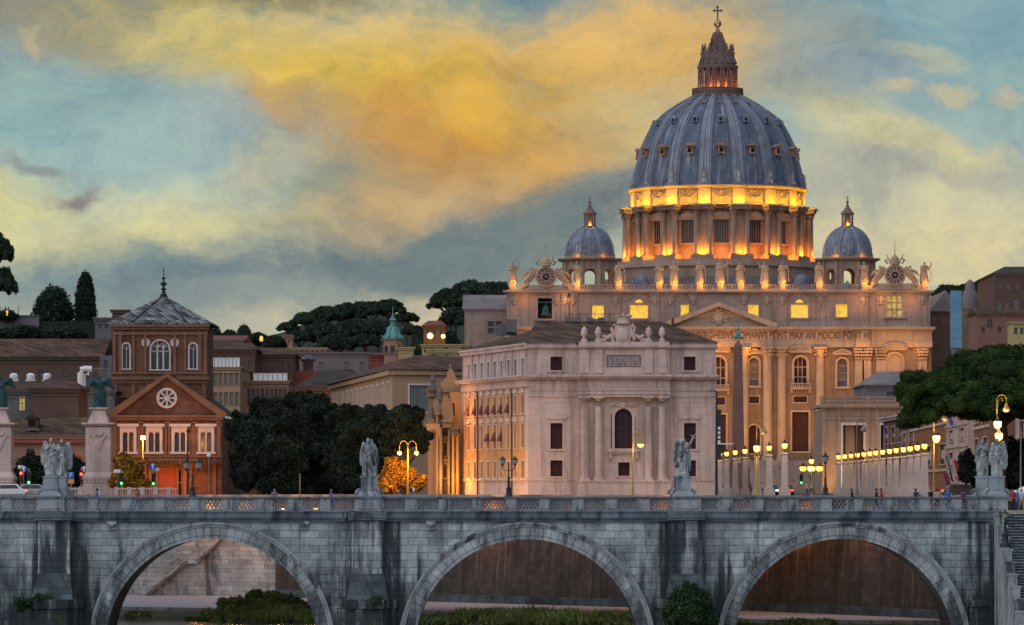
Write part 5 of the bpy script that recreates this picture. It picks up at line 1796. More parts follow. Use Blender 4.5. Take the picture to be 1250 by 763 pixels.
# ------------------------------------------------------------------ bridge angels
HA = 2.95
def angel(seed, pose):
    mb = MB(); h = HA
    cloud_base(mb, h, seed)
    sw = {'cross': .05, 'back': -.03, 'pair': .03, 'wide': -.02}.get(pose, .02)
    cx = robe(mb, h * .97, seed + 20, 1.2, sw)
    top = cx(.93 * h)
    yaw = {'cross': .6, 'back': .2, 'pair': -.5, 'wide': .35}.get(pose, 0)
    head(mb, (top, -.05 * h, .945 * h), .068 * h, yaw=yaw, long_hair=True)
    mb.tube([(top, 0, .8 * h), (top, -.03 * h, .9 * h)], .05 * h, 8)
    s = {sx: Vector((cx(.8 * h) + sx * .11 * h, 0, .80 * h)) for sx in (-1, 1)}
    wr = Vector((cx(.78 * h), .10 * h, .74 * h))
    if pose == 'cross':
        arm(mb, s[1], s[1] + Vector((.13, -.02, .05)) * h, s[1] + Vector((.20, -.05, .18)) * h, h)
        c0 = s[1] + Vector((.20, -.07, .17)) * h
        mb.tube([c0 + Vector((-.07, 0, -.10)) * h, c0 + Vector((.13, 0, .17)) * h], .020 * h, 6)
        mb.tube([c0 + Vector((-.04, 0, .13)) * h, c0 + Vector((.15, 0, .02)) * h], .020 * h, 6)
        arm(mb, s[-1], s[-1] + Vector((-.06, -.06, -.14)) * h, s[-1] + Vector((.06, -.14, -.13)) * h, h)
        wing(mb, wr + Vector((-.06 * h, 0, 0)), -1, h, .55, .5, .20, .55)
        wing(mb, wr + Vector((.02 * h, .06 * h, 0)), 1, h, .25, .9, .16, .5)
        mb.tube([(-.16 * h, .02 * h, .34 * h), (-.27 * h, .06 * h, .24 * h), (-.33 * h, .05 * h, .26 * h)], [.08 * h, .07 * h, .03 * h], 8)
        mb.tube([(.12 * h, 0, .36 * h), (.24 * h, .02 * h, .22 * h), (.27 * h, 0, .12 * h)], [.07 * h, .05 * h, .03 * h], 8)
    elif pose == 'back':
        for sx in (-1, 1):
            arm(mb, s[sx], s[sx] + Vector((sx * .10, -.03, -.13)) * h, s[sx] + Vector((sx * .05, -.13, -.15 if sx > 0 else -.04)) * h, h)
            wing(mb, wr + Vector((sx * .05 * h, .02 * h, -.03 * h)), sx, h, .5, .45, .15, .55)
        mb.tube([(.24 * h, .0, .70 * h), (.30 * h, .0, .52 * h), (.26 * h, .02 * h, .30 * h)], [.05 * h, .04 * h, .02 * h], 7)
    elif pose == 'pair':
        arm(mb, s[-1], s[-1] + Vector((-.10, -.05, -.10)) * h, s[-1] + Vector((.02, -.16, -.02)) * h, h)
        arm(mb, s[1], s[1] + Vector((.09, -.04, -.12)) * h, s[1] + Vector((.02, -.15, -.09)) * h, h)
        wing(mb, wr + Vector((-.04 * h, .02 * h, -.03 * h)), -1, h, .75, .4, .17, .55)
        wing(mb, wr + Vector((.04 * h, 0.05 * h, -.03 * h)), 1, h, .35, .9, .12, .5)
        mb.tube([(-.1 * h, 0, .35 * h), (-.22 * h, .02 * h, .2 * h), (-.24 * h, 0, .1 * h)], [.07 * h, .06 * h, .03 * h], 8)
    else:
        arm(mb, s[1], s[1] + Vector((.10, -.06, -.08)) * h, s[1] + Vector((.04, -.17, .02)) * h, h)
        arm(mb, s[-1], s[-1] + Vector((-.09, -.05, -.12)) * h, s[-1] + Vector((-.10, -.14, -.24)) * h, h)
        wing(mb, wr + Vector((.04 * h, .02 * h, -.03 * h)), 1, h, 1.0, .35, .17, .66)
        wing(mb, wr + Vector((-.04 * h, .05 * h, -.03 * h)), -1, h, .4, .9, .13, .5)
        mb.tube([(.1 * h, -.02 * h, .38 * h), (.22 * h, -.03 * h, .28 * h), (.26 * h, 0, .16 * h)], [.07 * h, .055 * h, .03 * h], 8)
    o = fuse(mb, .026, [m_marble], 'angel_statue', 1)
    me = o.data; bpy.data.objects.remove(o)
    return me

AN = {p: angel(i + 3, p) for i, p in enumerate(('cross', 'back', 'pair', 'wide'))}
zc = zz(606.2)
def bridge_angel(px, back, pose, lab, rz=0, wpx=16.5):
    y = DBK - .35 if back else DB + .35
    D_ = y
    x = X(px, DB)
    t = thing('angel_statue', lab, 'statue', (x, y, zc + .004), 'marble angels on the bridge parapet')
    p = MB()
    w = wpx * sp
    ph = zz(581) - zc
    p.box(-w / 2 - .34, w / 2 + .34, -.62, .62, 0, .16); p.box(-w / 2 - .24, w / 2 + .24, -.58, .58, .16, .30, t=.06)
    p.box(-w / 2 - .12, w / 2 + .12, -.54, .54, .30, .5, t=.08)
    p.box(-w / 2, w / 2, -.5, .5, .5, ph - .14); p.box(-w / 2 + .15, w / 2 - .15, -.53, .53, .62, ph - .28)
    p.box(-w / 2 - .07, w / 2 + .07, -.55, .55, ph - .14, ph)
    for sx in (-1, 1):
        p.tube([(sx * (w / 2 + .1), 0, .62), (sx * (w / 2 + .34), 0, .42), (sx * (w / 2 + .44), 0, .2)], [.12, .15, .12], 7)
    p.build('pedestal', m_pedestal, t, local=True)
    o = part_mesh('figure', AN[pose], t, (0, 0, ph + .06)); o.rotation_euler = (0, 0, rz); o.scale = (.72, .78, 1)
    return t
bridge_angel(449, False, 'back', 'single winged marble angel with both wings raised, against the dark trees')
bridge_angel(449, True, 'pair', 'marble angel on the far parapet, hidden behind the single angel before the dark trees')
bridge_angel(834.5, False, 'cross', 'marble angel lifting a cross in its raised right hand, before the pale palazzo', .25)
bridge_angel(836, True, 'wide', 'marble angel on the far parapet behind the angel with the cross')
bridge_angel(61.5, False, 'pair', 'left marble angel of the pair between the two bridge pillars, near parapet', .2, 18)
bridge_angel(61.8, True, 'wide', 'right marble angel of the pair between the two bridge pillars, far parapet', .1, 14)
bridge_angel(1217.5, False, 'wide', 'marble angel with one wing spread at the top of the river stair', -.1, 17)
bridge_angel(1218, True, 'pair', 'marble angel in profile under the stone pine, left neighbour of the stair angel', -.3, 16).location.x = X(1214, DB)

# ------------------------------------------------------------------ pillars with bronze victories (next bridge upstream)
DP = 560.0
def victory_pillar(px0, px1, lab, lab2, mirror):
    x0, x1 = X(px0, DP), X(px1, DP); cx = (x0 + x1) / 2; w = x1 - x0
    z = lambda py: Z(py, DP)
    t = thing('bridge_pillar', lab, 'pillar', (cx, DP, 0), 'pillars with bronze winged figures')
    m = MB()
    m.box(cx - w * .62, cx + w * .62, DP - w * .62, DP + w * .62, -.6, z(592), t=0)
    m.box(cx - w * .60, cx + w * .60, DP - w * .6, DP + w * .6, z(592), z(585.5)); m.box(cx - w * .64, cx + w * .64, DP - w * .64, DP + w * .64, z(585.5), z(582))
    m.box(cx - w * .62, cx + w * .62, DP - w * .62, DP + w * .62, z(582), z(576), t=w * .12)
    m.build('base', m_pal, t)
    m = MB()
    m.box(cx - w / 2, cx + w / 2, DP - w / 2, DP + w / 2, z(576), z(520))
    for sx in (-.36, .12): m.box(cx - w * .5 - .05, cx - w * .5 + .1, DP + sx * w, DP + (sx + .24) * w, z(574), z(524))
    m.box(cx + w * -.36, cx + w * -.30, DP - w / 2 - .06, DP - w / 2 + .02, z(575), z(522))
    m.build('shaft', m_pal, t)
    m = MB()
    for k in range(4): m.box(cx - w * (.5 + .03 * k), cx + w * (.5 + .03 * k), DP - w * (.5 + .03 * k), DP + w * (.5 + .03 * k), z(521.5 - k * .9), z(520.6 - k * .9))
    m.box(cx - w * .66, cx + w * .66, DP - w * .66, DP + w * .66, z(518), z(516.2))
    m.box(cx - w * .42, cx + w * .42, DP - w * .42, DP + w * .42, z(516.2), z(509.5), t=.2)
    m.box(cx - w * .33, cx + w * .33, DP - w * .33, DP + w * .33, z(509.5), z(499.5), t=.25); m.box(cx - w * .36, cx + w * .36, DP - w * .36, DP + w * .36, z(499.5), z(497.5))
    for i in range(9): m.cbox(cx - w * .58 + w * 1.16 * i / 8, DP - w * .6, z(519.5), .12, .12, .2)
    m.build('capital', m_pal, t)
    m = MB()
    yf = DP - w / 2 - .05
    m.ball((cx + .1, yf, z(541)), (.55, .18, .7), 10); m.ball((cx + .1, yf, z(546)), (.35, .15, .4), 8)
    for sx in (-1, 1):
        m.tube([(cx + .1 + sx * .4, yf, z(538)), (cx + .1 + sx * .95, yf, z(531)), (cx + .1 + sx * 1.2, yf, z(535))], [.16, .14, .07], 6)
        m.tube([(cx + .1 + sx * .3, yf, z(531)), (cx + .1 + sx * .6, yf, z(527.5))], [.18, .1], 6)
    m.ball((cx + .1, yf, z(531)), (.35, .15, .3), 8)
    for i in range(7): m.ball((cx - w * .5 + w * i / 6, DP - w * .6, z(588)), (.3, .14, .2), 6)
    m.build('carved_cartouche', m_pal, t)
    v = thing('winged_victory', lab2, 'statue', (cx, DP, z(497.4)), 'bronze winged figures')
    mb = MB(); h = 4.0
    cxf = robe(mb, h, 50 + int(mirror), 1.15, .04)
    head(mb, (cxf(.93 * h), 0, .93 * h), .06 * h, yaw=.5, long_hair=True)
    for sx in (-1, 1):
        s_ = Vector((cxf(.8 * h) + sx * .11 * h, 0, .8 * h))
        arm(mb, s_, s_ + Vector((sx * .12, -.04, .02)) * h, s_ + Vector((sx * .2, -.1, .08 if sx > 0 else -.1)) * h, h)
        for i in range(7):
            a = Vector((sx * .05 * h, .08 * h, .76 * h)); t_ = i / 6
            b = a + Vector((sx * (.30 + .14 * t_) * h, (.12) * h, (.16 - .34 * t_) * h))
            mb.tube([a, (a + b) / 2 + Vector((0, 0, .05 * h)), b], [.06 * h, .05 * h, .02 * h], 6)
    mb.ball((0, 0, .03 * h), (.2 * h, .2 * h, .07 * h), 10)
    fuse(mb, .055, [m_bronze], 'figure', 1, parent=v)
victory_pillar(106, 136, 'pale stone pillar with carved cartouche right of the pair of angels, bronze figure on top', 'green bronze winged figure on the pillar beside the brick gable front', False)
victory_pillar(-14, 15, 'pale stone pillar cut by the left edge of the photo', 'green bronze winged figure at the left edge of the photo', True)
# ------------------------------------------------------------------ travertine palazzo in front of the basilica
DQ = 520.0
m_rshut = mat('dark_red_awning', (.16, .045, .04), .1, 1, .9)
sq = S(1, DQ)
def qx(p): return X(p, DQ)
def qz(p): return Z(p, DQ)
PA = thing('palazzo', 'pale travertine palazzo with four giant columns, arched window and ochre window side', 'palace', (qx(760), DQ, 0))
MQ = frame_at(0, DQ)
xa, xb = qx(646), qx(874)
H = []
for a, b, c, d, k in ((672, 686, 452, 435.5, 'r'), (835, 849, 452, 435.5, 'r'), (672, 686.5, 548, 516.5, 'm'), (835, 849.5, 548, 516.5, 'm'), (672, 686.5, 581.5, 562, 'r'), (835, 849.5, 581.5, 562, 'r')):
    H.append((qx(a), qx(b), qz(c), qz(d), False, k))
cxp, cxq = 707, 816
m = MB(MQ)
wall(m, xa, qx(cxp), -.05, qz(418), [h[:5] for h in H if h[0] < qx(700)], .45)
wall(m, qx(cxq), xb, -.05, qz(418), [h[:5] for h in H if h[0] > qx(800)], .45)
# sunk panels round the side bays
MC = frame_at(0, DQ - .75)
HC = [(qx(750), qx(771.5), qz(547.5), qz(499), True, 'a'), (qx(754.5), qx(768.5), qz(581), qz(564.5), False, 'r')]
m.M = MC
wall(m, qx(cxp), qx(cxq), -.05, qz(418), [h[:5] for h in HC], .6)
m.M = None
for p in (cxp, cxq):
    m.quad((qx(p), DQ - .75, -.05), (qx(p), DQ, -.05), (qx(p), DQ, qz(418)), (qx(p), DQ - .75, qz(418)))
# right flank and back
m.quad((xb, DQ, -.05), (xb, DQ + 34, -.05), (xb, DQ + 34, qz(418)), (xb, DQ, qz(418)))
m.build('front_wall', m_pal, PA)
for h in H:
    window(PA, MQ, h, .45, m_shut, m_pal, .28, .08, (2, 2) if h[5] == 'm' else (2, 1), m_shut, True, 'cornice' if h[5] == 'm' else None)
window(PA, MC, HC[0], .6, m_shut, m_pal, .45, .1, (3, 4), m_metal, True)
window(PA, MC, HC[1], .6, m_shut, m_pal, .22, .08, (2, 1), m_shut, True)
m = MB()
def ring(px0, px1, py0, py1, t, pr, y):
    x0, x1, z0, z1 = qx(px0), qx(px1), qz(py1), qz(py0)
    m.box(x0, x0 + t, y - pr, y + .02, z0, z1); m.box(x1 - t, x1, y - pr, y + .02, z0, z1); m.box(x0 + t, x1 - t, y - pr, y + .02, z1 - t, z1)
for a, b in ((659, 700), (824, 866)):
    ring(a, b, 484, 586, .18, .07, DQ); ring(a + 3.5, b - 3.5, 490, 586, .12, .05, DQ)
ring(744, 778, 491, 550, .25, .1, DQ - .75)
# balcony under the arched window, frame of the small window below it
m.box(qx(741), qx(781), DQ - 1.25, DQ - .73, qz(551.5), qz(549)); m.box(qx(743), qx(779), DQ - 1.05, DQ - .73, qz(554), qz(551.5))
for p in (745, 777): m.box(qx(p - 1.5), qx(p + 1.5), DQ - 1.1, DQ - .74, qz(560), qz(554))
m.ball((qx(761), DQ - .95, qz(494.5)), (.5, .2, .45), 8)
for sx in (-1, 1): m.tube([(qx(761) + sx * .5, DQ - .9, qz(495)), (qx(761) + sx * 1.2, DQ - .9, qz(493.5)), (qx(761) + sx * 1.5, DQ - .9, qz(496.5))], [.15, .18, .08], 6)
m.build('wall_moulding', m_pal, PA)
for p in (713.5, 730.5, 791.5, 808):
    mb = MB(); column(mb, qx(p), DQ - 1.35, qz(587), qz(485), 5.2 * sq, 24, False); mb.build('column', m_pal, PA, 40)
m = MB()
# plinth, string courses, entablature, attic
y0 = DQ
m.box(xa - .12, qx(cxp) - .01, y0 - .14, y0 + .02, -.04, qz(587)); m.box(qx(cxq) + .01, xb + .12, y0 - .14, y0 + .02, -.04, qz(587))
m.box(xa - .2, qx(cxp) - .01, y0 - .24, y0 + .02, qz(587), qz(585)); m.box(qx(cxq) + .01, xb + .2, y0 - .24, y0 + .02, qz(587), qz(585))
m.box(qx(cxp) - .25, qx(cxq) + .25, y0 - 2.1, y0 - .74, -.04, qz(588.6)); m.box(qx(cxp) - .35, qx(cxq) + .35, y0 - 2.2, y0 - .74, qz(588.6), qz(587))
m.box(qx(cxp) - .1, qx(cxq) + .1, y0 - 1.9, y0 - .74, qz(485), qz(475.5)); m.box(qx(cxp) - .2, qx(cxq) + .2, y0 - 2.05, y0 - .74, qz(481.6), qz(480)); m.box(qx(cxp) - .2, qx(cxq) + .2, y0 - 2.02, y0 - .74, qz(477), qz(475.5))
m.box(qx(cxp) - .1, qx(cxq) + .1, y0 - 1.7, y0 - .74, qz(475.5), qz(464))
for a, b, yy_ in ((xa - .1, qx(cxp) - .11, y0), (qx(cxq) + .11, xb + .1, y0)):
    m.box(a, b, yy_ - .15, yy_ + .02, qz(484), qz(481.5)); m.box(a, b, yy_ - .12, yy_ + .02, qz(477), qz(475.8))
for (a, b, y1) in ((xa - .3, qx(cxp) - .31, y0), (qx(cxp) - .3, qx(cxq) + .3, y0 - 1.7), (qx(cxq) + .31, xb + .3, y0)):
    m.box(a, b, y1 - .35, y0 + .01, qz(464), qz(462.2)); m.box(a, b, y1 - .7, y0 + .01, qz(462.2), qz(460.3)); m.box(a, b, y1 - .9, y0 + .01, qz(460.3), qz(457.5))
    n = int((b - a) / .55)
    for i in range(n): m.box(a + (b - a) * (i + .3) / n, a + (b - a) * (i + .7) / n, y1 - .62, y1 - .36, qz(463.6), qz(462.25))
m.box(qx(cxp) - .05, qx(cxq) + .05, y0 - 1.2, y0 - .74, qz(457.5), qz(425))
for p in (713.5, 730.5, 791.5, 808): m.box(qx(p - 5), qx(p + 5), y0 - 1.45, y0 - 1.18, qz(456), qz(426.5))
for (a, b, y1) in ((xa - .2, qx(cxp) - .21, y0), (qx(cxp) - .2, qx(cxq) + .2, y0 - 1.35), (qx(cxq) + .21, xb + .2, y0)):
    m.box(a, b, y1 - .3, y0 + .02, qz(425.6), qz(424)); m.box(a, b, y1 - .45, y0 + .02, qz(424), qz(422)); m.box(a + .15, b - .15, y1 - .15, y0 + .6, qz(422), qz(417.6))
m.build('entablature', m_pal, PA)
# dedication plaque: worn capitals
m = MB(); m.box(qx(740), qx(782), y0 - 1.28, y0 - 1.18, qz(448), qz(433.5)); pq = m.build('plaque', m_mauve, PA)
m = MB(); rd = random.Random(4)
for r in range(4):
    x = qx(742.5)
    z = qz(437.2 + r * 2.9)
    while x < qx(779.5):
        w_ = rd.uniform(.05, .14); m.box(x, x + w_, y0 - 1.30, y0 - 1.275, z - .07, z + .1); x += w_ + rd.choice((.06, .06, .07, .2))
m.build('worn_lettering', m_pal, pq)
# urns on the parapet, crowned coat of arms
for p in (713, 730, 791.5, 808):
    m = MB(); m.cbox(qx(p), y0 - 1.0, qz(417.7), .75, .75, .25)
    m.lathe([(.3, 0), (.18, .2), (.2, .35), (.42, .65), (.4, .95), (.3, 1.1), (.36, 1.18), (.12, 1.45), (0, 1.6)], (qx(p), y0 - 1.0, qz(417.7) + .25), 12, cap=False)
    m.build('urn', m_pal, PA, 40)
m = MB()
cx = qx(760.5); yf = y0 - 1.35
m.prism([(cx - .95, qz(397)), (cx - 1.05, qz(408)), (cx - .75, qz(418)), (cx, qz(426.5)), (cx + .75, qz(418)), (cx + 1.05, qz(408)), (cx + .95, qz(397))], yf - .1, yf + .5)
m.ball((cx, yf - .1, qz(409)), (.7, .25, .95), 12)
for sx in (-1, 1):
    m.tube([(cx + sx * .95, yf, qz(396)), (cx + sx * 1.35, yf, qz(401)), (cx + sx * 1.15, yf, qz(408)), (cx + sx * 1.3, yf, qz(415)), (cx + sx * .8, yf, qz(421))], [.22, .25, .18, .22, .12], 7)
    m.tube([(cx + sx * 1.2, yf + .2, qz(409)), (cx + sx * 1.9, yf + .2, qz(413)), (cx + sx * 2.4, yf + .2, qz(410)), (cx + sx * 2.2, yf + .2, qz(406.5))], [.22, .28, .22, .12], 7)
    m.tube([(cx + sx * 2.0, yf + .3, qz(415)), (cx + sx * 3.0, yf + .3, qz(416.2))], [.3, .15], 7)
m.lathe([(.75, 0), (.85, .15), (.72, .3), (.8, .8), (.95, 1.0)], (cx, yf + .2, qz(396.5)), 14)
for k in range(7):
    a = 2 * pi * k / 7; m.ball((cx + .85 * cos(a), yf + .2 + .85 * sin(a), qz(386)), .18, 6)
m.tube([(cx, yf + .2, qz(388)), (cx, yf + .2, qz(383))], [.25, .1], 6)
m.build('coat_of_arms', m_pal, PA, 50)
# ochre side wall turning away to the left
cA = Vector((qx(646), DQ, 0)); D2 = 551.0
cB = Vector((X(564.5, D2), D2, 0))
ang = atan2(cB.y - cA.y, cB.x - cA.x)
Ls = (cB - cA).length
# local x runs from the far end to the corner so that the outside faces the street
MS = Matrix.Translation(cB) @ Matrix.Rotation(ang + pi, 4, 'Z')
def along(px):            # distance from the far end of the point seen at px
    t = (px - 625) / F
    d = cA - cB
    # (cB.x + s*d.x)/(cB.y + s*d.y) = t
    s_ = (t * cB.y - cB.x) / (d.x - t * d.y)
    return s_ * Ls
HS = []
cols = [572.5, 580.5, 588.5, 596.5, 604.5, 612.5, 621, 629.5, 638.5]
for i, p in enumerate(cols):
    xx = along(p); w = 1.15
    for (r0, r1, ar, k) in ((458.5, 437, False, 't'), (504, 481.5, True, 'a'), (546, 516.5, True, 'a'), (583, 562.5, True, 'b')):
        HS.append((xx - w / 2, xx + w / 2, qz(r0), qz(r1), False, k, i))
m = MB(MS)
wall(m, 0, Ls, qz(585), qz(459.5), [h[:5] for h in HS if h[5] != 't'], .35)
m.build('side_wall', m_palo, PA)
m = MB(MS)
wall(m, 0, Ls, qz(457.5), qz(419), [h[:5] for h in HS if h[5] == 't'], .35)
wall(m, 0, Ls, -.05, qz(585), [], .3)
m.box(-.2, Ls + .02, -.25, .01, qz(586.5), qz(584.5))
m.box(-.2, Ls - .02, -.75, .02, qz(462), qz(459.5)); m.box(-.3, Ls - .03, -.95, .02, qz(459.5), qz(457.4)); m.box(-.1, Ls - .02, -.2, .02, qz(472), qz(462))
m.box(-.2, Ls - .02, -.35, .02, qz(425.5), qz(421)); m.box(-.2, Ls - .02, -.5, .02, qz(421), qz(418.5))
m.box(-.1, along(567.8), -.12, .02, qz(584), qz(473)); 
m.box(along(642), Ls, -.1, .02, qz(584), qz(473))
for i in range(10):
    p = cols[0] - 4 if i == 0 else (cols[-1] + 4 if i == 9 else (cols[i - 1] + cols[i]) / 2)
    xx = along(p); m.box(xx - .3, xx + .3, -.14, .02, qz(457), qz(426))
m.build('side_trim', m_pal, PA)
rd = random.Random(8)
for h in HS:
    o = window(PA, MS, h, .35, m_gshut if rd.random() < .5 else m_glass, m_trimw, .16, .07, (2, 2), m_trimw, True, 'seg' if h[5] == 'a' else None)
    if (h[5] == 'a' and h[2] > qz(510) and h[6] in (0, 1, 2, 3, 4, 5, 6)) or (h[2] < qz(540) and h[2] > qz(550) and h[6] in (3, 4, 5)):
        mb = MB(MS); z1 = h[3] - .9
        mb.quad((h[0], -.05, z1), (h[1], -.05, z1), (h[1], -.55, z1 - 1.1), (h[0], -.55, z1 - 1.1))
        mb.add([(h[0], -.05, z1), (h[0], -.55, z1 - 1.1), (h[0], -.05, z1 - 1.0)], [(0, 1, 2)]); mb.add([(h[1], -.05, z1), (h[1], -.55, z1 - 1.1), (h[1], -.05, z1 - 1.0)], [(0, 1, 2)])
        mb.build('awning', m_rshut, o)
# downpipes
m = MB(MS)
for p in (584.5, 626): m.tube([(along(p), -.16, .2), (along(p), -.16, qz(473))], .1, 6)
m.build('downpipe', m_brown, PA)
# hipped tile roof
ze = qz(418.6) + .02
Pq = [Vector((xa - .4, DQ - .4, ze)), Vector((xb + .3, DQ - .4, ze)), Vector((xb + .3, DQ + 34, ze)), Vector((cB.x - .5, cB.y + .3, ze)), Vector((cB.x + 14, DQ + 60, ze))]
zr = Z(392.3, DQ + 13)
R = [Vector((qx(649) + .6, DQ + 13, zr)), Vector((X(808, DQ + 13), DQ + 13, zr)), Vector((X(780, DQ + 30), DQ + 30, zr)), Vector((qx(650), DQ + 44, zr))]
m = MB()
m.add([*Pq, *R], [(0, 1, 6, 5), (1, 2, 7, 6), (0, 5, 8, 3), (3, 8, 4), (2, 4, 8, 7), (5, 6, 7, 8), (0, 3, 4, 2, 1)])
m.build('roof', m_tile2, PA, fix=True)
m = MB(); m.box(X(606, 535), X(631, 535), 535, 536, zr - 1.6, zr - .3); m.box(X(618, 533), X(631, 533), 533, 534.99, zr - 1.3, zr + .25); m.build('roof_hut', m_grey, PA)
for p in (690, 701, 716, 730): m = MB(); m.box(X(p, 533), X(p + 8, 533), 532, 533.4, zr - .1, zr + .42); m.build('skylight', m_grey, PA)
m = MB(); m.box(X(820, 530), X(823, 530), 530, 531, zr - 1.3, zr + .3); m.build('chimney', m_brown, PA)
m = MB()
for i in range(9): m.tube([(X(690 + i * 9, 533.5), 533.5, zr), (X(690 + i * 9, 533.5), 533.5, zr + .9)], .03, 4)
m.tube([(X(690, 533.5), 533.5, zr + .9), (X(762, 533.5), 533.5, zr + .9)], .03, 4)
m.build('roof_railing', m_metal, PA)
for px in (576, 600, 640): lamp(PA, (X(px, 512) - 1, 512, 2.0), ORNG, 420, .2)
lamp(PA, (X(601, 530) - 3, 522, 1.2), (1., .45, .06), 1500, .2)
for px in (700, 760, 820, 866): lamp(PA, (X(px, 508), 508, 1.5), WARM, 160, .3)
# ------------------------------------------------------------------ brick hospital church with octagonal tower
DH = 650.0
m_dbrick = mat('dull_brick', (.20, .105, .08), .12, .4, .92, fine=.1)
sh = S(1, DH)
def hx(p): return X(p, DH)
def hz(p): return Z(p, DH)
HO = thing('brick_church', 'brick church hall with gabled front, rose window and octagonal tower under a slate roof', 'church', (hx(203), DH, 0))
MH = frame_at(0, DH)
hl, hr = hx(136.5), hx(270.5)
WB = []
for c in (156.5, 188.3, 219.5, 251.5): WB.append((hx(c - 6.6), hx(c + 6.6), hz(551.5), hz(527), False))
low = [(hx(193), hx(215.5), -.05, hz(573.5), False), (hx(217), hx(221), -.05, hz(574), False)]
m = MB(MH)
wall(m, hl, hr, -.05, hz(509), WB + low, .45)
gx, gz = hx(203.7), hz(459)
m.add([(hl, 0, hz(509)), (hr, 0, hz(509)), (gx, 0, gz)], [(0, 1, 2)])
m.M = None
for x in (hl, hr): m.quad((x, DH, -.05), (x, DH + 45, -.05), (x, DH + 45, hz(509)), (x, DH, hz(509)))
m.build('front_wall', m_brick, HO)
for h in WB:
    o = window(HO, MH, h, .45, m_glass, m_trimw, .42, .12, (2, 1), m_trimw, True, 'cornice')
    mb = MB(MH); xm_ = (h[0] + h[1]) / 2
    for sx in (-1, 1):                       # paired lights under little round arches
        x0, x1 = (h[0], xm_ - .09) if sx < 0 else (xm_ + .09, h[1])
        r = (x1 - x0) / 2; c_ = (x0 + x1) / 2; zt = h[3] - r - .1; n = 8
        pts = [(c_ - r * cos(pi * k / n), zt + r * sin(pi * k / n)) for k in range(n + 1)]
        mb.prism([(x0, h[3])] + [(p[0], p[1]) for p in pts] + [(x1, h[3])], .06, .2)
    mb.box(xm_ - .1, xm_ + .1, .05, .22, h[2], h[3])
    mb.build('twin_arch', m_trimw, o)
window(HO, MH, low[0], .45, m_red, m_brickl, .3, .1, (1, 1), m_brickl, False, None, 'door')
window(HO, MH, low[1], .45, m_dark, None, name='door')
m = MB(MH)
for p in (140, 170, 173.5, 203, 206, 236, 240, 267): m.box(hx(p - 1.9), hx(p + 1.9), -.14, .02, hz(556), hz(515)); 
for p in (140, 172, 204.5, 237, 267): m.box(hx(p - 3), hx(p + 3), -.2, .02, hz(518), hz(514))
m.box(hl - .2, hr + .2, -.35, .02, hz(513), hz(509.5)); m.box(hl - .35, hr + .35, -.6, .02, hz(509.5), hz(506.8)); m.box(hl - .1, hr + .1, -.2, .02, hz(519.5), hz(517))
m.box(hl - .1, hr + .1, -.35, .02, hz(558.5), hz(556)); 
for sx in (-1, 1):
    xe = gx + sx * (hr - hl) / 2
    m.prism([(xe + sx * .7, hz(507)), (xe + sx * .7, hz(504)), (gx, hz(455.5)), (gx, hz(460.5)), (xe - sx * .6, hz(507))], -.55, .05)
for p in (163, 177, 184, 226, 234, 262): m.box(hx(p - 2), hx(p + 2), -.25, .02, 0, hz(560))
m.box(hx(181), hx(242), -.6, -.02, hz(566), hz(559.5))
m.build('brick_trim', m_brickl, HO)
m = MB(MH)
m.box(hx(181) - .2, hx(272), -2.3, -.03, hz(566.5), hz(562.5), t=0)
m.build('porch_roof', m_tiled, HO)
# rose window
M0 = Matrix.Translation((gx, DH - .02, hz(486))) @ Matrix.Rotation(radians(90), 4, 'X')
R_ = 12.6 * sh
mb = MB(M0)
mb.lathe([(R_, -.1), (R_, .12), (R_ * .86, .2), (R_ * .78, .1)], n=36, cap=False); mb.lathe([(R_ * .8, .05), (0, .06)], n=36, cap=False)
rw_ = mb.build('rose_window', m_trimw, HO, 40)
mb = MB(M0)
for k in range(8):
    a = 2 * pi * k / 8 + pi / 8
    r0, r1 = R_ * .2, R_ * .70
    pts = [(r0 * cos(a), r0 * sin(a)), (R_ * .45 * cos(a - .22), R_ * .45 * sin(a - .22)), (r1 * cos(a - .27), r1 * sin(a - .27)), ((r1 + .12) * cos(a), (r1 + .12) * sin(a)), (r1 * cos(a + .27), r1 * sin(a + .27)), (R_ * .45 * cos(a + .22), R_ * .45 * sin(a + .22))]
    mb.prism(pts, .04, .10, 'z')
mb.build('rose_glass', m_glass, rw_)
m = MB(); m.add([(hl - .3, DH, hz(507)), (gx, DH - .3, hz(455.8)), (hr + .3, DH, hz(507)), (hl - .3, DH + 45, hz(507)), (gx, DH + 45, hz(455.8)), (hr + .3, DH + 45, hz(507))], [(0, 1, 4, 3), (1, 2, 5, 4)])
m.build('roof', m_tiled, HO)
# octagonal tower behind the front: full lower block, flat front with three tall windows
DT = 662.0
def tx(p): return X(p, DT)
def tz(p): return Z(p, DT)
tl, tr_ = tx(138), tx(252.5)
MT = frame_at(0, DT)
TW = [(tx(150), tx(158), tz(450), tz(419.5), True), (tx(184.5), tx(206.5), tz(451), tz(415.8), True), (tx(231.5), tx(240), tz(450), tz(419.5), True)]
m = MB(MT)
wall(m, tl, tr_, 4, tz(397), TW, .5)
m.M = None
dep_ = tr_ - tl
m.quad((tl, DT, 4), (tl, DT + dep_, 4), (tl, DT + dep_, tz(397)), (tl, DT, tz(397))); m.quad((tr_, DT, 4), (tr_, DT + dep_, 4), (tr_, DT + dep_, tz(397)), (tr_, DT, tz(397)))
m.quad((tl, DT + dep_, 4), (tr_, DT + dep_, 4), (tr_, DT + dep_, tz(397)), (tl, DT + dep_, tz(397)))
m.build('tower_wall', m_brick, HO)
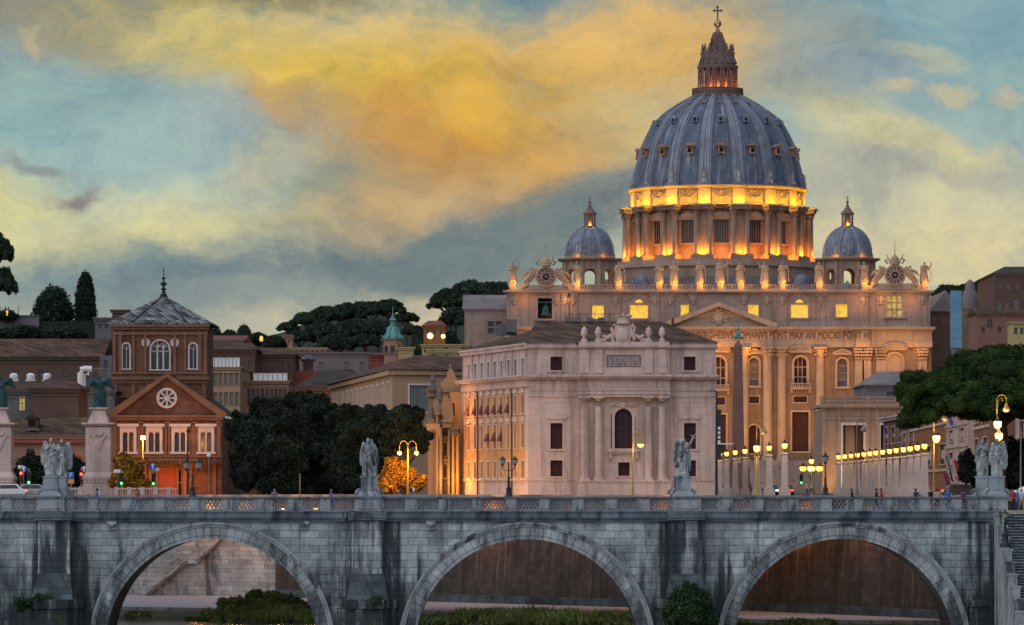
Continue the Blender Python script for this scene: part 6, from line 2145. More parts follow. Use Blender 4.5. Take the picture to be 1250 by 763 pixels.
for i, h in enumerate(TW):
    o = window(HO, MT, h, .5, m_glass, m_trimw, .22, .08, (3 if i == 1 else 2, 1), m_trimw, True)
    mb = MB(MT); w_ = h[1] - h[0]; zt = h[3] - w_ / 2
    for k in range(3 if i == 1 else 1):
        c_ = h[0] + w_ * ((k + .5) / 3 if i == 1 else .5)
        mb.tube([(c_ + .42 * cos(a_), .36, zt + .1 + .42 * sin(a_)) for a_ in [2 * pi * q / 10 for q in range(11)]], .07, 5)
    for k in range(4 if i == 1 else 3):
        c_ = h[0] + w_ * k / (3 if i == 1 else 2)
        mb.tube([(c_, .36, zt - .3), (c_ + .2, .36, zt + .5), (c_ + .55, .36, zt + .9)], .07, 5)
    mb.build('tracery', m_trimw, o)
m = MB(MT)
for p in (139.5, 147, 163, 177.5, 213.5, 226, 244, 251): m.box(tx(p - 1.6), tx(p + 1.6), -.22, .02, tz(457), tz(404))
m.box(tl - .1, tr_ + .1, -.25, .02, tz(409), tz(405)); m.box(tl - .3, tr_ + .3, -.5, .02, tz(402.5), tz(399)); m.box(tl - .5, tr_ + .5, -.9, .02, tz(399), tz(396.5))
m.box(tl - .1, tr_ + .1, -.2, .02, tz(456.5), tz(454)); m.box(tl - .35, tr_ + .35, -.7, .02, tz(463.5), tz(460)); m.box(tl - .1, tr_ + .1, -.3, .02, tz(468), tz(463.5))
for p in (141, 163, 180, 226, 249): m.box(tx(p - 2), tx(p + 2), -.22, .02, tz(487), tz(468))
m.box(tl, tr_, -.25, .02, tz(486), tz(483))
m.build('brick_trim', m_brickl, HO)
for p in (178, 213.3):
    M1 = Matrix.Translation((tx(p), DT - .02, tz(418.5))) @ Matrix.Rotation(radians(90), 4, 'X')
    mb = MB(M1); r = 5.3 * S(1, DT)
    mb.lathe([(r, 0), (r, .12), (r * .75, .18), (r * .7, .08), (r * .3, .12), (0, .2)], n=24, cap=False)
    for k in range(6): mb.ball((r * .5 * cos(k * pi / 3), r * .5 * sin(k * pi / 3), .1), (r * .14, r * .14, .1), 6)
    mb.build('roundel', m_trimw, HO)
# roof: pyramid with cut corners
cxT = (tl + tr_) / 2; cyT = DT + dep_ / 2
zE = tz(396.4)
hwT = dep_ / 2 + .9
oc = hwT * .52
P8 = [(cxT - oc, cyT - hwT), (cxT + oc, cyT - hwT), (cxT + hwT, cyT - oc), (cxT + hwT, cyT + oc), (cxT + oc, cyT + hwT), (cxT - oc, cyT + hwT), (cxT - hwT, cyT + oc), (cxT - hwT, cyT - oc)]
P8b = [(cxT - hwT, cyT - hwT), (cxT + hwT, cyT - hwT), (cxT + hwT, cyT + hwT), (cxT - hwT, cyT + hwT)]
zA = Z(360.5, cyT)
m = MB()
m.add([(p[0], p[1], zE + .25) for p in P8b] + [(p[0], p[1], zE + .02) for p in P8b], [(0, 1, 5, 4), (1, 2, 6, 5), (2, 3, 7, 6), (3, 0, 4, 7)])
m.add([(cxT - oc, cyT - hwT, zE + .25), (cxT + oc, cyT - hwT, zE + .25), (cxT + hwT, cyT - hwT, zE + .25), (cxT + hwT, cyT - oc, zE + .25), (cxT + hwT, cyT + oc, zE + .25), (cxT + hwT, cyT + hwT, zE + .25),
       (cxT + oc, cyT + hwT, zE + .25), (cxT - oc, cyT + hwT, zE + .25), (cxT - hwT, cyT + hwT, zE + .25), (cxT - hwT, cyT + oc, zE + .25), (cxT - hwT, cyT - oc, zE + .25), (cxT - hwT, cyT - hwT, zE + .25), (cxT, cyT, zA)],
      [(0, 1, 12), (1, 2, 12), (2, 3, 12), (3, 4, 12), (4, 5, 12), (5, 6, 12), (6, 7, 12), (7, 8, 12), (8, 9, 12), (9, 10, 12), (10, 11, 12), (11, 0, 12)])
m.build('tower_roof', m_slate, HO)
m = MB()
for p in ((cxT - oc, cyT - hwT), (cxT + oc, cyT - hwT)): m.tube([(p[0], p[1], zE + .3), (cxT, cyT, zA)], .13, 5)
m.lathe([(r * .62, z * .5) for r, z in [(1.15, -.4), (1.0, .3), (.8, .5), (.9, .8), (.5, 1.0), (.55, 1.7), (.3, 2.0), (.75, 2.5), (.3, 2.9), (.25, 3.4), (.85, 3.9), (.85, 4.2), (.25, 4.7), (.15, 5.3), (.5, 5.6), (.5, 5.9), (.12, 6.2), (.12, 7.4), (.08, 9.1)]], (cxT, cyT, zA - .3), 12)
m.build('finial', m_metal, HO, 50)
for px, pw in ((186, 420), (212, 260), (236, 420), (226, 250)):
    lamp(HO, (hx(px), DH - 4.2, 2.4), (1., .30, .05), pw, .2)
lamp(HO, (hx(262), 600, 2.0), (1., .5, .07), 1500, .3)  # added light with no fixture, for the yellow glow on the street
for px in (165, 240): lamp(HO, (hx(px), DH - 8, 7.6), (1., .34, .07), 800, .3)

# ------------------------------------------------------------------ ordinary buildings
def house(name, label, px0, px1, ye, D, dep, wm, roof, rows=(), fm=None, pm=None, cor=True, cat='building', group=None, recess=.25, z0=-.05, side=True, hood=None, lit=(), chim=(), roofm=None, cm=None, rz=0, sillm=True):
    x0, x1 = X(px0, D), X(px1, D)
    zt = Z(ye, D)
    t = thing(name, label, cat, ((x0 + x1) / 2, D, 0), group)
    ORG[t.name] = Vector(((x0 + x1) / 2, D, 0))
    M = frame_at(0, D)
    hs = []
    for r in rows:
        y0, y1, a, b, n, w = r[:6]
        ar = r[6] if len(r) > 6 else False
        for i in range(n):
            c = (a + b) / 2 if n == 1 else a + (b - a) * i / (n - 1)
            hs.append((X(c, D) - S(w, D) / 2, X(c, D) + S(w, D) / 2, Z(y1, D), Z(y0, D), ar))
    m = MB(M)
    wall(m, x0, x1, z0, zt, hs, recess)
    m.M = None
    m.quad((x0, D, z0), (x0, D + dep, z0), (x0, D + dep, zt), (x0, D, zt)); m.quad((x1, D, z0), (x1, D + dep, z0), (x1, D + dep, zt), (x1, D, zt))
    m.quad((x0, D + dep, z0), (x1, D + dep, z0), (x1, D + dep, zt), (x0, D + dep, zt))
    if roof[0] == 'flat': m.quad((x0, D, zt), (x1, D, zt), (x1, D + dep, zt), (x0, D + dep, zt))
    m.build('wall', wm, t)
    for i, h in enumerate(hs):
        window(t, M, h, recess, e_warm if i in lit else (pm or m_glass), fm, .09 * max(1, (h[1] - h[0])), .05, (2, 2) if h[3] - h[2] > 1.2 else (1, 1), fm or m_gshut, True, hood)
    if cor:
        m = MB()
        m.box(x0 - .25, x1 + .25, D - .3, D + .02, zt - .35, zt + .005); m.box(x0 - .4, x1 + .4, D - .5, D + dep + .3, zt + .006, zt + .2)
        m.box(x0 - .1, x1 + .1, D - .12, D + .02, zt - .9, zt - .7)
        m.build('cornice', cm or fm or wm, t)
    zb2 = zt + (.21 if cor else .01)
    if roof[0] in ('hip', 'gable', 'gablef'):
        yr = roof[1]
        o = .6
        m = MB()
        a, b, c, d = (x0 - o, D - o), (x1 + o, D - o), (x1 + o, D + dep + o), (x0 - o, D + dep + o)
        if roof[0] == 'gablef':
            zr_ = Z(yr, D); cx_ = (x0 + x1) / 2
            m.add([(*a, zb2), (*b, zb2), (*c, zb2), (*d, zb2), (cx_, D - o, zr_), (cx_, D + dep + o, zr_)], [(0, 4, 5, 3), (1, 2, 5, 4), (0, 1, 4), (2, 3, 5)])
        else:
            zr_ = Z(yr, D + dep / 2)
            i0 = S(roof[2], D) if len(roof) > 2 else 0; i1 = S(roof[3], D) if len(roof) > 3 else i0
            m.add([(*a, zb2), (*b, zb2), (*c, zb2), (*d, zb2), (x0 - o + i0, D + dep / 2, zr_), (x1 + o - i1, D + dep / 2, zr_)], [(0, 1, 5, 4), (1, 2, 5), (2, 3, 4, 5), (3, 0, 4), (3, 2, 1, 0)])
        rf = m.build('roof', roofm or m_tile, t)
        for (p, yb, yt_, w) in chim:
            m = MB(); xx = X(p, D); yy2 = D + dep * .45; ww = S(w, D)
            m.box(xx - ww / 2, xx + ww / 2, yy2 - ww / 2, yy2 + ww / 2, Z(yb, D) - 1, Z(yt_, yy2)); m.box(xx - ww * .6, xx + ww * .6, yy2 - ww * .6, yy2 + ww * .6, Z(yt_, yy2), Z(yt_, yy2) + .3)
            m.build('chimney', wm, rf)
    return t


# left bank, in front of and beside the brick church
house('long_hall', 'long low hall with a wide terracotta roof beneath the cypress', -40, 123, 437, 700, 22, m_brown, ('gable', 413.5), [(452, 462, 20, 110, 4, 6)], None, m_glass, roofm=m_tile)
h_ = house('tile_house', 'small brown house with pyramid tile roof left of the brick tower', 37.5, 96, 476, 620, 13, m_brown, ('hip', 459.5, 27), [], None, roofm=m_tile)
house('tile_house', 'low grey house with one lit window at the left edge', -12, 38, 478.5, 626, 12, m_grey, ('gable', 465), [(484, 501, 27, 27, 1, 7)], m_grey, m_glass, lit=(0,), roofm=m_tile)
t = house('tile_house', 'long pinkish house with dormer and brown tile roof behind the pair of angels', -30, 106, 532.5, 600, 16, m_pink, ('gable', 509.5), [(548, 566, 37, 37, 1, 9), (568, 590, 90, 90, 1, 8)], None, roofm=m_tile2)
m = MB(); x = X(40.5, 602); z = Z(523, 602)
m.box(x - .7, x + .7, 600.6, 604, z, z + 1.3); m.box(x - .5, x + .5, 600.56, 600.59, z + .25, z + 1.15, 1); m.prism([(x - 1, z + 1.3), (x + 1, z + 1.3), (x, z + 1.9)], 600.4, 604, mi=2); m.box(x - 1, x + 1, 600.2, 600.6, z - .3, z - .02, 3)
m.build('dormer', [m_brown, m_dark, m_tiled, m_grey], t)
m = MB()
m.box(X(-30, 600), X(105, 600), 599.2, 599.98, Z(541, 600), Z(537.5, 600)); m.box(X(30, 600), X(100, 600), 599.5, 599.98, Z(560, 600), Z(556, 600))
m.build('red_string_course', m_red, t)
house('tower_house', 'narrow grey building squeezed between the hall roof and the brick tower', 122, 137, 434, 690, 14, m_grey, ('flat',), [(440, 452, 129, 129, 1, 5)], None, m_glass, cor=False)
house('tower_house', 'grey roof block with thin mast left of the slate roof', 116, 136, 389, 760, 16, m_grey, ('flat',), [(396, 401, 122, 130, 2, 3.5)], None, m_glass)
house('tower_house', 'brown chimney block peeking over the slate roof', 137, 156, 379.5, 700, 8, m_brown, ('flat',), [], None)
# rooftop tanks and ducts left of the tower
for i, (px, lab) in enumerate(((17, 'white roof tank leftmost of three on the tiled roof'), (37.5, 'white roof tank in the middle of three on the tiled roof'), (57.5, 'white roof tank rightmost of three on the tiled roof'))):
    m = MB(); D_ = 632.5
    m.lathe([(.55, 0), (.6, .1), (.6, .75), (.35, .95), (.1, 1.0)], (0, 0, 0), 12); m.box(-.7, .7, -.5, .5, -1.6, 0)
    o = m.build('roof_tank', m_white, None, 40, loc=(X(px, D_), D_, Z(464, D_)), local=True)
    tag(o, lab, 'tank', 'white roof tanks')
t = thing('ventilation_duct', 'bent white ventilation duct with pipework beside the bronze figure', 'duct', (X(104, 640), 640, 0))
m = MB(); D_ = 640
m.tube([(X(98, D_), D_, 4), (X(98, D_), D_, Z(455, D_)), (X(99.5, D_), D_, Z(451, D_)), (X(104, D_), D_, Z(450, D_)), (X(112, D_), D_, Z(450.5, D_))], .42, 8)
m.tube([(X(101.5, D_), D_ + 1, 4), (X(101.5, D_), D_ + 1, Z(456, D_)), (X(108, D_), D_ + 1, Z(456, D_))], .3, 8)
m.build('pipe', m_white, t, 40)
m = MB()
for px in (96, 110, 120, 131): m.tube([(X(px, D_), D_ + 2, 0), (X(px, D_), D_ + 2, Z(447, D_))], .09, 5)
for py in (450, 463, 476, 489): m.tube([(X(96, D_), D_ + 2, Z(py, D_)), (X(133, D_), D_ + 2, Z(py, D_))], .08, 5); m.box(X(98, D_), X(118, D_), D_ + 1.8, D_ + 3.2, Z(py + 3, D_), Z(py + 2, D_))
m.tube([(X(98, D_), D_ + 2, Z(500, D_)), (X(135, D_), D_ + 2, Z(485, D_))], .12, 5)
m.build('scaffold', m_gshut, t)
house('grey_store', 'dark grey building behind the scaffolding and white duct', 94, 140, 478, 655, 8, m_grey, ('flat',), [], None)

# middle distance
house('palazzo_block', 'cream palazzo with shuttered windows and white roof terrace right of the brick church', 236, 293, 449, 760, 30, m_cream, ('flat',), [(455, 470, 256, 289, 6, 4.6), (479, 494, 256, 289, 6, 4.6), (504, 516, 256, 289, 6, 4.6), (528, 546, 256, 289, 6, 4.6)], m_cream, m_gshut)
def terrace(owner, px0, px1, y0, y1, D, n):
    m = MB(); x0, x1 = X(px0, D), X(px1, D)
    for i in range(n):
        a, b = x0 + (x1 - x0) * i / n, x0 + (x1 - x0) * (i + 1) / n
        m.box(a + .05, b - .05, D - .2, D - .1, Z(y1, D), Z(y0, D))
    m.box(x0, x1, D - .25, D - .05, Z(y0, D), Z(y0, D) + .12)
    m.build('terrace_screen', m_white, owner)
hb = [o for o in COL.objects if o.get('label', '').startswith('cream palazzo')][0]
terrace(hb, 253, 293, 437.5, 448.3, 760, 9)
m = MB()
for i in range(5): m.prism([(X(270 + i * 4.4, 758), Z(512, 758)), (X(274 + i * 4.4, 758), Z(512, 758)), (X(272 + i * 4.4, 758), Z(506, 758))], 757, 759)
m.build('awning', m_white, hb)
house('brown_house', 'tall brown house with overhanging tile roof behind the white roof terrace', 256, 311, 428, 790, 20, m_brown, ('hip', 418, 12), [(440, 450, 305, 305, 1, 4), (434, 440, 262, 285, 3, 5)], None, m_glass, roofm=m_tile2)
house('brown_house', 'broad brown house with shallow tile roof in the middle distance', 309, 358, 434, 800, 22, m_brown, ('hip', 424.5, 14), [(445, 455, 354, 354, 1, 3.5), (443, 458, 345, 345, 1, 2)], m_brown, m_glass, roofm=m_tile2)
t = house('arched_house', 'salmon building with nine tall arched windows and a white roof screen', 293, 352, 466, 770, 18, m_pink, ('flat',), [(474, 496, 304, 348, 9, 4.2, True), (510, 530, 304, 348, 9, 4)], m_pink, m_glass)
terrace(t, 309, 351, 456.5, 465.2, 770, 7)
house('red_house', 'deep red house with plain wall right of the arched windows', 351, 394, 453, 810, 12, m_red, ('flat',), [], None, cor=False)
house('orange_house', 'orange house under a broad dark tile roof beyond the trees', 362, 446, 474.5, 740, 26, m_orange, ('hip', 450.5, 36, 24), [], None, roofm=m_tiled)
house('stair_turret', 'small square turret with pale pyramid roof over the orange house', 370, 381, 440, 815, 5, m_brown, ('hip', 434, 5), [(447, 452, 375, 375, 1, 2)], None, roofm=m_slate)
house('mauve_block', 'long mauve block with pale square windows under the hill pines', 353, 450, 431, 900, 22, m_mauve, ('flat',), [(442, 451, 361, 392, 2, 6.5), (442, 451, 423, 423, 1, 6), (442, 451, 442, 442, 1, 5)], m_mauve, m_gshut)
house('roof_pavilion', 'pale low roof pavilion on top of the mauve block', 357, 398, 425.5, 906, 12, m_cream, ('flat',), [(427, 430, 362, 394, 6, 4)], None, m_gshut, z0=Z(431, 906))
house('red_roof_villa', 'distant villa with a long red roof left of the hill pines', 240, 297, 416, 1100, 24, m_mauve, ('gable', 409.5), [(419, 426, 248, 290, 6, 3)], None, m_gshut, roofm=m_redroof)
house('hill_villa', 'small red roofed villa among the trees on the hill above the two lamps', 517, 543, 398.5, 1180, 14, m_orange, ('hip', 391.5, 8), [(402, 408, 522, 538, 3, 2.5)], None, m_glass, roofm=m_redroof)
house('hill_villa', 'tiny pink villa tucked between the hill pines', 343, 357, 412, 1300, 10, m_pink, ('hip', 408, 4), [(415, 419, 347, 353, 2, 2)], None, m_glass)
house('yellow_block', 'yellow flat roofed block with small windows in front of the hill lamps', 515, 572, 421.5, 860, 18, m_yellow, ('flat',), [(425, 430, 519, 528, 2, 3.2), (424, 427, 545, 565, 2, 5)], m_yellow, m_glass)
house('yellow_block', 'little yellow cube house right of the green cupola', 486, 504, 425, 800, 9, m_yellow, ('flat',), [], None)
house('yellow_block', 'low yellow annex with parapet below the yellow flat roofed block', 522, 580, 429.5, 820, 10, m_yellow, ('flat',), [(432, 436, 530, 560, 3, 3)], None, m_glass)
house('red_brick_nave', 'dark red nave roof beside the green copper cupola', 452, 488, 434, 835, 30, m_red, ('hip', 431, 6), [], None, roofm=m_redroof)
# church with the green copper cupola
D_ = 830.0
CU = thing('copper_cupola_tower', 'pink church drum with green copper cupola and lantern', 'church tower', (X(479.5, D_), D_, 0))
k = S(1, D_); x = X(479.5, D_); c0 = (x, D_, 0)
m = MB(); rdr = 11.4 * k
m.lathe([(rdr, -.05), (rdr, Z(416, D_)), (rdr * 1.08, Z(415.5, D_)), (rdr * 1.12, Z(414, D_))], c0, 8, rot=pi / 8)
m.build('drum', m_pink, CU)
for i in range(8):
    a = -pi / 2 + pi / 4 * i
    Mx = Matrix.Translation((x, D_, 0)) @ Matrix.Rotation(a + pi / 2, 4, 'Z') @ Matrix.Translation((0, -rdr * cos(pi / 8) - .02, 0))
    window(CU, Mx, (-.45, .45, Z(431, D_), Z(422, D_), True), .02, m_glass, m_pink, .2, .1, (1, 1), m_glass, True)
m = MB()
prof = [(12.9, 413.6), (12.6, 412.6), (9.8, 410), (8.2, 406), (7.2, 401.5), (5.0, 399.8), (4.4, 399.2), (4.2, 396.5), (3.2, 396), (3.0, 391.5), (4.8, 391), (4.2, 389.8), (2.2, 388), (1.3, 385), (.5, 382.5), (.3, 374)]
m.lathe([(r * k, Z(p, D_)) for r, p in prof], c0, 16, rot=pi / 8)
for i in range(8):
    a = 2 * pi * i / 8 + pi / 8; m.tube([(x + 11.5 * k * cos(a), D_ + 11.5 * k * sin(a), Z(413, D_)), (x + 13.8 * k * cos(a), D_ + 13.8 * k * sin(a), Z(414, D_) + .6)], [.3, .1], 5)
    m.tube([(x + r * k * cos(a), D_ + r * k * sin(a), Z(p, D_) + .05) for r, p in prof[1:6]], .22, 5)
m.build('cupola', m_copper, CU, 40)

# curved pale palazzo
CP = thing('curved_palazzo', 'pale yellow palazzo with angled front and long tile roof beside the dark trees', 'palace', (X(479, 600), 600, 0))
A0 = Vector((X(404, 690), 690, 0)); A1 = Vector((X(479, 600), 600, 0)); A2 = Vector((X(566, 604), 604, 0))
zt = Z(452, 600)
def facade(p, q, holesf, z0, z1, dep_, mt, name, owner):
    d = q - p; L = d.length
    M = Matrix.Translation(p) @ Matrix.Rotation(atan2(d.y, d.x), 4, 'Z')
    hs = holesf(L)
    m = MB(M); wall(m, 0, L, z0, z1, hs, dep_, 0); m.build(name, mt, owner)
    return M, hs, L
def hs1(L):
    o = []
    for i in range(12):
        c = L * (i + .6) / 12.2
        o.append((c - 1.0, c + 1.0, zt - 5.1, zt - 1.6, False)); o.append((c - 1.0, c + 1.0, zt - 14.6, zt - 10.8, False))
    return o
def hs2(L):
    return [(L * .24, L * .56, zt - 5.6, zt - 2.0, False)] + [(c - .55, c + .55, zt - 15, zt - 11.4, False) for c in (L * .06,)] + [(L * .09, L * .14, zt - 5.2, zt - 1.7, False)] * 0
for p, q, hf in ((A0, A1, hs1), (A1, A2, hs2)):
    M, hs, L = facade(p, q, hf, -.05, zt, .3, m_cream, 'wall', CP)
    for h in hs: window(CP, M, h, .3, m_gshut, m_trimw, .25, .1, (2, 1) if h[1] - h[0] < 3 else (8, 1), m_trimw if h[1] - h[0] < 3 else m_gshut, True)
    m = MB(M)
    m.box(-.2, L + .1, -.5, .02, zt - .6, zt); m.box(-.1, L, -.3, .02, zt - 8.6, zt - 8.2); m.box(-.2, L + .1, -.8, .02, zt - 8.2, zt - 7.6); m.box(-.3, L + .2, -.95, .02, zt - 7.6, zt - 7.35)
    for i in range(14):
        c = L * (i + .15) / 13.6
        if hf is hs1: m.box(c - .35, c + .35, -.08, .02, zt - 15.5, zt - 9.2)
    m.build('cornice', m_cream, CP)
m = MB(); zr = Z(433.5, 616)
up = Vector((0, 0, zt + .1))
q0, q1, q2 = A0 + up + Vector((-1, -.3, 0)), A1 + up + Vector((-.4, -.9, 0)), A2 + up + Vector((.6, -.8, 0))
r0, r1, r2 = Vector((X(480, 705), 705, Z(441, 705))), Vector((X(508, 616), 616, zr)), Vector((X(563, 616), 616, zr - .2))
q3, q4 = A2 + up + Vector((.6, 28, 0)), A0 + up + Vector((14, 30, 0))
m.add([q0, q1, q2, r0, r1, r2, q3, q4], [(0, 1, 4, 3), (1, 2, 5, 4), (2, 6, 5), (3, 4, 5, 6, 7), (0, 3, 7)])
m.build('roof', m_tile, CP)

# baroque church seen along its front, lit from below
DC_ = 548.0
CH = thing('baroque_church', 'ochre baroque church front in profile with scrolls and niche, lit warm from below', 'church', (X(545, DC_), DC_, 0))
def cx_(p): return X(p, DC_)
def cz_(p): return Z(p, DC_)
m = MB()
m.box(cx_(521.5), cx_(564.5), DC_ + 6, DC_ + 30, -.05, cz_(477)); m.box(cx_(549), cx_(566), DC_ + 3, DC_ + 30, -.05, cz_(478))
m.box(cx_(530), cx_(556), DC_ + 4, DC_ + 8, -.05, cz_(500))
m.build('wall', m_cream, CH)
m = MB()
m.box(cx_(520), cx_(566), DC_ + 5.2, DC_ + 6, cz_(483), cz_(477)); m.box(cx_(519), cx_(567), DC_ + 4.8, DC_ + 6.2, cz_(477), cz_(474.5))
m.prism([(cx_(534), cz_(474)), (cx_(564), cz_(474)), (cx_(563), cz_(468)), (cx_(556), cz_(460)), (cx_(553), cz_(451)), (cx_(549), cz_(448)), (cx_(545.5), cz_(452)), (cx_(544), cz_(460)), (cx_(537), cz_(467))], DC_ + 4.8, DC_ + 6)
m.tube([(cx_(549), DC_ + 5.2, cz_(449)), (cx_(549), DC_ + 5.2, cz_(443))], .09, 5); m.tube([(cx_(547.5), DC_ + 5.2, cz_(445)), (cx_(550.5), DC_ + 5.2, cz_(445))], .08, 5)
m.build('gable', m_cream, CH)
m = MB()
for (p, y0, y1, w, dy_) in ((533.5, 506, 600, 3.2, 1), (553, 530, 600, 4.0, -.5), (558.5, 530, 600, 4.4, -.3)):
    column(m, cx_(p), DC_ + dy_ + 1.5, 0, cz_(y0), S(w, DC_) * .5, 12)
m.build('columns', m_cream, CH)
m = MB()
m.box(cx_(536.5), cx_(539.5), DC_ + .4, DC_ + 3.9, 0, cz_(522)); m.box(cx_(546.5), cx_(549), DC_ + .6, DC_ + 3.9, 0, cz_(524)); m.box(cx_(539.5), cx_(546.5), DC_ + 2.6, DC_ + 3.9, 0, cz_(524)); m.build('pier', m_grey, CH)
for y_ in (548, 575): window(CH, frame_at(0, DC_ + 2.57), (cx_(541), cx_(545), cz_(y_ + 8), cz_(y_ - 8), False), .03, m_shut, m_cream, .2, .12, (2, 2), m_metal, True, 'tri')
m = MB()
m = MB()
m.box(cx_(550), cx_(560), DC_ - .6, DC_ + 3.5, cz_(530), cz_(524)); m.box(cx_(549), cx_(561), DC_ - 1.0, DC_ + 3.6, cz_(524), cz_(521)); m.box(cx_(540), cx_(551), DC_ + .2, DC_ + 4, cz_(522), cz_(515)); m.box(cx_(539), cx_(552), DC_ - .2, DC_ + 4, cz_(515), cz_(512))
m.prism([(cx_(541), cz_(512)), (cx_(553), cz_(512)), (cx_(553), cz_(500)), (cx_(548), cz_(486)), (cx_(545), cz_(483)), (cx_(541), cz_(484)), (cx_(538), cz_(497))], DC_ + 1, DC_ + 4)
m.prism([(cx_(530), cz_(506)), (cx_(540), cz_(506)), (cx_(541), cz_(500)), (cx_(536), cz_(490)), (cx_(531), cz_(486)), (cx_(528), cz_(490)), (cx_(529), cz_(500))], DC_ + 1.5, DC_ + 4.5)
m.lathe([(.6, 0), (.6, .2), (.3, .4), (.42, 1.0), (.3, 1.5), (.15, 1.7), (.2, 1.9), (0, 2.2)], (cx_(536), DC_ + 3, cz_(488)), 10); m.lathe([(.5, 0), (.3, .3), (.42, .8), (.2, 1.3), (0, 1.6)], (cx_(526), DC_ + 3, cz_(511)), 10)
m.build('entablature', m_grey, CH)
m = MB()
r = S(7.5, DC_)
pts = [(cx_(528) + r * cos(pi * k / 12), cz_(535) + r * 1.5 * sin(pi * k / 12)) for k in range(13)]
m.prism([(cx_(519), cz_(535))] + [(cx_(519), cz_(517)), (cx_(537), cz_(517)), (cx_(537), cz_(535))] + pts, DC_ + 2.2, DC_ + 4.5)
m.build('niche_arch', m_cream, CH)
for (p, y0, y1, w) in ((543, 470, 490, 3.2), (553.5, 489, 505, 2.2)):
    window(CH, frame_at(0, DC_ + (5.97 if p < 550 else 2.97)), (cx_(p - w / 2 * 1.2), cx_(p + w / 2 * 1.2), cz_(y1 + 2), cz_(y0 + 2), False), .03, m_shut, m_palo, .15, .06, (1, 2), m_shut)
m = MB(); m.box(cx_(521), cx_(534), DC_ + 4.4, DC_ + 5.2, cz_(476), cz_(471)); m.lathe([(.35, 0), (.25, .4), (.4, .8), (.2, 1.4), (0, 1.8)], (cx_(527.5), DC_ + 4.8, cz_(471)), 10); m.build('parapet', m_grey, CH)
for p, y_, pw in ((526, 585, 900), (537, 580, 900), (545, 590, 700), (529, 540, 500), (543, 478, 350), (560, 505, 500), (556, 585, 500)):
    lamp(CH, (cx_(p), DC_ - 1.4, cz_(y_)), (1., .37, .03), pw * .6, .12)

# right of the street
D_ = 840.0
PR = thing('travertine_portico', 'low travertine portico with tall rectangular openings and roof balustrade behind the lamp row', 'portico', (X(1050, D_), D_, 0))
M = frame_at(0, D_)
ox = [(X(1029, D_), X(1054, D_), .0, Z(519, D_), False), (X(1075, D_), X(1092, D_), .0, Z(519, D_), False)]
m = MB(M); wall(m, X(1003, D_), X(1108, D_), -.05, Z(500, D_), ox, 2.0); m.M = None
m.quad((X(1003, D_), D_, -.05), (X(1003, D_), D_ + 22, -.05), (X(1003, D_), D_ + 22, Z(500, D_)), (X(1003, D_), D_, Z(500, D_)))
m.quad((X(1003, D_), D_, Z(500, D_)), (X(1108, D_), D_, Z(500, D_)), (X(1108, D_), D_ + 22, Z(500, D_)), (X(1003, D_), D_ + 22, Z(500, D_)))
m.build('wall', m_tan, PR)
for i, h in enumerate(ox):
    window(PR, M, h, 2.0, m_bascol if i == 0 else m_door, m_trimw, .45, .15, (1, 1), m_bascol, False, None, 'opening')
m = MB(M); h = ox[0]; m.box((h[0] + h[1]) / 2 + .4, h[1], .4, 1.6, 0, h[3]); m.box(h[0], h[0] + .5, .4, 1.6, 0, h[3]); m.build('dark_doorway', m_door, PR)
m = MB()
m.box(X(1001, D_), X(1109, D_), D_ - .5, D_ + .02, Z(500, D_), Z(497.5, D_)); m.box(X(999.5, D_), X(1109, D_), D_ - 1.1, D_ + 22, Z(497.5, D_), Z(494, D_)); m.box(X(1003, D_), X(1108, D_), D_ - .2, D_ + .02, Z(512, D_), Z(510, D_))
for p in (1006, 1024, 1059, 1071, 1097): m.box(X(p - 2.2, D_), X(p + 2.2, D_), D_ - .3, D_ + .02, 0, Z(500.2, D_))
m.build('cornice', m_tan, PR)
m = MB(frame_at(0, D_))
for a, b in ((1004, 1030), (1033, 1058), (1061, 1107)): balustrade(m, X(a, D_), X(b, D_), -.2, Z(494, D_), Z(484, D_) - Z(494, D_), int((b - a) / 2.6), .35)
for p in (1002.5, 1031.5, 1059.5): m.box(X(p - 1.6, D_), X(p + 1.6, D_), -.5, .1, Z(494, D_), Z(483, D_))
m.build('balustrade', m_tan, PR)
for p in (1012, 1041, 1066): lamp(PR, (X(p, D_ - 5), D_ - 5, 3), WARM, 700, .3)
house('low_roof_house', 'pale house with shallow grey hip roof above the portico', 1057, 1118, 471, 900, 30, m_mauve, ('hip', 453.5, 26, 6), [(478, 487, 1087, 1087, 1, 9)], m_mauve, m_glass, roofm=m_basdark)
house('street_house', 'grey flat block with dark upper window above the portico', 1072, 1090, 492, 880, 8, m_grey, ('flat',), [(495, 503, 1085, 1085, 1, 8)], None, m_glass)

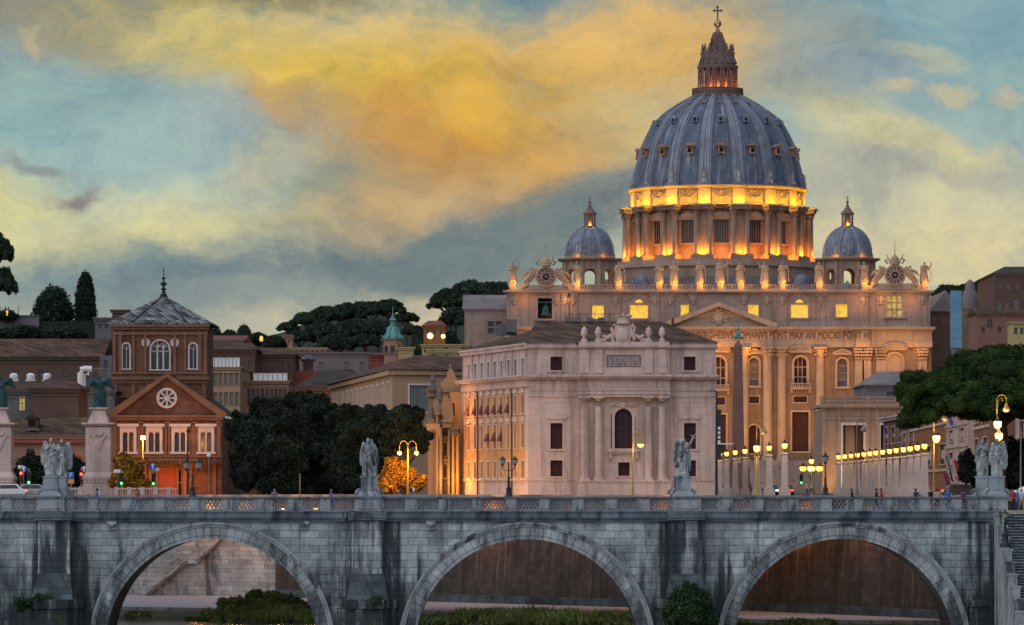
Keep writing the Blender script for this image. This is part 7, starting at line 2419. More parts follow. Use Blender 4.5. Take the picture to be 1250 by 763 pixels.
def street(label, px0, D0, px1, D1, ye, wm, rows, n, fm, quoin=(), name='street_house', dep=25, pm=None, wfrac=.42, roof=None, cols=None):
    p = Vector((X(px0, D0), D0, 0)); q = Vector((X(px1, D1), D1, 0))
    t = thing(name, label, 'building', ((p.x + q.x) / 2, (p.y + q.y) / 2, 0))
    z1 = Z(ye, min(D0, D1))
    d = q - p; L = d.length
    Dm = (D0 + D1) / 2
    def hf(L):
        o = []
        for (y0, y1) in rows:
            for i in range(n):
                c = L * (i + .5) / n; w = L / n * wfrac
                o.append((c - w / 2, c + w / 2, Z(y1, Dm), Z(y0, Dm), False))
        return o
    M, hs, L = facade(p, q, hf, -.05, z1, .3, wm, 'wall', t)
    for h in hs: window(t, M, h, .3, pm or m_glass, fm, .16, .08, (2, 2), fm, True)
    m = MB(M)
    m.quad((0, 0, -.05), (0, dep, -.05), (0, dep, z1), (0, 0, z1)); m.quad((L, 0, -.05), (L, dep, -.05), (L, dep, z1), (L, 0, z1)); m.quad((0, 0, z1), (L, 0, z1), (L, dep, z1), (0, dep, z1)); m.quad((0, dep, -.05), (L, dep, -.05), (L, dep, z1), (0, dep, z1))
    m.build('party_wall', wm, t)
    m = MB(M)
    m.box(-.3, L + .3, -.6, .02, z1 - .5, z1 - .1); m.box(-.5, L + .5, -.9, dep, z1 - .1, z1 + .15)
    for y_ in [r[1] for r in rows]: m.box(-.05, L + .05, -.18, .02, Z(y_ + 7, Dm) - .15, Z(y_ + 7, Dm) + .15)
    for s_ in quoin:
        for i in range(int(z1 / .7)): m.box(L * s_ - (.7 if i % 2 else .55), L * s_ + (.7 if i % 2 else .55), -.14, .02, .05 + i * .7, .05 + i * .7 + .62)
    m.build('cornice', fm, t)
    return t
street('ochre brown house with shuttered upper windows behind the right lamp row', 1078, 730, 1104, 690, 507, m_brickl, [(521, 541), (560, 580)], 3, m_pal)
street('salmon house with pale cornice between the ochre house and the starry lamp', 1100, 680, 1116, 655, 484, m_pink, [(498, 512), (528, 545), (560, 580)], 2, m_pal)
street('orange plaster house with grey stone corner and one dark doorway behind the strong lamp', 1112, 650, 1160, 560, 470, m_orange, [(500, 514), (545, 568)], 3, m_pal, (.1,), pm=m_shut)
street('pale stone house with flags and rusticated corner under the pine', 1155, 560, 1181, 520, 462, m_pal, [(500, 512), (524, 538), (552, 574)], 2, m_pal, (.93,), pm=m_shut)
street('brown house with pale upper strips between the flags and the stair angels', 1178, 540, 1208, 490, 460, m_brickl, [(500, 516), (536, 556)], 3, m_pal, pm=m_shut)
street('pale building with tall dark windows behind the pine trunk at the right edge', 1204, 500, 1275, 480, 462, m_pal, [(514, 566)], 4, m_pal, pm=m_shut, wfrac=.35)
# far right skyline
house('grey_wing', 'grey stone wing with small niche attached left of the basilica facade', 567, 618, 378, 1215, 40, m_bas, ('gable', 360), [(392, 407, 604, 604, 1, 17)], m_bas, m_glass, roofm=m_basdark, hood=None)
house('dark_wing', 'shadowed brown wing right of the basilica below the hill trees', 1137, 1172, 381, 1240, 40, m_brown, ('gablef', 354), [(378, 386, 1153, 1153, 1, 6), (388, 394, 1146, 1146, 1, 3)], m_brown, m_glass, roofm=m_basdark)
house('rubble_tower', 'rough old rubble wall block beside the blue wrapped tower', 1174.5, 1195, 376.5, 1150, 12, m_cliff, ('flat',), [], None, cor=False)
house('palace_wing', 'tall brick palace with blue shuttered windows at the right edge', 1214, 1290, 335, 1100, 40, m_brown, ('hip', 325.5, 26), [(345, 353, 1221, 1242, 3, 4), (368, 380, 1220, 1229, 2, 4.5), (364, 380, 1241, 1241, 1, 6)], m_brickl, m_gshut, roofm=m_tiled)
house('palace_wing', 'lower red brick wing with small windows in front of the tall palace', 1193, 1250, 383, 1060, 20, m_dbrick, ('gable', 378), [(390, 399, 1208, 1208, 1, 6), (399, 405, 1200, 1240, 3, 4)], m_brickl, m_glass, roofm=m_tile2)
house('yellow_loggia', 'small yellow loggia with teal roof trim at the right edge', 1236, 1275, 394, 1000, 10, m_yellow, ('flat',), [(400, 408, 1240, 1262, 4, 4)], None, m_glass)
m = MB(); D_ = 1150; m.lathe([(1.9, 0), (1.9, 4.5), (1.3, 5.2), (1.2, 6.4), (.7, 7.4), (0, 7.9)], (0, 0, 0), 10)
tag(m.build('stone_turret', m_mauve, None, 40, loc=(X(1187, D_), D_ + 6, Z(376.5, D_) - .01), local=True), 'pale domed turret standing on the rough rubble block', 'turret')
BT = thing('wrapped_tower', 'tall square tower wrapped in blue sheeting right of the basilica', 'tower', (X(1168, 900), 900, 0))
m = MB(); D_ = 900
for k_ in range(6): m.box(X(1161.5, D_), X(1174, D_), D_, D_ + 2.6, Z(425 - 11.7 * k_, D_) + .03, Z(425 - 11.7 * (k_ + 1), D_))
m.build('sheeting', m_tarp, BT)
m = MB(); m.box(X(1162.5, D_), X(1173, D_), D_ + .3, D_ + 2.3, 0, Z(425, D_)); m.build('mast', m_gshut, BT)
# ------------------------------------------------------------------ wooded hill
m = MB()
def ridge(x, y):
    px = 625 + x * F / y
    return None
xs = np.linspace(-420, 420, 85)
def sil(px):
    pts = [(-400, 405), (0, 408), (120, 412), (250, 411), (330, 415), (350, 402), (380, 392), (420, 384), (480, 380), (505, 398), (520, 406), (560, 385), (620, 380), (800, 395), (1000, 390), (1100, 372), (1150, 362), (1215, 362), (1300, 368), (1700, 385)]
    for (a, ya), (b, yb) in zip(pts[:-1], pts[1:]):
        if a <= px <= b: return ya + (yb - ya) * (px - a) / (b - a)
    return 400
rows = [(1330, -30), (1380, .25), (1450, .7), (1540, 1.0), (1700, .9), (2200, .2)]
vs = []
for (D_, k) in rows:
    for x in xs:
        h = Z(sil(625 + x * F / 1540), 1540) if k > 0 else 0
        vs.append((x * D_ / 1540, D_, h * k if k > 0 else -.5))
n = len(xs)
m.add(vs, [(j * n + i, j * n + i + 1, (j + 1) * n + i + 1, (j + 1) * n + i) for j in range(len(rows) - 1) for i in range(n - 1)])
tag(m.build('hill', m_hill, None, 60), kind='structure')

PL = [leaf_mesh('crown', pine_lobes(8.5, 4.6, 34, s), 11000, .36, s, m_pinefar, flat=.5, core=.8) for s in (1, 2, 3)]
def pine_far(px, ytop, wpx, D_, label, k=0, group='umbrella pines on the hill', cz=None, trunk_h=None):
    r = S(wpx, D_) / 2
    sc_ = r / 8.5 / 1.1
    zt = Z(ytop, D_)
    zg = zt - 4.6 * sc_ - (trunk_h or 14)
    x = X(px, D_)
    t = thing('umbrella_pine', label, 'tree', (x, D_, zg), group)
    o = part_mesh('crown', PL[k % 3], t, (0, 0, zt - zg - 4.9 * sc_))
    o.scale = (sc_, sc_, sc_ * (1 if cz is None else cz)); o.rotation_euler = (0, 0, k * 1.3)
    tm = MB(); trunk(tm, zt - zg - 4.0 * sc_, .5, .28, 5, int(px), spread=r * .6, rise=2.5, at=.75)
    tm.build('trunk', m_bark, t, local=True)
    return t
HP = [(352, 394, 34, 1420, 'small round pine where the hill meets the sky gap'), (376, 382, 50, 1400, 'hill pine second from the sky gap, left of the tallest crowns'), (400, 376, 54, 1440, 'hill pine with a broad flat crown above the pale roof pavilion'),
      (424, 372, 56, 1420, 'hill pine rising at the left shoulder of the wooded ridge'), (448, 369, 54, 1430, 'hill pine crowning the middle of the wooded ridge'), (474, 367.5, 52, 1400, 'highest hill pine, right above the green cupola'),
      (496, 382, 36, 1420, 'hill pine stepping down right of the green cupola'), (365, 404, 44, 1370, 'low hill pine in the second row at the left end'), (395, 396, 60, 1370, 'low hill pine in the second row above the mauve block'),
      (430, 392, 62, 1365, 'low hill pine in the second row left of the green cupola'), (462, 392, 56, 1372, 'low hill pine in the second row just behind the green cupola'), (410, 410, 56, 1345, 'lowest hill pine in the front row above the mauve block'), (445, 409, 46, 1345, 'lowest hill pine in the front row left of the cupola drum'),
      (505, 398, 34, 1380, 'dark hill pine left of the two orange lamps'),
      (546, 360, 52, 1330, 'hill pine leaning out left beside the basilica wing'), (575, 352, 70, 1340, 'large hill pine with flat top behind the grey basilica wing'), (604, 351, 56, 1350, 'hill pine disappearing behind the basilica flank'), (556, 382, 50, 1310, 'shaded lower pine beside the basilica wing'), (583, 378, 52, 1300, 'shaded lower pine directly behind the grey wing gable'),
      (1158, 348.5, 46, 1500, 'distant pine between the right basilica wing and the turret'), (1186, 346.5, 50, 1500, 'distant pine directly above the pale domed turret'), (1212, 348.5, 42, 1510, 'distant pine left of the tall brick palace')]
for i, (px, yt, w_, D_, lab) in enumerate(HP):
    pine_far(px, yt, w_, D_, lab, i, trunk_h=16 if px < 1100 else 9, cz=1.35 if 520 < px < 620 else 1.0)
# dark trees on the left skyline
BL = [leaf_mesh('crown', [(0, 0, 4.2, 3.2, 3.2, 3.4), (-1.6, .5, 3.0, 2.4, 2.4, 2.4), (1.7, -.4, 3.2, 2.4, 2.4, 2.5), (.4, 0, 6.2, 2.2, 2.2, 2.0), (-1.2, 0, 5.4, 2, 2, 1.8)], 7000, .26, s, m_pinefar, core=.75) for s in (7, 8)]
def bushy(px, ytop, wpx, hpx, D_, label, k=0, name='broadleaf_tree', group='dark trees on the skyline', crown=None, sink=3.0):
    t = thing(name, label, 'tree', (X(px, D_), D_, Z(ytop + hpx, D_) - sink), group)
    sx_ = S(wpx, D_) / 7.8; sz_ = S(hpx, D_) / 8.0
    o = part_mesh('crown', (crown or BL[k % 2]), t, (0, 0, sink - .2)); o.scale = (sx_, sx_, sz_); o.rotation_euler = (0, 0, k)
    tm = MB(); trunk(tm, sink + 4 * sz_, .35 * sx_ + .1, .14, 4, int(px), spread=1.6 * sx_, rise=1.4)
    tm.build('trunk', m_bark, t, local=True)
    return t
for i, (px, yt, w_, h_, D_, lab) in enumerate([
    (262, 400, 24, 22, 1340, 'dark tree just right of the slate roof on the skyline'), (280, 402, 26, 20, 1350, 'dark tree above the long red roof villa, left one'), (298, 396, 22, 26, 1340, 'pointed dark tree in the middle of the skyline gap'),
    (316, 405, 26, 18, 1350, 'low dark tree left of the yellow light on the skyline'), (336, 409, 30, 18, 1280, 'round dark tree in the dip of the skyline'),
    (512, 403, 24, 34, 1290, 'dark tree left of the small red roofed villa'), (548, 404, 30, 30, 1280, 'dark tree right of the small red roofed villa'), (1205, 364, 26, 20, 1400, 'dark shrub tree at the foot of the turret skyline')]):
    bushy(px, yt, w_, h_, D_, lab, i)
# garden terrace at the far left: wall, umbrella pines, round tree, cypress
D_ = 800.0
m = MB(); m.box(X(-300, D_), X(122, D_), D_, D_ + 60, -.4, Z(392, D_)); tag(m.build('garden_terrace', m_hill), kind='structure')
m = MB(); m.box(X(-60, D_), X(48, D_), D_ - .5, D_ - .02, Z(414, D_), Z(386, D_)); m.box(X(-60, D_), X(48.5, D_), D_ - .7, D_ + .1, Z(386, D_), Z(384.8, D_))
tag(m.build('garden_wall', m_grey, None, loc=(X(-6, D_), D_, Z(414, D_))), 'dark grey garden wall under the pines at the left edge', 'wall')
def near_pine(px, yc, wpx, hpx, label, k):
    D_ = 805.0; zg = Z(392, D_); t = thing('umbrella_pine', label, 'tree', (X(px, D_), D_, zg), 'umbrella pines at the left edge')
    r = S(wpx, D_) / 2 / 9.3; z = Z(yc + hpx / 2, D_) - zg
    o = part_mesh('crown', PL[k], t, (0, 0, z)); o.scale = (r, r, S(hpx, D_) / 5.2); o.rotation_euler = (0, 0, k * 2)
    tm = MB(); trunk(tm, z + .8, .42, .22, 5, k + 3, bend=.4, spread=2.2, rise=1.0, at=.85); tm.build('trunk', m_bark, t, local=True)
near_pine(-6, 300, 54, 28, 'umbrella pine with the higher crown cut by the left edge', 0)
near_pine(-1, 340, 50, 26, 'umbrella pine with the lower crown at the left edge', 1)
bushy(65, 349, 52, 54, 812, 'rounded dark holm oak left of the cypress', 1, sink=2)
bushy(25, 396, 70, 22, 795, 'low dark shrubs under the garden wall at the left', 0, 'shrub', sink=.5)
bushy(78, 398, 60, 20, 794, 'low dark shrubs under the round holm oak', 1, 'shrub', sink=.5)
bushy(8, 377, 30, 14, 798, 'small dark shrub on top of the garden wall beside the left edge', 0, 'shrub', sink=.3)
D_ = 808.0
t = thing('cypress', 'tall narrow cypress left of the brick tower', 'tree', (X(104, D_), D_, Z(414, D_)))
w_, h_ = S(26, D_) / 2, S(82, D_)
lob = [(0, 0, h_ * .33, w_, w_, h_ * .33), (0, 0, h_ * .55, w_ * .93, w_ * .93, h_ * .33), (.1, 0, h_ * .76, w_ * .66, w_ * .66, h_ * .22), (0, 0, h_ * .9, w_ * .32, w_ * .32, h_ * .11)]
part_mesh('crown', leaf_mesh('crown', lob, 9000, .22, 12, m_cyp, core=.85), t)
tm = MB(); tm.tube([(0, 0, 0), (0, 0, h_ * .5)], [.3, .15], 7); tm.build('trunk', m_bark, t, local=True)

# big evergreen trees behind the bridge
def evergreen(px, D_, lobes_px, label, n, seed, mt=None, size=.42, trunk_r=.45, name='evergreen_tree', cat='tree', core=.6, group=None):
    z0 = 0 if 'riverside' not in name else ZP
    t = thing(name, label, cat, (X(px, D_), D_, z0), group)
    k = S(1, D_)
    lob = [((cx - px) * k, dy, Z(cy, D_) - z0, rx * k, rx * k * .9, ry * k) for cx, cy, rx, ry, dy in lobes_px]
    rq = random.Random(seed)
    for l in list(lob):
        lob[lob.index(l)] = (l[0], l[1], l[2], l[3] * .86, l[4] * .86, l[5] * .86)
        for _ in range(9):
            a, b = rq.uniform(0, 2 * pi), rq.uniform(-.5, 1.4); q_ = rq.uniform(.13, .34)
            z_ = l[2] + l[5] * sin(b)
            if z_ > (.6 if not z0 else -1): lob.append((l[0] + l[3] * cos(a) * cos(b), l[1] + l[4] * sin(a) * cos(b), z_, l[3] * q_, l[4] * q_, l[3] * q_ * rq.uniform(.6, 1.1)))
    part_mesh('crown', leaf_mesh('crown', lob, n, size, seed, mt or m_oak, core=core), t)
    tm = MB(); trunk(tm, (Z(min(l[1] for l in lobes_px), D_) - z0) * .75, trunk_r, trunk_r * .4, 6, seed, spread=1.9, rise=1.6, at=.35, bend=.15); tm.build('trunk', m_bark, t, local=True)
    return t
evergreen(318, 478, [(308, 545, 30, 44, 0), (300, 570, 22, 32, 0), (330, 520, 32, 32, 1), (345, 560, 34, 44, -1), (322, 500, 18, 14, 0), (292, 520, 14, 16, 0), (340, 590, 34, 16, 0)],
          'broad dark evergreen right of the brick church, leftmost of the dark trees', 80000, 31, size=.16)
evergreen(388, 482, [(372, 515, 34, 30, 0), (362, 500, 20, 16, 0), (392, 545, 40, 48, 0), (358, 550, 26, 40, 1), (378, 490, 16, 10, 0), (390, 590, 36, 16, 0), (410, 515, 22, 20, 0)],
          'tallest dark evergreen in the middle of the dark trees', 85000, 32, size=.16)
evergreen(436, 476, [(428, 522, 26, 24, 0), (440, 555, 34, 46, 0), (455, 525, 26, 26, -1), (418, 560, 24, 40, 0), (462, 560, 22, 34, 0), (440, 592, 34, 14, 0), (448, 508, 14, 10, 0)],
          'dark evergreen directly behind the single winged angel', 80000, 33, size=.16)
evergreen(494, 472, [(480, 518, 22, 18, 0), (498, 512, 18, 14, 0), (508, 530, 16, 14, 0), (478, 545, 16, 24, 0), (506, 505, 10, 7, 0), (515, 545, 9, 10, 0), (490, 535, 20, 16, 0)],
          'thin branched dark tree above the double globe lamp', 16000, 34, core=.3, size=.17)
evergreen(484, 466, [(482, 574, 14, 14, 0), (474, 586, 12, 16, 0), (496, 584, 16, 14, 0), (508, 590, 12, 12, 0), (470, 596, 16, 10, 0)], 'bush glowing orange under the double globe lamp', 14000, 35, m_gold, .15, .12, 'bush', 'bush')
evergreen(158, 555, [(152, 568, 13, 12, 0), (164, 572, 14, 13, 0), (158, 582, 18, 13, 0), (150, 588, 14, 10, 0), (170, 590, 12, 9, 0)], 'yellow leaved small tree in front of the brick church', 12000, 36, m_gold, .17, .15, 'small_tree')
evergreen(36, 590, [(34, 572, 16, 18, 0), (46, 580, 14, 16, 0), (26, 582, 12, 14, 0)], 'dark bush left of the pair of angels behind the signal light', 9000, 37, m_oak, .18, .15, 'bush', 'bush')
evergreen(89, 592, [(86, 572, 13, 18, 0), (95, 578, 12, 18, 0), (80, 582, 12, 14, 0)], 'dark bush right of the pair of angels behind the parking sign', 9000, 38, m_oak, .18, .15, 'bush', 'bush')
evergreen(1222, 440, [(1180, 572, 12, 20, 0), (1240, 560, 20, 26, 0), (1256, 575, 24, 26, 0), (1205, 585, 22, 16, 0), (1232, 585, 26, 14, 0)], 'dark hedge like shrubs behind the stair angels', 20000, 39, m_oak, .18, .2, 'shrub', 'shrub')
evergreen(318, 405, [(300, 741, 30, 9, 0), (322, 737, 26, 13, 0), (345, 742, 30, 10, 0), (372, 745, 24, 8, 0), (280, 746, 18, 5, 0), (312, 733, 12, 7, 0)], 'low green riverside bush under the left arch', 15000, 43, m_grass, .13, .06, 'riverside_bush', 'bush')
# bush growing from the bridge pier
D_ = 356.6
t = thing('pier_bush', 'leafy green bush growing on the right bridge pier', 'bush', (X(840, D_), D_, Z(742, D_)))
k = S(1, D_)
lob = [((cx - 840) * k, dy, Z(cy, D_) - Z(742, D_), rx * k, rx * k * .6, ry * k) for cx, cy, rx, ry, dy in ((836, 730, 15, 11, 0), (826, 742, 15, 13, -.1), (852, 738, 16, 13, -.2), (840, 750, 24, 15, -.3), (845, 720, 9, 7, 0), (863, 748, 9, 11, 0), (829, 725, 8, 8, 0), (857, 727, 8, 7, 0), (818, 752, 9, 11, 0), (868, 757, 8, 8, 0), (838, 714, 4, 5, 0), (821, 733, 6, 6, 0))]
part_mesh('foliage', leaf_mesh('foliage', lob, 11000, .10, 41, m_ivy, core=.45, shell=(.55, 1.3)), t)
tm = MB(); trunk(tm, 1.6, .09, .04, 6, 5, bend=.1, spread=.9, rise=.5, at=.2); tm.build('stem', m_bark, t, local=True)
# small weeds on the stonework
rd = random.Random(21)
for px, py, sc_, lab in ((449 + 12, 742, 1.0, 'weeds on the ledge of the middle pier under the single angel'), (50, 742, 1.4, 'weeds clinging to the left pier below the pair of angels'), (30, 745, 1.2, 'weeds at the foot of the left pier near the photo edge')):
    D_ = 357.6
    lob = [(rd.uniform(-.5, .5), rd.uniform(-.2, .1), .2 + rd.uniform(-.1, .5), .35 * sc_, .25, .35 * sc_) for _ in range(6)]
    me = leaf_mesh('weeds', lob, 900, .1, px, m_ivy, core=.3)
    o = part_mesh('weed_tuft', me, None, (X(px, D_), D_, Z(py, D_))); tag(o, lab, 'weeds', 'weeds on the bridge piers')

# the great stone pine at the right
D_ = 436.0
t = thing('stone_pine', 'huge spreading stone pine with dark domed crown and bare trunk at the right', 'tree', (X(1226, D_), D_ + 2, 0))
k = S(1, D_)
rd = random.Random(77)
lob = []
cx, rx = 1232, 126
for i in range(230):
    q = sqrt((i + .5) / 230); a = i * 2.39996
    x = cx + rx * q * cos(a) + rd.uniform(-4, 4); yq = 2 + 9.0 * q * sin(a)
    top = 416 + 72 * abs(q) ** 2.3 + (14 if x < 1150 else 0) * (q > .8)
    y = top + rd.uniform(0, 10)
    s_ = rd.uniform(9, 15)
    lob.append(((x - 1226) * k, yq - 2, Z(y + s_ * .8, D_), s_ * k, s_ * k, s_ * k * .72))
for i in range(90):
    q = sqrt((i + .5) / 90) * .93; a = i * 2.39996 + 1
    x = cx + (rx - 8) * q * cos(a); yq = 2 + 8.2 * q * sin(a)
    y = 496 - 10 * q ** 2 + rd.uniform(-5, 9) + (5 if 1180 < x else 0)
    s_ = rd.uniform(8, 13)
    lob.append(((x - 1226) * k, yq - 2, Z(y, D_), s_ * k, s_ * k, s_ * k * .6))
for i in range(40):
    a = i * 2.39996; q = sqrt((i + .5) / 40) * .8
    lob.append(((cx + rx * q * cos(a) - 1226) * k, 8 * q * sin(a), Z(462 + 20 * q, D_), 22 * k, 22 * k, 16 * k))
for i in range(40):
    a = pi * (.62 + .76 * i / 40)
    x = cx + (rx + 2) * cos(a); y = 488 - 26 * (i % 3) / 2 + rd.uniform(-5, 5)
    if y < 470: x += 8
    lob.append(((x - 1226) * k, rd.uniform(-5, 5), Z(y, D_), 9 * k, 9 * k, 8 * k))
part_mesh('crown', leaf_mesh('crown', lob, 230000, .105, 42, m_pine, flat=.3, core=.82, shell=(.84, 1.08)), t)
tm = MB()
hz0 = Z(505, D_)
tm.tube([(0, 0, 0), (-.1, 0, hz0 * .35), (.15, 0, hz0 * .7), (0, 0, hz0)], [.62, .5, .46, .42], 12)
for i in range(11):
    a = 2 * pi * i / 11; L = rd.uniform(4, 7.5)
    tm.tube([(0, 0, hz0 * .86 + .1 * i), (cos(a) * L * .5, sin(a) * L * .5, hz0 + .9), (cos(a) * L, sin(a) * L, hz0 + 2.2)], [.3, .2, .08], 7)
tm.build('trunk', m_bark, t, 60, local=True)
# ------------------------------------------------------------------ obelisk and lamps of the avenue
D_ = 1000.0
OB = thing('obelisk', 'tall red granite obelisk with bronze cross in front of the basilica', 'obelisk', (X(901, D_), D_, 0))
m = MB(); x = X(901, D_)
zt = Z(422, D_); zb_ = 8.0
m.box(x - 1.35, x + 1.35, D_ - 1.35, D_ + 1.35, zb_, zt, t=.45); m.box(x - .9, x + .9, D_ - .9, D_ + .9, zt, zt + 1.4, t=.82)
m.build('shaft', m_granite, OB)
m = MB(); m.box(x - 3.6, x + 3.6, D_ - 3.6, D_ + 3.6, 0, 1.2); m.box(x - 2.5, x + 2.5, D_ - 2.5, D_ + 2.5, 1.2, 5.6); m.box(x - 2.1, x + 2.1, D_ - 2.1, D_ + 2.1, 5.6, 6.6)
for sx in (-1, 1):
    for sy_ in (-1, 1): m.ball((x + sx * 1.2, D_ + sy_ * 1.2, 7.3), (.55, .55, .7), 8)
m.build('pedestal', m_granite, OB)
m = MB(); z = zt + 1.3
for i in range(3): m.ball((x - .5 + .5 * i, D_, z + .55 + .25 * (i % 2)), .5, 8)
m.lathe([(.2, 0), (.55, .6), (.2, 1.4), (.35, 1.9), (.1, 2.4)], (x, D_, z + .6), 8)
m.tube([(x, D_, z + 2.5), (x, D_, z + 5.2)], .13, 6); m.tube([(x - .75, D_, z + 4.2), (x + .75, D_, z + 4.2)], .13, 6)
m.build('bronze_cross', m_copper, OB)

def lantern(mb_glass, mb_iron, c, s=1.0, crown=True):
    """hexagonal lantern, base point c"""
    x, y, z = c
    mb_glass.lathe([(.2 * s, .05 * s), (.42 * s, .25 * s), (.5 * s, .75 * s), (.46 * s, .92 * s)], c, 8)
    for k in range(6):
        a = 2 * pi * k / 6
        mb_iron.tube([(x + .2 * s * cos(a), y + .2 * s * sin(a), z + .02 * s), (x + .53 * s * cos(a), y + .53 * s * sin(a), z + .78 * s)], .03 * s, 4)
    mb_iron.lathe([(.14 * s, -.22 * s), (.24 * s, .04 * s)], c, 8)
    mb_iron.lathe([(.56 * s, .92 * s), (.52 * s, 1.0 * s), (.25 * s, 1.2 * s), (.12 * s, 1.4 * s), (.16 * s, 1.46 * s), (.03 * s, 1.65 * s)], c, 8)
    if crown:
        for k in range(6):
            a = 2 * pi * k / 6; mb_iron.ball((x + .54 * s * cos(a), y + .54 * s * sin(a), z + 1.06 * s), .09 * s, 5)

def pillar_lamp(label, loc, h, w, group, pw):
    t = thing('pillar_lamp', label, 'street lamp', loc, group)
    m = MB(); m.box(-w * .85, w * .85, -w * .85, w * .85, 0, .7); m.box(-w * .7, w * .7, -w * .7, w * .7, .7, 1.1)
    m.box(-w / 2, w / 2, -w / 2, w / 2, 1.1, h - .55, t=w * .09); m.box(-w * .52, w * .52, -w * .52, w * .52, h - .55, h - .4)
    m.build('pillar', m_obel, t, local=True)
    i = MB(); g_ = MB()
    i.tube([(0, 0, h - .45), (0, 0, h)], .09, 6)
    for sx in (-1, 1): i.tube([(sx * .3, 0, h - .9), (sx * .36, 0, h - .35), (sx * .15, 0, h - .05)], .04, 5)
    lantern(g_, i, (0, 0, h), .62)
    i.build('bracket', m_metal, t, local=True); g_.build('lamp_glass', e_lamp, t, 60, local=True)
    l = lamp(None, (0, 0, 0), WARM, pw, .2); l.parent = t; l.location = (0, -.55, h + .1)
    return t
ord_ = ['nearest', 'second', 'third', 'fourth', 'fifth', 'sixth', 'seventh', 'eighth', 'ninth', 'tenth', 'eleventh', 'twelfth', 'thirteenth', 'farthest']
xsr = [1128.5, 1119.7, 1111, 1102.7, 1094, 1086, 1077.5, 1069, 1061.8, 1054.5, 1046.7, 1038.9, 1031.2, 1023.5]
for i, px in enumerate(xsr):
    D_ = 480 + 140 * i / 13
    yy_ = 544 + (556.5 - 544) * (i / 13) ** .8
    lab = {0: 'tall pillar lamp nearest us in the right hand row, with the brightest glass', 13: 'farthest pillar lamp of the right hand row, by the portico corner'}.get(i, '%s pillar lamp from the near end of the right hand row before the portico' % ord_[i])
    pillar_lamp(lab, (X(px, D_), D_, 0), Z(yy_ + 4.5, D_), .72 if i else .8, 'pillar lamps of the right row', 60)
xsl = [957.8, 939, 923.7, 909.4, 897.5, 887, 878.4]
for i, px in enumerate(xsl):
    D_ = 480 + 140 * i / 6
    yy_ = 543.5 + (554 - 543.5) * (i / 6) ** .8
    lab = {0: 'nearest pillar lamp of the left row, tallest and brightest of the seven', 6: 'farthest pillar lamp of the left row, against the palazzo corner'}.get(i, '%s pillar lamp from the near end of the left hand row before the basilica' % ord_[i])
    pillar_lamp(lab, (X(px, D_), D_, 0), Z(yy_ + 4.5, D_), .72, 'pillar lamps of the left row', 60)

# crook lamps
def crook(label, px, ytop, D_, headpx, side, lit, extra=(), zb=0.0, mt=None):
    t = thing('crook_lamp', label, 'street lamp', (X(px, D_), D_, zb), 'curled arm street lamps')
    x = X(px, D_); zt = Z(ytop, D_)
    w = abs(X(headpx, D_) - x)
    m = MB()
    zc_ = zt - w * .5
    m.tube([(x, D_, zb), (x, D_, zb + 1.2)], [.17, .12], 8); m.tube([(x, D_, zb + 1.2), (x, D_, zc_)], [.085, .055], 8)
    pts = [(x + side * (w / 2 - w / 2 * cos(a)), D_, zc_ + w / 2 * sin(a)) for a in [pi * q / 10 for q in range(11)]]
    m.tube(pts, .05, 6)
    cxl = x + side * w * .62
    m.tube([(x + side * .05, D_, zc_ - .6), (x + side * w * .3, D_, zc_ + w * .25), (cxl, D_, zc_ + w * .12), (cxl + side * .05, D_, zc_ - .1), (cxl - side * .15, D_, zc_ - .02)], .035, 5)
    hx_ = x + side * w
    m.tube([(hx_, D_, zc_), (hx_, D_, zc_ - .35)], .035, 5)
    m.lathe([(.08, 0), (.14, -.12), (.16, -.3), (.36, -.55), (.38, -.6)], (hx_, D_, zc_ - .3), 12, cap=False)
    m.build('post', mt or m_post, t, 50)
    g_ = MB(); g_.lathe([(.36, -.58), (.33, -.75), (.18, -.9), (0, -.93)], (hx_, D_, zc_ - .3), 12, cap=False)
    g_.build('lamp_glass', e_lamp if lit else m_lampoff, t, 60)
    if lit: lamp(t, (hx_, D_ - .5, zc_ - 1.6), WARM, 250, .2)
    for (ex, ey, big) in extra:
        gx_ = MB(); ii = MB(); c = (X(ex, D_), D_ - .25, Z(ey + 4, D_)); lantern(gx_, ii, c, .75, False)
        gx_.build('lamp_glass', e_lamp2 if big else e_lamp, t, 60)
        ii.tube([(x, D_, c[2] - .5), (c[0], c[1], c[2] - .15)], .04, 5); ii.build('lower_lantern', m_metal, t)
        lamp(t, (c[0] - .1, D_ - 1.1, c[2] + .3), WARM, 900 if big else 350, .2)
    return t
crook('curled lamp post with one lit hanging globe before the palazzo columns', 772.5, 527, 466, 782, 1, True, mt=m_yelpost)
crook('curled lamp post with unlit hanging head among the left lamp row', 923.8, 513, 470, 932.5, 1, False, ((923.7, 548.5, False),), mt=m_yelpost)
crook('curled lamp post with unlit head in front of the portico opening', 1046, 511, 520, 1054, 1, False)
crook('curled lamp post with starry bright lantern at the end of the right row', 1140, 493, 452, 1154, 1, False, ((1142.8, 536.5, True),), mt=m_yelpost)
crook('curled lamp post with two bright lanterns under the stone pine', 1217, 482, 424, 1228.5, 1, False, ((1217.5, 519.5, True), (1219, 534, True)), mt=m_yelpost)
crook('slim lamp post without light right of the pine trunk', 1246, 514, 432, 1252, 1, False)
t = thing('double_globe_lamp', 'lamp post with two glowing globes on curved arms beside the single angel', 'street lamp', (X(498, 458), 458, 0))
m = MB(); x = X(498, 458); D_ = 458
m.tube([(x, D_, 0), (x, D_, Z(546, D_))], [.12, .06], 8)
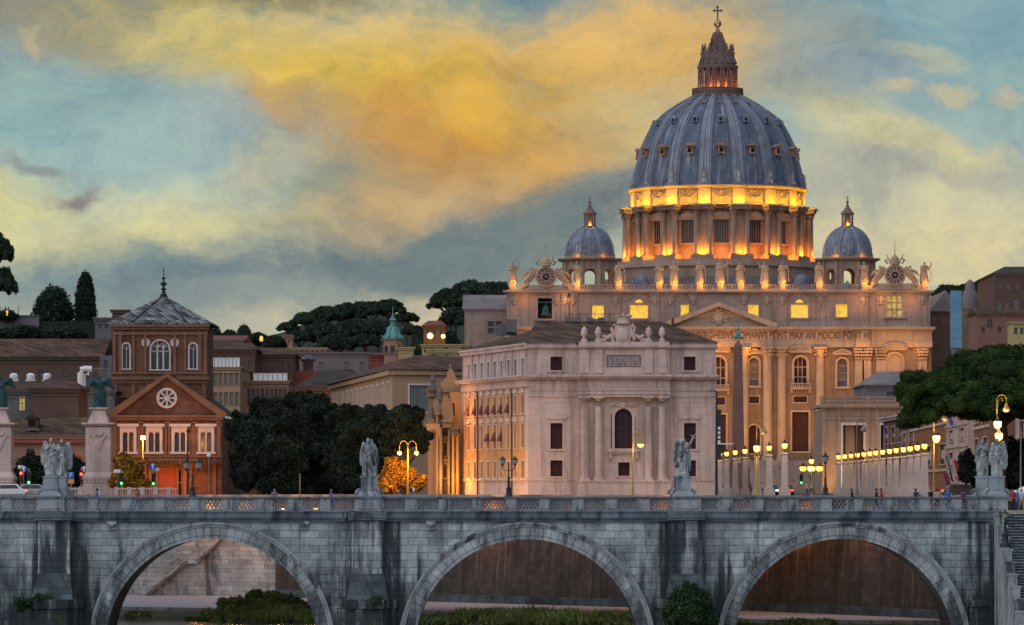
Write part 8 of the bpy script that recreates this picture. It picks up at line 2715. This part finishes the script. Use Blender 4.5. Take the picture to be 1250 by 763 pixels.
for sx in (-1, 1):
    w = S(5.2, D_)
    m.tube([(x + sx * (w - w * cos(a)), D_, Z(546, D_) + w * 1.5 * sin(a)) for a in [pi * q / 10 for q in range(11)]], .04, 5)
    m.tube([(x + sx * 2 * w, D_, Z(546, D_)), (x + sx * 2 * w, D_, Z(549.5, D_))], .05, 5)
m.build('post', m_yelpost, t)
for sx in (-1, 1):
    g_ = MB(); c = (x + sx * S(10.4, D_), D_, Z(553, D_)); g_.ball(c, .21, 10); g_.build('globe', e_lamp2, t, 60); lamp(t, (c[0], D_ - .5, c[2] - .6), (1., .50, .08), 900, .2)
lamp(t, (x, D_ + 3, Z(560, D_)), (1., .38, .03), 2200, .3)
t = thing('square_light', 'plain pole lamp with one glowing head in front of the brick church', 'street lamp', (X(174.5, 600), 600, 0))
m = MB(); x = X(174.5, 600); m.tube([(x, 600, 0), (x, 600, Z(536, 600))], [.13, .08], 7); m.build('post', m_yelpost, t)
g_ = MB(); g_.box(x - .32, x + .32, 599.7, 600.3, Z(536.5, 600), Z(532, 600), t=.05); g_.build('lamp_glass', e_lamp2, t); lamp(t, (x - .2, 598.8, Z(538, 600)), WARM, 1600, .3)

# candelabra and twin lanterns standing on the street and the bridge
def multi_lamp(label, px, ytop, D_, n, lit, zb, s=.6, name='candelabra_lamp'):
    x = X(px, D_); zt = Z(ytop, D_)
    t = thing(name, label, 'street lamp', (x, D_, zb))
    m = MB(); GL = []
    def lant(c):
        GL.append(MB()); lantern(GL[-1], m, c, s)
    hpost = zt - 1.6 * s - (.55 if n > 2 else 0)
    m.lathe([(.42, 0), (.42, .25), (.3, .35), (.22, .9), (.26, 1.0), (.14, 1.15), (.1, 1.9), (.13, 2.0), (.07, 2.1), (.055, hpost - zb)], (x, D_, zb), 10)
    if n == 1:
        lant((x, D_, hpost + .05))
    else:
        for k in range(n):
            a = 2 * pi * k / n + (0 if n == 2 else .3)
            rr = .55 if n == 2 else .95
            px_, py_ = x + rr * cos(a), D_ + rr * sin(a)
            m.tube([(x, D_, hpost - .7), (x + rr * .6 * cos(a), D_ + rr * .6 * sin(a), hpost - .75), (px_, py_, hpost - .35)], .04, 5)
            lant((px_, py_, hpost - .2))
        if n > 2: lant((x, D_, hpost + .5))
    m.build('post', m_metal, t, 50)
    for g_ in GL: g_.build('lamp_glass', e_lamp if lit else m_lampoff, t)
    if lit: lamp(t, (x, D_ - 1.5, hpost), WARM, 900, .3)
multi_lamp('dark cast iron lamp with two unlit lanterns in front of the brick church', 235, 557, 405, 2, False, 0, .62, 'twin_lantern')
multi_lamp('dark cast iron lamp with two unlit lanterns before the ochre palazzo side', 621, 554, 400, 2, False, 0, .5, 'twin_lantern')
multi_lamp('cast iron candelabra with a cluster of lit lanterns right of the left lamp row', 990.5, 556, 430, 6, True, 0, .5)
multi_lamp('slim cast iron lamp with one dark lantern beside the candelabra', 1007.5, 553, 420, 1, False, 0, .62, 'single_lantern')
multi_lamp('small dark lantern on a post at the head of the river stair', 1227, 623, 352, 1, False, Z(668, 352), .45, 'stair_lamp')
t = thing('lamp_mast', 'tall dark pole in front of the brick church door', 'mast', (X(229, 500), 500, 0))
m = MB(); x = X(229, 500); m.tube([(x, 500, 0), (x, 500, Z(521, 500))], [.14, .07], 7); m.box(x - .15, x + .3, 499.8, 500.2, Z(528, 500), Z(525, 500)); m.build('pole', m_metal, t)
t = thing('lamp_mast', 'dark banner mast with hanging sign strip at the right palazzo corner', 'mast', (X(874.5, 500), 500, 0))
m = MB(); x = X(874.5, 500); m.tube([(x, 500, 0), (x, 500, Z(478, 500))], [.17, .1], 7); m.tube([(x, 500, Z(479, 500)), (x - .5, 500, Z(476, 500)), (x - 1.0, 500, Z(478, 500))], .05, 5); m.build('pole', m_metal, t)
m = MB(); m.box(x + .1, x + .55, 499.9, 500.1, Z(560, 500), Z(500, 500)); m.build('sign_strip', m_metal, t)
for i in range(4):
    m = MB(); m.box(x + .16, x + .44, 499.86, 499.9, Z(541 - 5.5 * i, 500), Z(537.5 - 5.5 * i, 500)); m.build('pale_plate', m_white, t)
m = MB(); m.box(x + .1, x + 1.9, 499.8, 499.95, Z(542.5, 500), Z(541, 500)); m.build('arm', m_white, t)
for px, pt, D_, lab in ((255, 556, 560, 'thin grey pole with a white ball right of the brick church porch'), (366, 578, 440, 'short thin pole in front of the dark trees'),
                        (22.5, 373, 806, 'thin pale pole on the garden wall at the left'), (119, 376, 770, 'thin mast on the grey roof block left of the slate roof')):
    zb0 = 0 if D_ < 700 else Z(392 if px < 50 else 389, D_)
    t = thing('thin_pole', lab, 'pole', (X(px, D_), D_, zb0)); m = MB(); x = X(px, D_)
    m.tube([(x, D_, zb0), (x, D_, Z(pt, D_))], .07, 6); m.build('pole', m_post, t)
    if px == 255: m = MB(); m.ball((x, D_, Z(pt, D_)), .3, 8); m.build('ball', m_white, t)
# hill lamps
for px, py, D_, lab, pw in ((525, 410, 880, 'orange hill lamp shining brightest above the yellow block', 1.0), (541, 410.5, 880, 'fainter orange hill lamp right of the brightest one', .6)):
    t = thing('hill_lamp', lab, 'lamp', (X(px, D_), D_, Z(422, D_)), 'orange lamps above the yellow block'); x = X(px, D_)
    m = MB(); m.tube([(x, D_, Z(422, D_)), (x, D_, Z(py + 1.5, D_))], .08, 6); m.build('pole', m_metal, t)
    g_ = MB(); g_.ball((x, D_, Z(py, D_)), .45 * pw + .12, 10); g_.build('lamp_glass', e_orange, t, 60); lamp(t, (x, D_ - .9, Z(py, D_)), (1., .4, .08), 900 * pw, .2)
m = MB(); D_ = 1000; m.lathe([(.1, 0), (.4, .2), (.4, .9), (.25, 1.2), (.05, 1.3)], (0, 0, 0), 8)
o = m.build('yellow_light', emit('yellow_lamp', (1., .6, .03), 1.0), None, loc=(X(319, D_), D_, Z(417, D_)), local=True); tag(o, 'small yellow lit dome on a roof in the dip of the skyline', 'light')
m = MB(); D_ = 798; m.box(-.12, .12, -.12, .12, 0, .5); m.ball((0, 0, .7), .25, 8)
o = m.build('terrace_light', emit('amber_lamp', (1., .5, .03), .8), None, loc=(X(11, D_), D_ - 3, Z(386, D_)), local=True); tag(o, 'small amber light on the garden wall at the left edge', 'light')

# ------------------------------------------------------------------ traffic lights and signs
def signal(label, px, D_, ysig, col):
    t = thing('traffic_light', label, 'traffic light', (X(px, D_), D_, 0), 'traffic lights'); x = X(px, D_); z = Z(ysig, D_)
    m = MB(); m.tube([(x, D_, 0), (x, D_, z + .9)], [.1, .08], 7); m.build('post', m_yelpost, t)
    m = MB(); m.box(x - .24, x + .24, D_ - .35, D_ - .05, z - .95, z + .45); 
    for i in range(3): m.lathe([(.2, 0), (.22, .22)], (x, D_ - .36, z + .1 - .45 * i - .1), 8, a0=0, a1=pi, cap=False) if False else m.box(x - .2, x + .2, D_ - .55, D_ - .34, z + .2 - .44 * i, z + .24 - .44 * i)
    m.build('housing', m_metal, t)
    for i, c in enumerate(('r', 'y', 'g')):
        g_ = MB(Matrix.Translation((x, D_ - .36, z + .03 - .44 * i)) @ Matrix.Rotation(radians(90), 4, 'X')); g_.lathe([(.17, 0), (.12, .05), (0, .06)], n=12)
        g_.build('signal_lens', (e_red if col == 'r' else e_green) if c == col else m_glass, t)
    if col == 'r': lamp(t, (x, D_ - .9, z), (1, .08, .03), 60, .15)
signal('red traffic light on an ochre pole left of the pair of angels', 26, 540, 578, 'r')
signal('green traffic light beside the red one left of the pair of angels', 35.5, 545, 580.5, 'g')
signal('red traffic light half hidden behind the right bridge pillar base', 99.5, 575, 579, 'r')
signal('green traffic light in front of the yellow leaved tree', 148.5, 545, 581.5, 'g')
signal('red traffic light between the yellow leaved tree and the arrow sign', 165.5, 560, 586, 'r')
signal('green traffic light under the blue arrow sign by the red door', 187.5, 560, 582, 'g')
signal('green traffic light far down the avenue between the pillar lamps', 978, 640, 582, 'g')
m_bsign = mat('blue_sign_paint', (.03, .10, .42), .05, 1, .5); m_wsign = mat('white_sign_paint', (.7, .7, .7), .04, 1, .5); m_rsign = mat('orange_sign_paint', (.75, .28, .08), .04, 1, .5)
def disc_sign(label, px, py, D_, r, kind):
    t = thing('road_sign', label, 'road sign', (X(px, D_), D_, 0), 'blue road signs'); x = X(px, D_); z = Z(py, D_)
    m = MB(); m.tube([(x, D_, 0), (x, D_, z + r * .8)], .05, 6); m.build('post', m_post, t)
    M0 = Matrix.Translation((x, D_ - .08, z)) @ Matrix.Rotation(radians(90), 4, 'X')
    if kind == 'arrow':
        m = MB(M0); m.lathe([(r, 0), (r, .03)], n=24); m.build('plate', m_bsign, t)
        m = MB(M0); m.prism([(-.09, -.35), (.09, -.35), (.09, .1), (.28, .1), (0, .42), (-.28, .1), (-.09, .1)], .03, .05, 'z'); m.build('arrow_mark', m_wsign, t)
    else:
        m = MB(M0); m.box(-r, r, -r, r, 0, .03); m.build('plate', m_bsign, t)
        m = MB(M0); s_ = r / .55
        m.box(-.2 * s_, -.08 * s_, -.4 * s_, .4 * s_, .031, .05)
        pts = [(-.08 + .0, .4), (.06, .4)] + [(.06 + .22 * sin(a), .18 + .22 * cos(a)) for a in [pi * q / 10 for q in range(1, 10)]] + [(.06, -.04), (-.08, -.04), (-.08, .07), (.05, .07)] + [(.05 + .11 * sin(a), .18 - .11 * cos(a)) for a in [pi * q / 10 for q in range(1, 10)]] + [(.05, .29), (-.08, .29)]
        m.prism([(p[0] * s_, p[1] * s_) for p in pts], .031, .05, 'z'); m.build('letter_mark', m_wsign, t)
        m = MB(M0); m.box(-r * .95, r * .95, -r * 2.6, -r * 1.15, 0, .03); m.build('lower_plate', m_rsign, t)
disc_sign('round blue arrow sign above the red signal at the left', 29, 572.5, 552, .42, 'arrow')
disc_sign('round blue arrow sign left of the red church door', 186.5, 569.5, 565, .46, 'arrow')
disc_sign('round blue arrow sign half behind the pillar right of the angels', 102.5, 572.5, 585, .42, 'arrow')
disc_sign('square blue parking sign right of the pair of angels', 86.5, 580, 560, .42, 'p')
for px, py, D_, w_, lab in ((143, 575, 548, 8, 'white direction board in front of the yellow leaved tree'), (165, 580, 562, 7, 'white direction board over the red signal by the yellow leaved tree'), (191.5, 573, 566, 5, 'small white board under the blue arrow sign'), (25, 570, 556, 6, 'small white board beside the left blue arrow sign'), (505, 597.5, 452, 3, 'small pale notice board behind the railing by the lit bush')):
    t = thing('notice_board', lab, 'sign board', (X(px, D_), D_, 0)); x = X(px, D_); m = MB(); m.box(x - S(w_, D_) / 2, x + S(w_, D_) / 2, D_ - .1, D_ - .05, Z(py + 2, D_), Z(py - 2, D_)); m.build('board', m_wsign, t)
    m = MB(); m.tube([(x, D_ + .02, 0), (x, D_ + .02, Z(py, D_))], .05, 6); m.build('post', m_post, t)

# street railing near the left, low wall, cars
t = thing('street_railing', 'pale street balustrade wall behind the left part of the bridge', 'balustrade', (X(60, 520), 520, 0))
m = MB(); D_ = 520
for a, b in ((-30, 100), (142, 216)):
    m.box(X(a, D_), X(b, D_), D_ - .2, D_ + .2, 0, .15); m.box(X(a, D_), X(b, D_), D_ - .22, D_ + .22, .85, 1.05)
    n = int((b - a) / 3.2)
    for i in range(n): m.cbox(X(a + (b - a) * (i + .5) / n, D_), D_, .15, .1, .1, .7)
    for i in range(int((b - a) / 16) + 1): m.cbox(X(a + 16 * i, D_), D_, 0, .5, .5, 1.15)
m.build('balusters', m_pal, t)
r_ = MB(); r_.box(-200, 200, 385, 404, .01, .014); tag(r_.build('embankment_road', m_asph), kind='structure')
r_ = MB(); r_.box(X(905, 480) - 6, X(1090, 480) + 4, 404.5, 800, .01, .014); tag(r_.build('avenue', m_asph), kind='structure')
for D_, yy_ in ((404.2, 0), (384.6, 0)):
    r_ = MB(); r_.box(-200, 200, D_ - .15, D_ + .15, -.02, .13); tag(r_.build('kerb', m_curb), kind='structure')
for i in range(2):
    r_ = MB(); r_.box(-200, 200, 390 + 8 * i, 390.12 + 8 * i, .018, .021); tag(r_.build('road_marking', m_wsign), kind='structure')

m_cpaint = {'white': mat('white_car_paint', (.62, .62, .62), .03, 1, .35, spec=.5), 'dark': mat('dark_car_paint', (.04, .045, .055), .05, 1, .3, spec=.5), 'silver': mat('silver_car_paint', (.32, .33, .34), .03, 1, .3, metal=.4), 'red': mat('red_car_paint', (.3, .03, .025), .03, 1, .3, spec=.5)}
m_tyre = mat('tyre_rubber', (.018, .018, .018), .1, 2, .9)
e_tail = emit('tail_lamp', (1., .04, .02), 4.)
e_head = emit('head_lamp', (1., .9, .7), 6.)
def car(label, loc, rz, col, front=True):
    t = thing('parked_car', label, 'car', loc, 'cars on the embankment', rz=rz)
    b = MB()
    prof = [(-2.1, .35), (-2.15, .62), (-2.05, .82), (-1.3, .92), (1.35, .95), (2.0, .9), (2.1, .6), (2.05, .35)]
    b.prism(prof, -.85, .85, 'y')
    b.add([(-1.35, -.8, .9), (1.75, -.8, .93), (1.75, .8, .93), (-1.35, .8, .9), (-.55, -.62, 1.44), (1.15, -.62, 1.46), (1.15, .62, 1.46), (-.55, .62, 1.44)], [(0, 1, 5, 4), (1, 2, 6, 5), (2, 3, 7, 6), (3, 0, 4, 7), (4, 5, 6, 7)])
    o = b.build('body', m_cpaint[col], t, local=True)
    bv = o.modifiers.new('bevel', 'BEVEL'); bv.width = .07; bv.segments = 2
    g_ = MB()
    for sy_ in (-1, 1):
        g_.add([(-1.1, sy_ * .80, .96), (1.45, sy_ * .80, .97), (1.05, sy_ * .655, 1.38), (-.5, sy_ * .655, 1.37)], [(0, 1, 2, 3)])
    g_.add([(-1.30, -.68, .97), (-1.30, .68, .97), (-.62, .54, 1.40), (-.62, -.54, 1.40)], [(0, 1, 2, 3)]); g_.add([(1.73, -.68, .99), (1.73, .68, .99), (1.22, .54, 1.42), (1.22, -.54, 1.42)], [(0, 1, 2, 3)])
    g_.build('windows', m_glass, t, local=True)
    for sx in (-1.3, 1.3):
        for sy_ in (-1, 1):
            w = MB(Matrix.Translation((sx, sy_ * .74, .33)) @ Matrix.Rotation(radians(90), 4, 'X')); w.lathe([(.2, -.11), (.33, -.1), (.33, .1), (.2, .11)], n=16); wo_ = w.build('wheel', m_tyre, t, local=True)
            w = MB(Matrix.Translation((sx, sy_ * .76, .33)) @ Matrix.Rotation(radians(90), 4, 'X')); w.lathe([(.2, -.12), (.1, -.13), (0, -.13)], n=10); w.lathe([(.2, .12), (.1, .13), (0, .13)], n=10); w.build('rim', m_cpaint['silver'], wo_, local=True)
    for sy_ in (-.6, .6):
        h = MB(); h.box(-2.2, -2.08, sy_ - .18, sy_ + .18, .62, .78); h.build('headlight', e_head, t, local=True)
        h = MB(); h.box(2.02, 2.12, sy_ - .18, sy_ + .18, .66, .84); h.build('tail_light', e_tail, t, local=True)
    return t
for px, D_, col, rz, lab in ((8, 470, 'white', 0, 'white car at the left edge behind the bridge parapet'), (42, 474, 'silver', pi, 'silver car just left of the pair of angels'), 
                             (960, 560, 'red', -pi / 2, 'red car on the avenue between the lamp rows'), (942, 600, 'dark', pi / 2, 'dark car with headlights on the avenue'),
                              (1175, 456, 'dark', pi, 'dark car right under the stone pine')):
    car(lab, (X(px, D_), D_, .0), rz, col)
# flags
def flag(label, px, py, D_, w_, h_, cols, rz=.3):
    t = thing('flag', label, 'flag', (X(px, D_), D_, Z(py + h_, D_)), 'flags hanging from the stone house'); x = X(px, D_); z = Z(py, D_)
    m = MB(); m.tube([(x + .6, D_ + .7, z - S(h_, D_)), (x - .1, D_ - .2, z + .3)], .04, 6); m.build('staff', m_post, t)
    W_, H_ = S(w_, D_), S(h_, D_)
    for i, c in enumerate(cols):
        m = MB(); n = 7
        for j in range(n):
            z0, z1 = z - H_ * j / n, z - H_ * (j + 1) / n
            def pt(u_, zz_): return (x - .1 + W_ * (u_ - .5) * (1 - .25 * sin((z - zz_) * 2)) + .25 * (z - zz_), D_ - .2 + .12 * sin(u_ * 9 + zz_ * 2.5), zz_)
            u0, u1 = i / len(cols), (i + 1) / len(cols)
            for k_ in range(2):
                ua, ub = u0 + (u1 - u0) * k_ / 2, u0 + (u1 - u0) * (k_ + 1) / 2
                p = [pt(ua, z0), pt(ub, z0), pt(ub, z1), pt(ua, z1)]
                m.add(p + [(q[0], q[1] + .02, q[2]) for q in p], [(0, 1, 2, 3), (7, 6, 5, 4)])
        m.build('cloth', c, t)
m_fb = mat('blue_cloth', (.05, .09, .35), .1, 2, .9); m_fr = mat('red_cloth', (.38, .03, .04), .1, 2, .9); m_fw = mat('pale_cloth', (.5, .48, .48), .1, 2, .9); m_fg = mat('dark_green_cloth', (.04, .08, .07), .1, 2, .9); m_fp = mat('violet_cloth', (.13, .06, .18), .1, 2, .9)
flag('blue flag high on the stone house under the pine edge', 1159, 505, 470, 4, 15, [m_fb])
flag('red flag high on the stone house right of the blue one', 1170, 503, 470, 4, 10, [m_fr])
flag('dark green and pale hanging flag above the bridge railing', 1157, 556, 462, 4, 32, [m_fg, m_fw])
flag('violet and red flag low beside the dark green one', 1155.5, 578, 460, 7, 16, [m_fp, m_fr])
flag('red flag on a slanted staff left of the stair angels', 1167, 562, 462, 5, 26, [m_fr])
flag('blue flag at the ochre brown house behind the lamp row', 1080, 521, 640, 3, 9, [m_fb])
# white tent
t = thing('market_tent', 'white peaked tent at the right edge behind the stair', 'tent', (X(1258, 385), 385, 0))
x = X(1258, 385); m = MB(); zt_ = Z(590, 385)
m.add([(x - 1.5, 383.5, zt_ - .75), (x + 1.5, 383.5, zt_ - .75), (x + 1.5, 386.5, zt_ - .75), (x - 1.5, 386.5, zt_ - .75), (x, 385, zt_)], [(0, 1, 4), (1, 2, 4), (2, 3, 4), (3, 0, 4)])
m.box(x - 1.5, x + 1.5, 383.48, 383.52, zt_ - 1.0, zt_ - .75); m.build('canopy', m_white, t)
for sx in (-1.4, 1.4):
    for sy_ in (-1.4, 1.4): m = MB(); m.tube([(x + sx, 385 + sy_, 0), (x + sx, 385 + sy_, zt_ - .8)], .04, 6); m.build('leg', m_post, t)

# ------------------------------------------------------------------ people
m_skin = mat('skin', (.42, .26, .19), .05, 2, .7)
CLO = {n: mat(n + '_cloth_worn', c, .12, 3, .9) for n, c in {'navy': (.03, .04, .09), 'black': (.02, .02, .022), 'white': (.55, .55, .55), 'red': (.35, .04, .04), 'blue': (.07, .15, .38), 'beige': (.38, .30, .22), 'grey': (.15, .15, .16), 'jeans': (.06, .09, .16), 'violet': (.14, .06, .18)}.items()}
m_hair = mat('dark_hair', (.025, .018, .014), .2, 3, .7)
PB = {}
def body(pose):
    h = 1.74; mb = MB()
    st_ = .16 if pose == 'walk' else .02
    for sx in (-1, 1):
        f = st_ * sx
        mb.tube([(sx * .09, 0, .92), (sx * .10, -f * .55, .50), (sx * .10, -f * 1.0 + (.1 if f < 0 else 0), .09)], [.088, .062, .042], 8)
        mb.tube([(sx * .10, -f + (.1 if f < 0 else 0) + .04, .05), (sx * .11, -f + (.1 if f < 0 else 0) - .15, .035)], [.05, .04], 8)
        sh = Vector((sx * .19, 0, 1.42))
        if pose == 'lean' : el = sh + Vector((sx * .05, -.14, -.22)); wr = el + Vector((-sx * .03, -.2, .02))
        elif pose == 'walk': el = sh + Vector((sx * .04, f * .7, -.28)); wr = el + Vector((0, f * .6 - .08, -.22))
        else: el = sh + Vector((sx * .06, .02, -.28)); wr = el + Vector((-sx * .02, -.08, -.23))
        mb.ball(sh, .062, 8); mb.tube([sh, el], [.055, .042], 8); mb.tube([el, wr], [.042, .027], 8); hand(mb, wr, wr - el, 1.0)
    mb.lathe([(.13, .86), (.165, .95), (.145, 1.08), (.17, 1.28), (.19, 1.38), (.12, 1.47), (.055, 1.5)], n=14, sq=(1, .62))
    mb.tube([(0, 0, 1.45), (0, -.01, 1.57)], .052, 8)
    head(mb, (0, -.015, 1.635), .098, hair=0)
    return mb
def person(label, loc, rz, pose, top, low):
    t = thing('person', label, 'person', loc, 'people by the bridge', rz=rz)
    key = pose
    if key not in PB:
        o = fuse(body(pose), .016, [m_skin], 'body', 1); PB[key] = o.data; bpy.data.objects.remove(o)
        for nm, bandf in (('top', lambda z: .93 < z < 1.49), ('low', lambda z: .07 < z <= .95)): pass
    me = PB[key].copy()
    me.materials.clear()
    for mm in (m_skin, CLO[top], CLO[low], CLO['black']): me.materials.append(mm)
    for p in me.polygons:
        z = p.center.z
        hand_ = abs(p.center.x) > .19 and (z < 1.0 if pose != 'lean' else p.center.y < -.3)
        p.material_index = 3 if z < .075 else (0 if (hand_ or z > 1.49) else (2 if z < .95 else 1))
    part_mesh('body', me, t)
    m = MB(); m.ball((0, .025, 1.675), (.098, .108, .105), 12); m.ball((0, .07, 1.60), (.085, .06, .09), 10); m.build('hair', m_hair, t, 60, local=True)
    return t
zd_ = -.75
PP = [(1118, 363, 2.6, 'lean', 'navy', 'jeans', 'person in navy at the parapet left of the flags'), (1136, 364, .4, 'walk', 'black', 'jeans', 'person in black walking on the bridge under the starry lamp'),
      (1144, 362.5, 3.0, 'stand', 'beige', 'black', 'person in beige top behind the railing below the starry lamp'), (1157, 364, .2, 'stand', 'blue', 'jeans', 'person in blue behind the lattice below the flags'),
      (1176, 365, 3.3, 'walk', 'violet', 'black', 'person in violet behind the lattice left of the stair angels'), (1070, 364, 1.5, 'walk', 'black', 'black', 'person in dark clothes walking below the right lamp row'),
      (1076, 365, 1.5, 'walk', 'red', 'jeans', 'person in red walking below the right lamp row'), (118, 364, -1.5, 'walk', 'blue', 'white', 'person in blue behind the lattice below the right pillar'),
      (168, 364.5, 1.4, 'walk', 'red', 'jeans', 'person in red behind the lattice below the yellow leaved tree'), (335, 364, 0, 'stand', 'grey', 'black', 'person in grey behind the lattice below the dark trees'), (404, 365, 1.5, 'walk', 'blue', 'jeans', 'person in blue walking toward the single angel'),
      (1040, 365, 1.4, 'walk', 'black', 'jeans', 'person in dark jacket below the portico')]
for px, D_, rz, po, a, b, lab in PP: person(lab, (X(px, D_), D_, zd_), rz, po, a, b)
for px, D_, rz, po, a, b, lab in ((1237, 366, .3, 'stand', 'red', 'black', 'person in red at the top of the river stair'), (1242, 369, -.4, 'stand', 'blue', 'jeans', 'person in blue beside the white tent'), (1247, 367, .6, 'walk', 'white', 'beige', 'person in white at the right edge beneath the tent')):
    person(lab, (X(px, D_), D_, -.8), rz, po, a, b)
for px, D_, a, lab in ((882, 640, 'navy', 'person in navy far down the avenue left of the pillar lamps'), (905, 610, 'violet', 'person in violet far down the avenue between the left pillar lamps'), (916, 560, 'red', 'person in red crossing the avenue by the left pillar lamps'), (930, 590, 'white', 'person in white crossing the avenue by the left lamps'), (985, 470, 'beige', 'person in beige near the candelabra lamp')):
    person(lab, (X(px, D_), D_, .014), 1.0, 'walk', a, 'jeans')

# added wall lights, made up to give the quay wall its warm glow
def quay_glow_light(px, D_, label, pw):
    x = X(px, D_)
    t = thing('added_wall_light', label, 'lamp', (x, D_, -1.2), 'added lights along the quay wall')
    m = MB(); m.tube([(x, D_ + 1.2, -.7), (x, D_, -.6), (x, D_ - .2, -.75)], .05, 6); m.lathe([(.1, 0), (.3, -.2), (.32, -.24)], (x, D_ - .2, -.75), 10, cap=False); m.build('bracket', m_metal, t)
    g_ = MB(); g_.lathe([(.28, 0), (.2, -.12), (0, -.15)], (x, D_ - .2, -.98), 10, cap=False); g_.build('lamp_glass', e_lamp, t)
    lamp(t, (x, D_ - .45, -1.5), (1., .35, .07), pw, .2)
for px, pw, lab in ((240, 500, 'added warm wall light left of the twin lanterns behind the first arch'), (285, 500, 'added warm wall light right of the twin lanterns behind the first arch'), (345, 650, 'added warm wall light at the bend of the quay behind the first arch'), (385, 800, 'added warm wall light under the dark trees behind the bridge'), (795, 900, 'added warm wall light left of the angel with the cross'), (905, 700, 'added warm wall light below the left pillar lamps'), (1045, 500, 'added warm wall light below the right pillar lamps'), (590, 1000, 'added warm wall light behind the left haunch of the middle arch'), (690, 420, 'added warm wall light behind the crown of the middle arch'), (968, 800, 'added warm wall light behind the left haunch of the right arch'), (1120, 700, 'added warm wall light behind the right haunch of the right arch')):
    x0 = X(px, 400)
    for it in range(6): x0 = X(px, bank(x0) - 1.6)
    quay_glow_light(px, bank(x0) - 1.6, lab, pw)
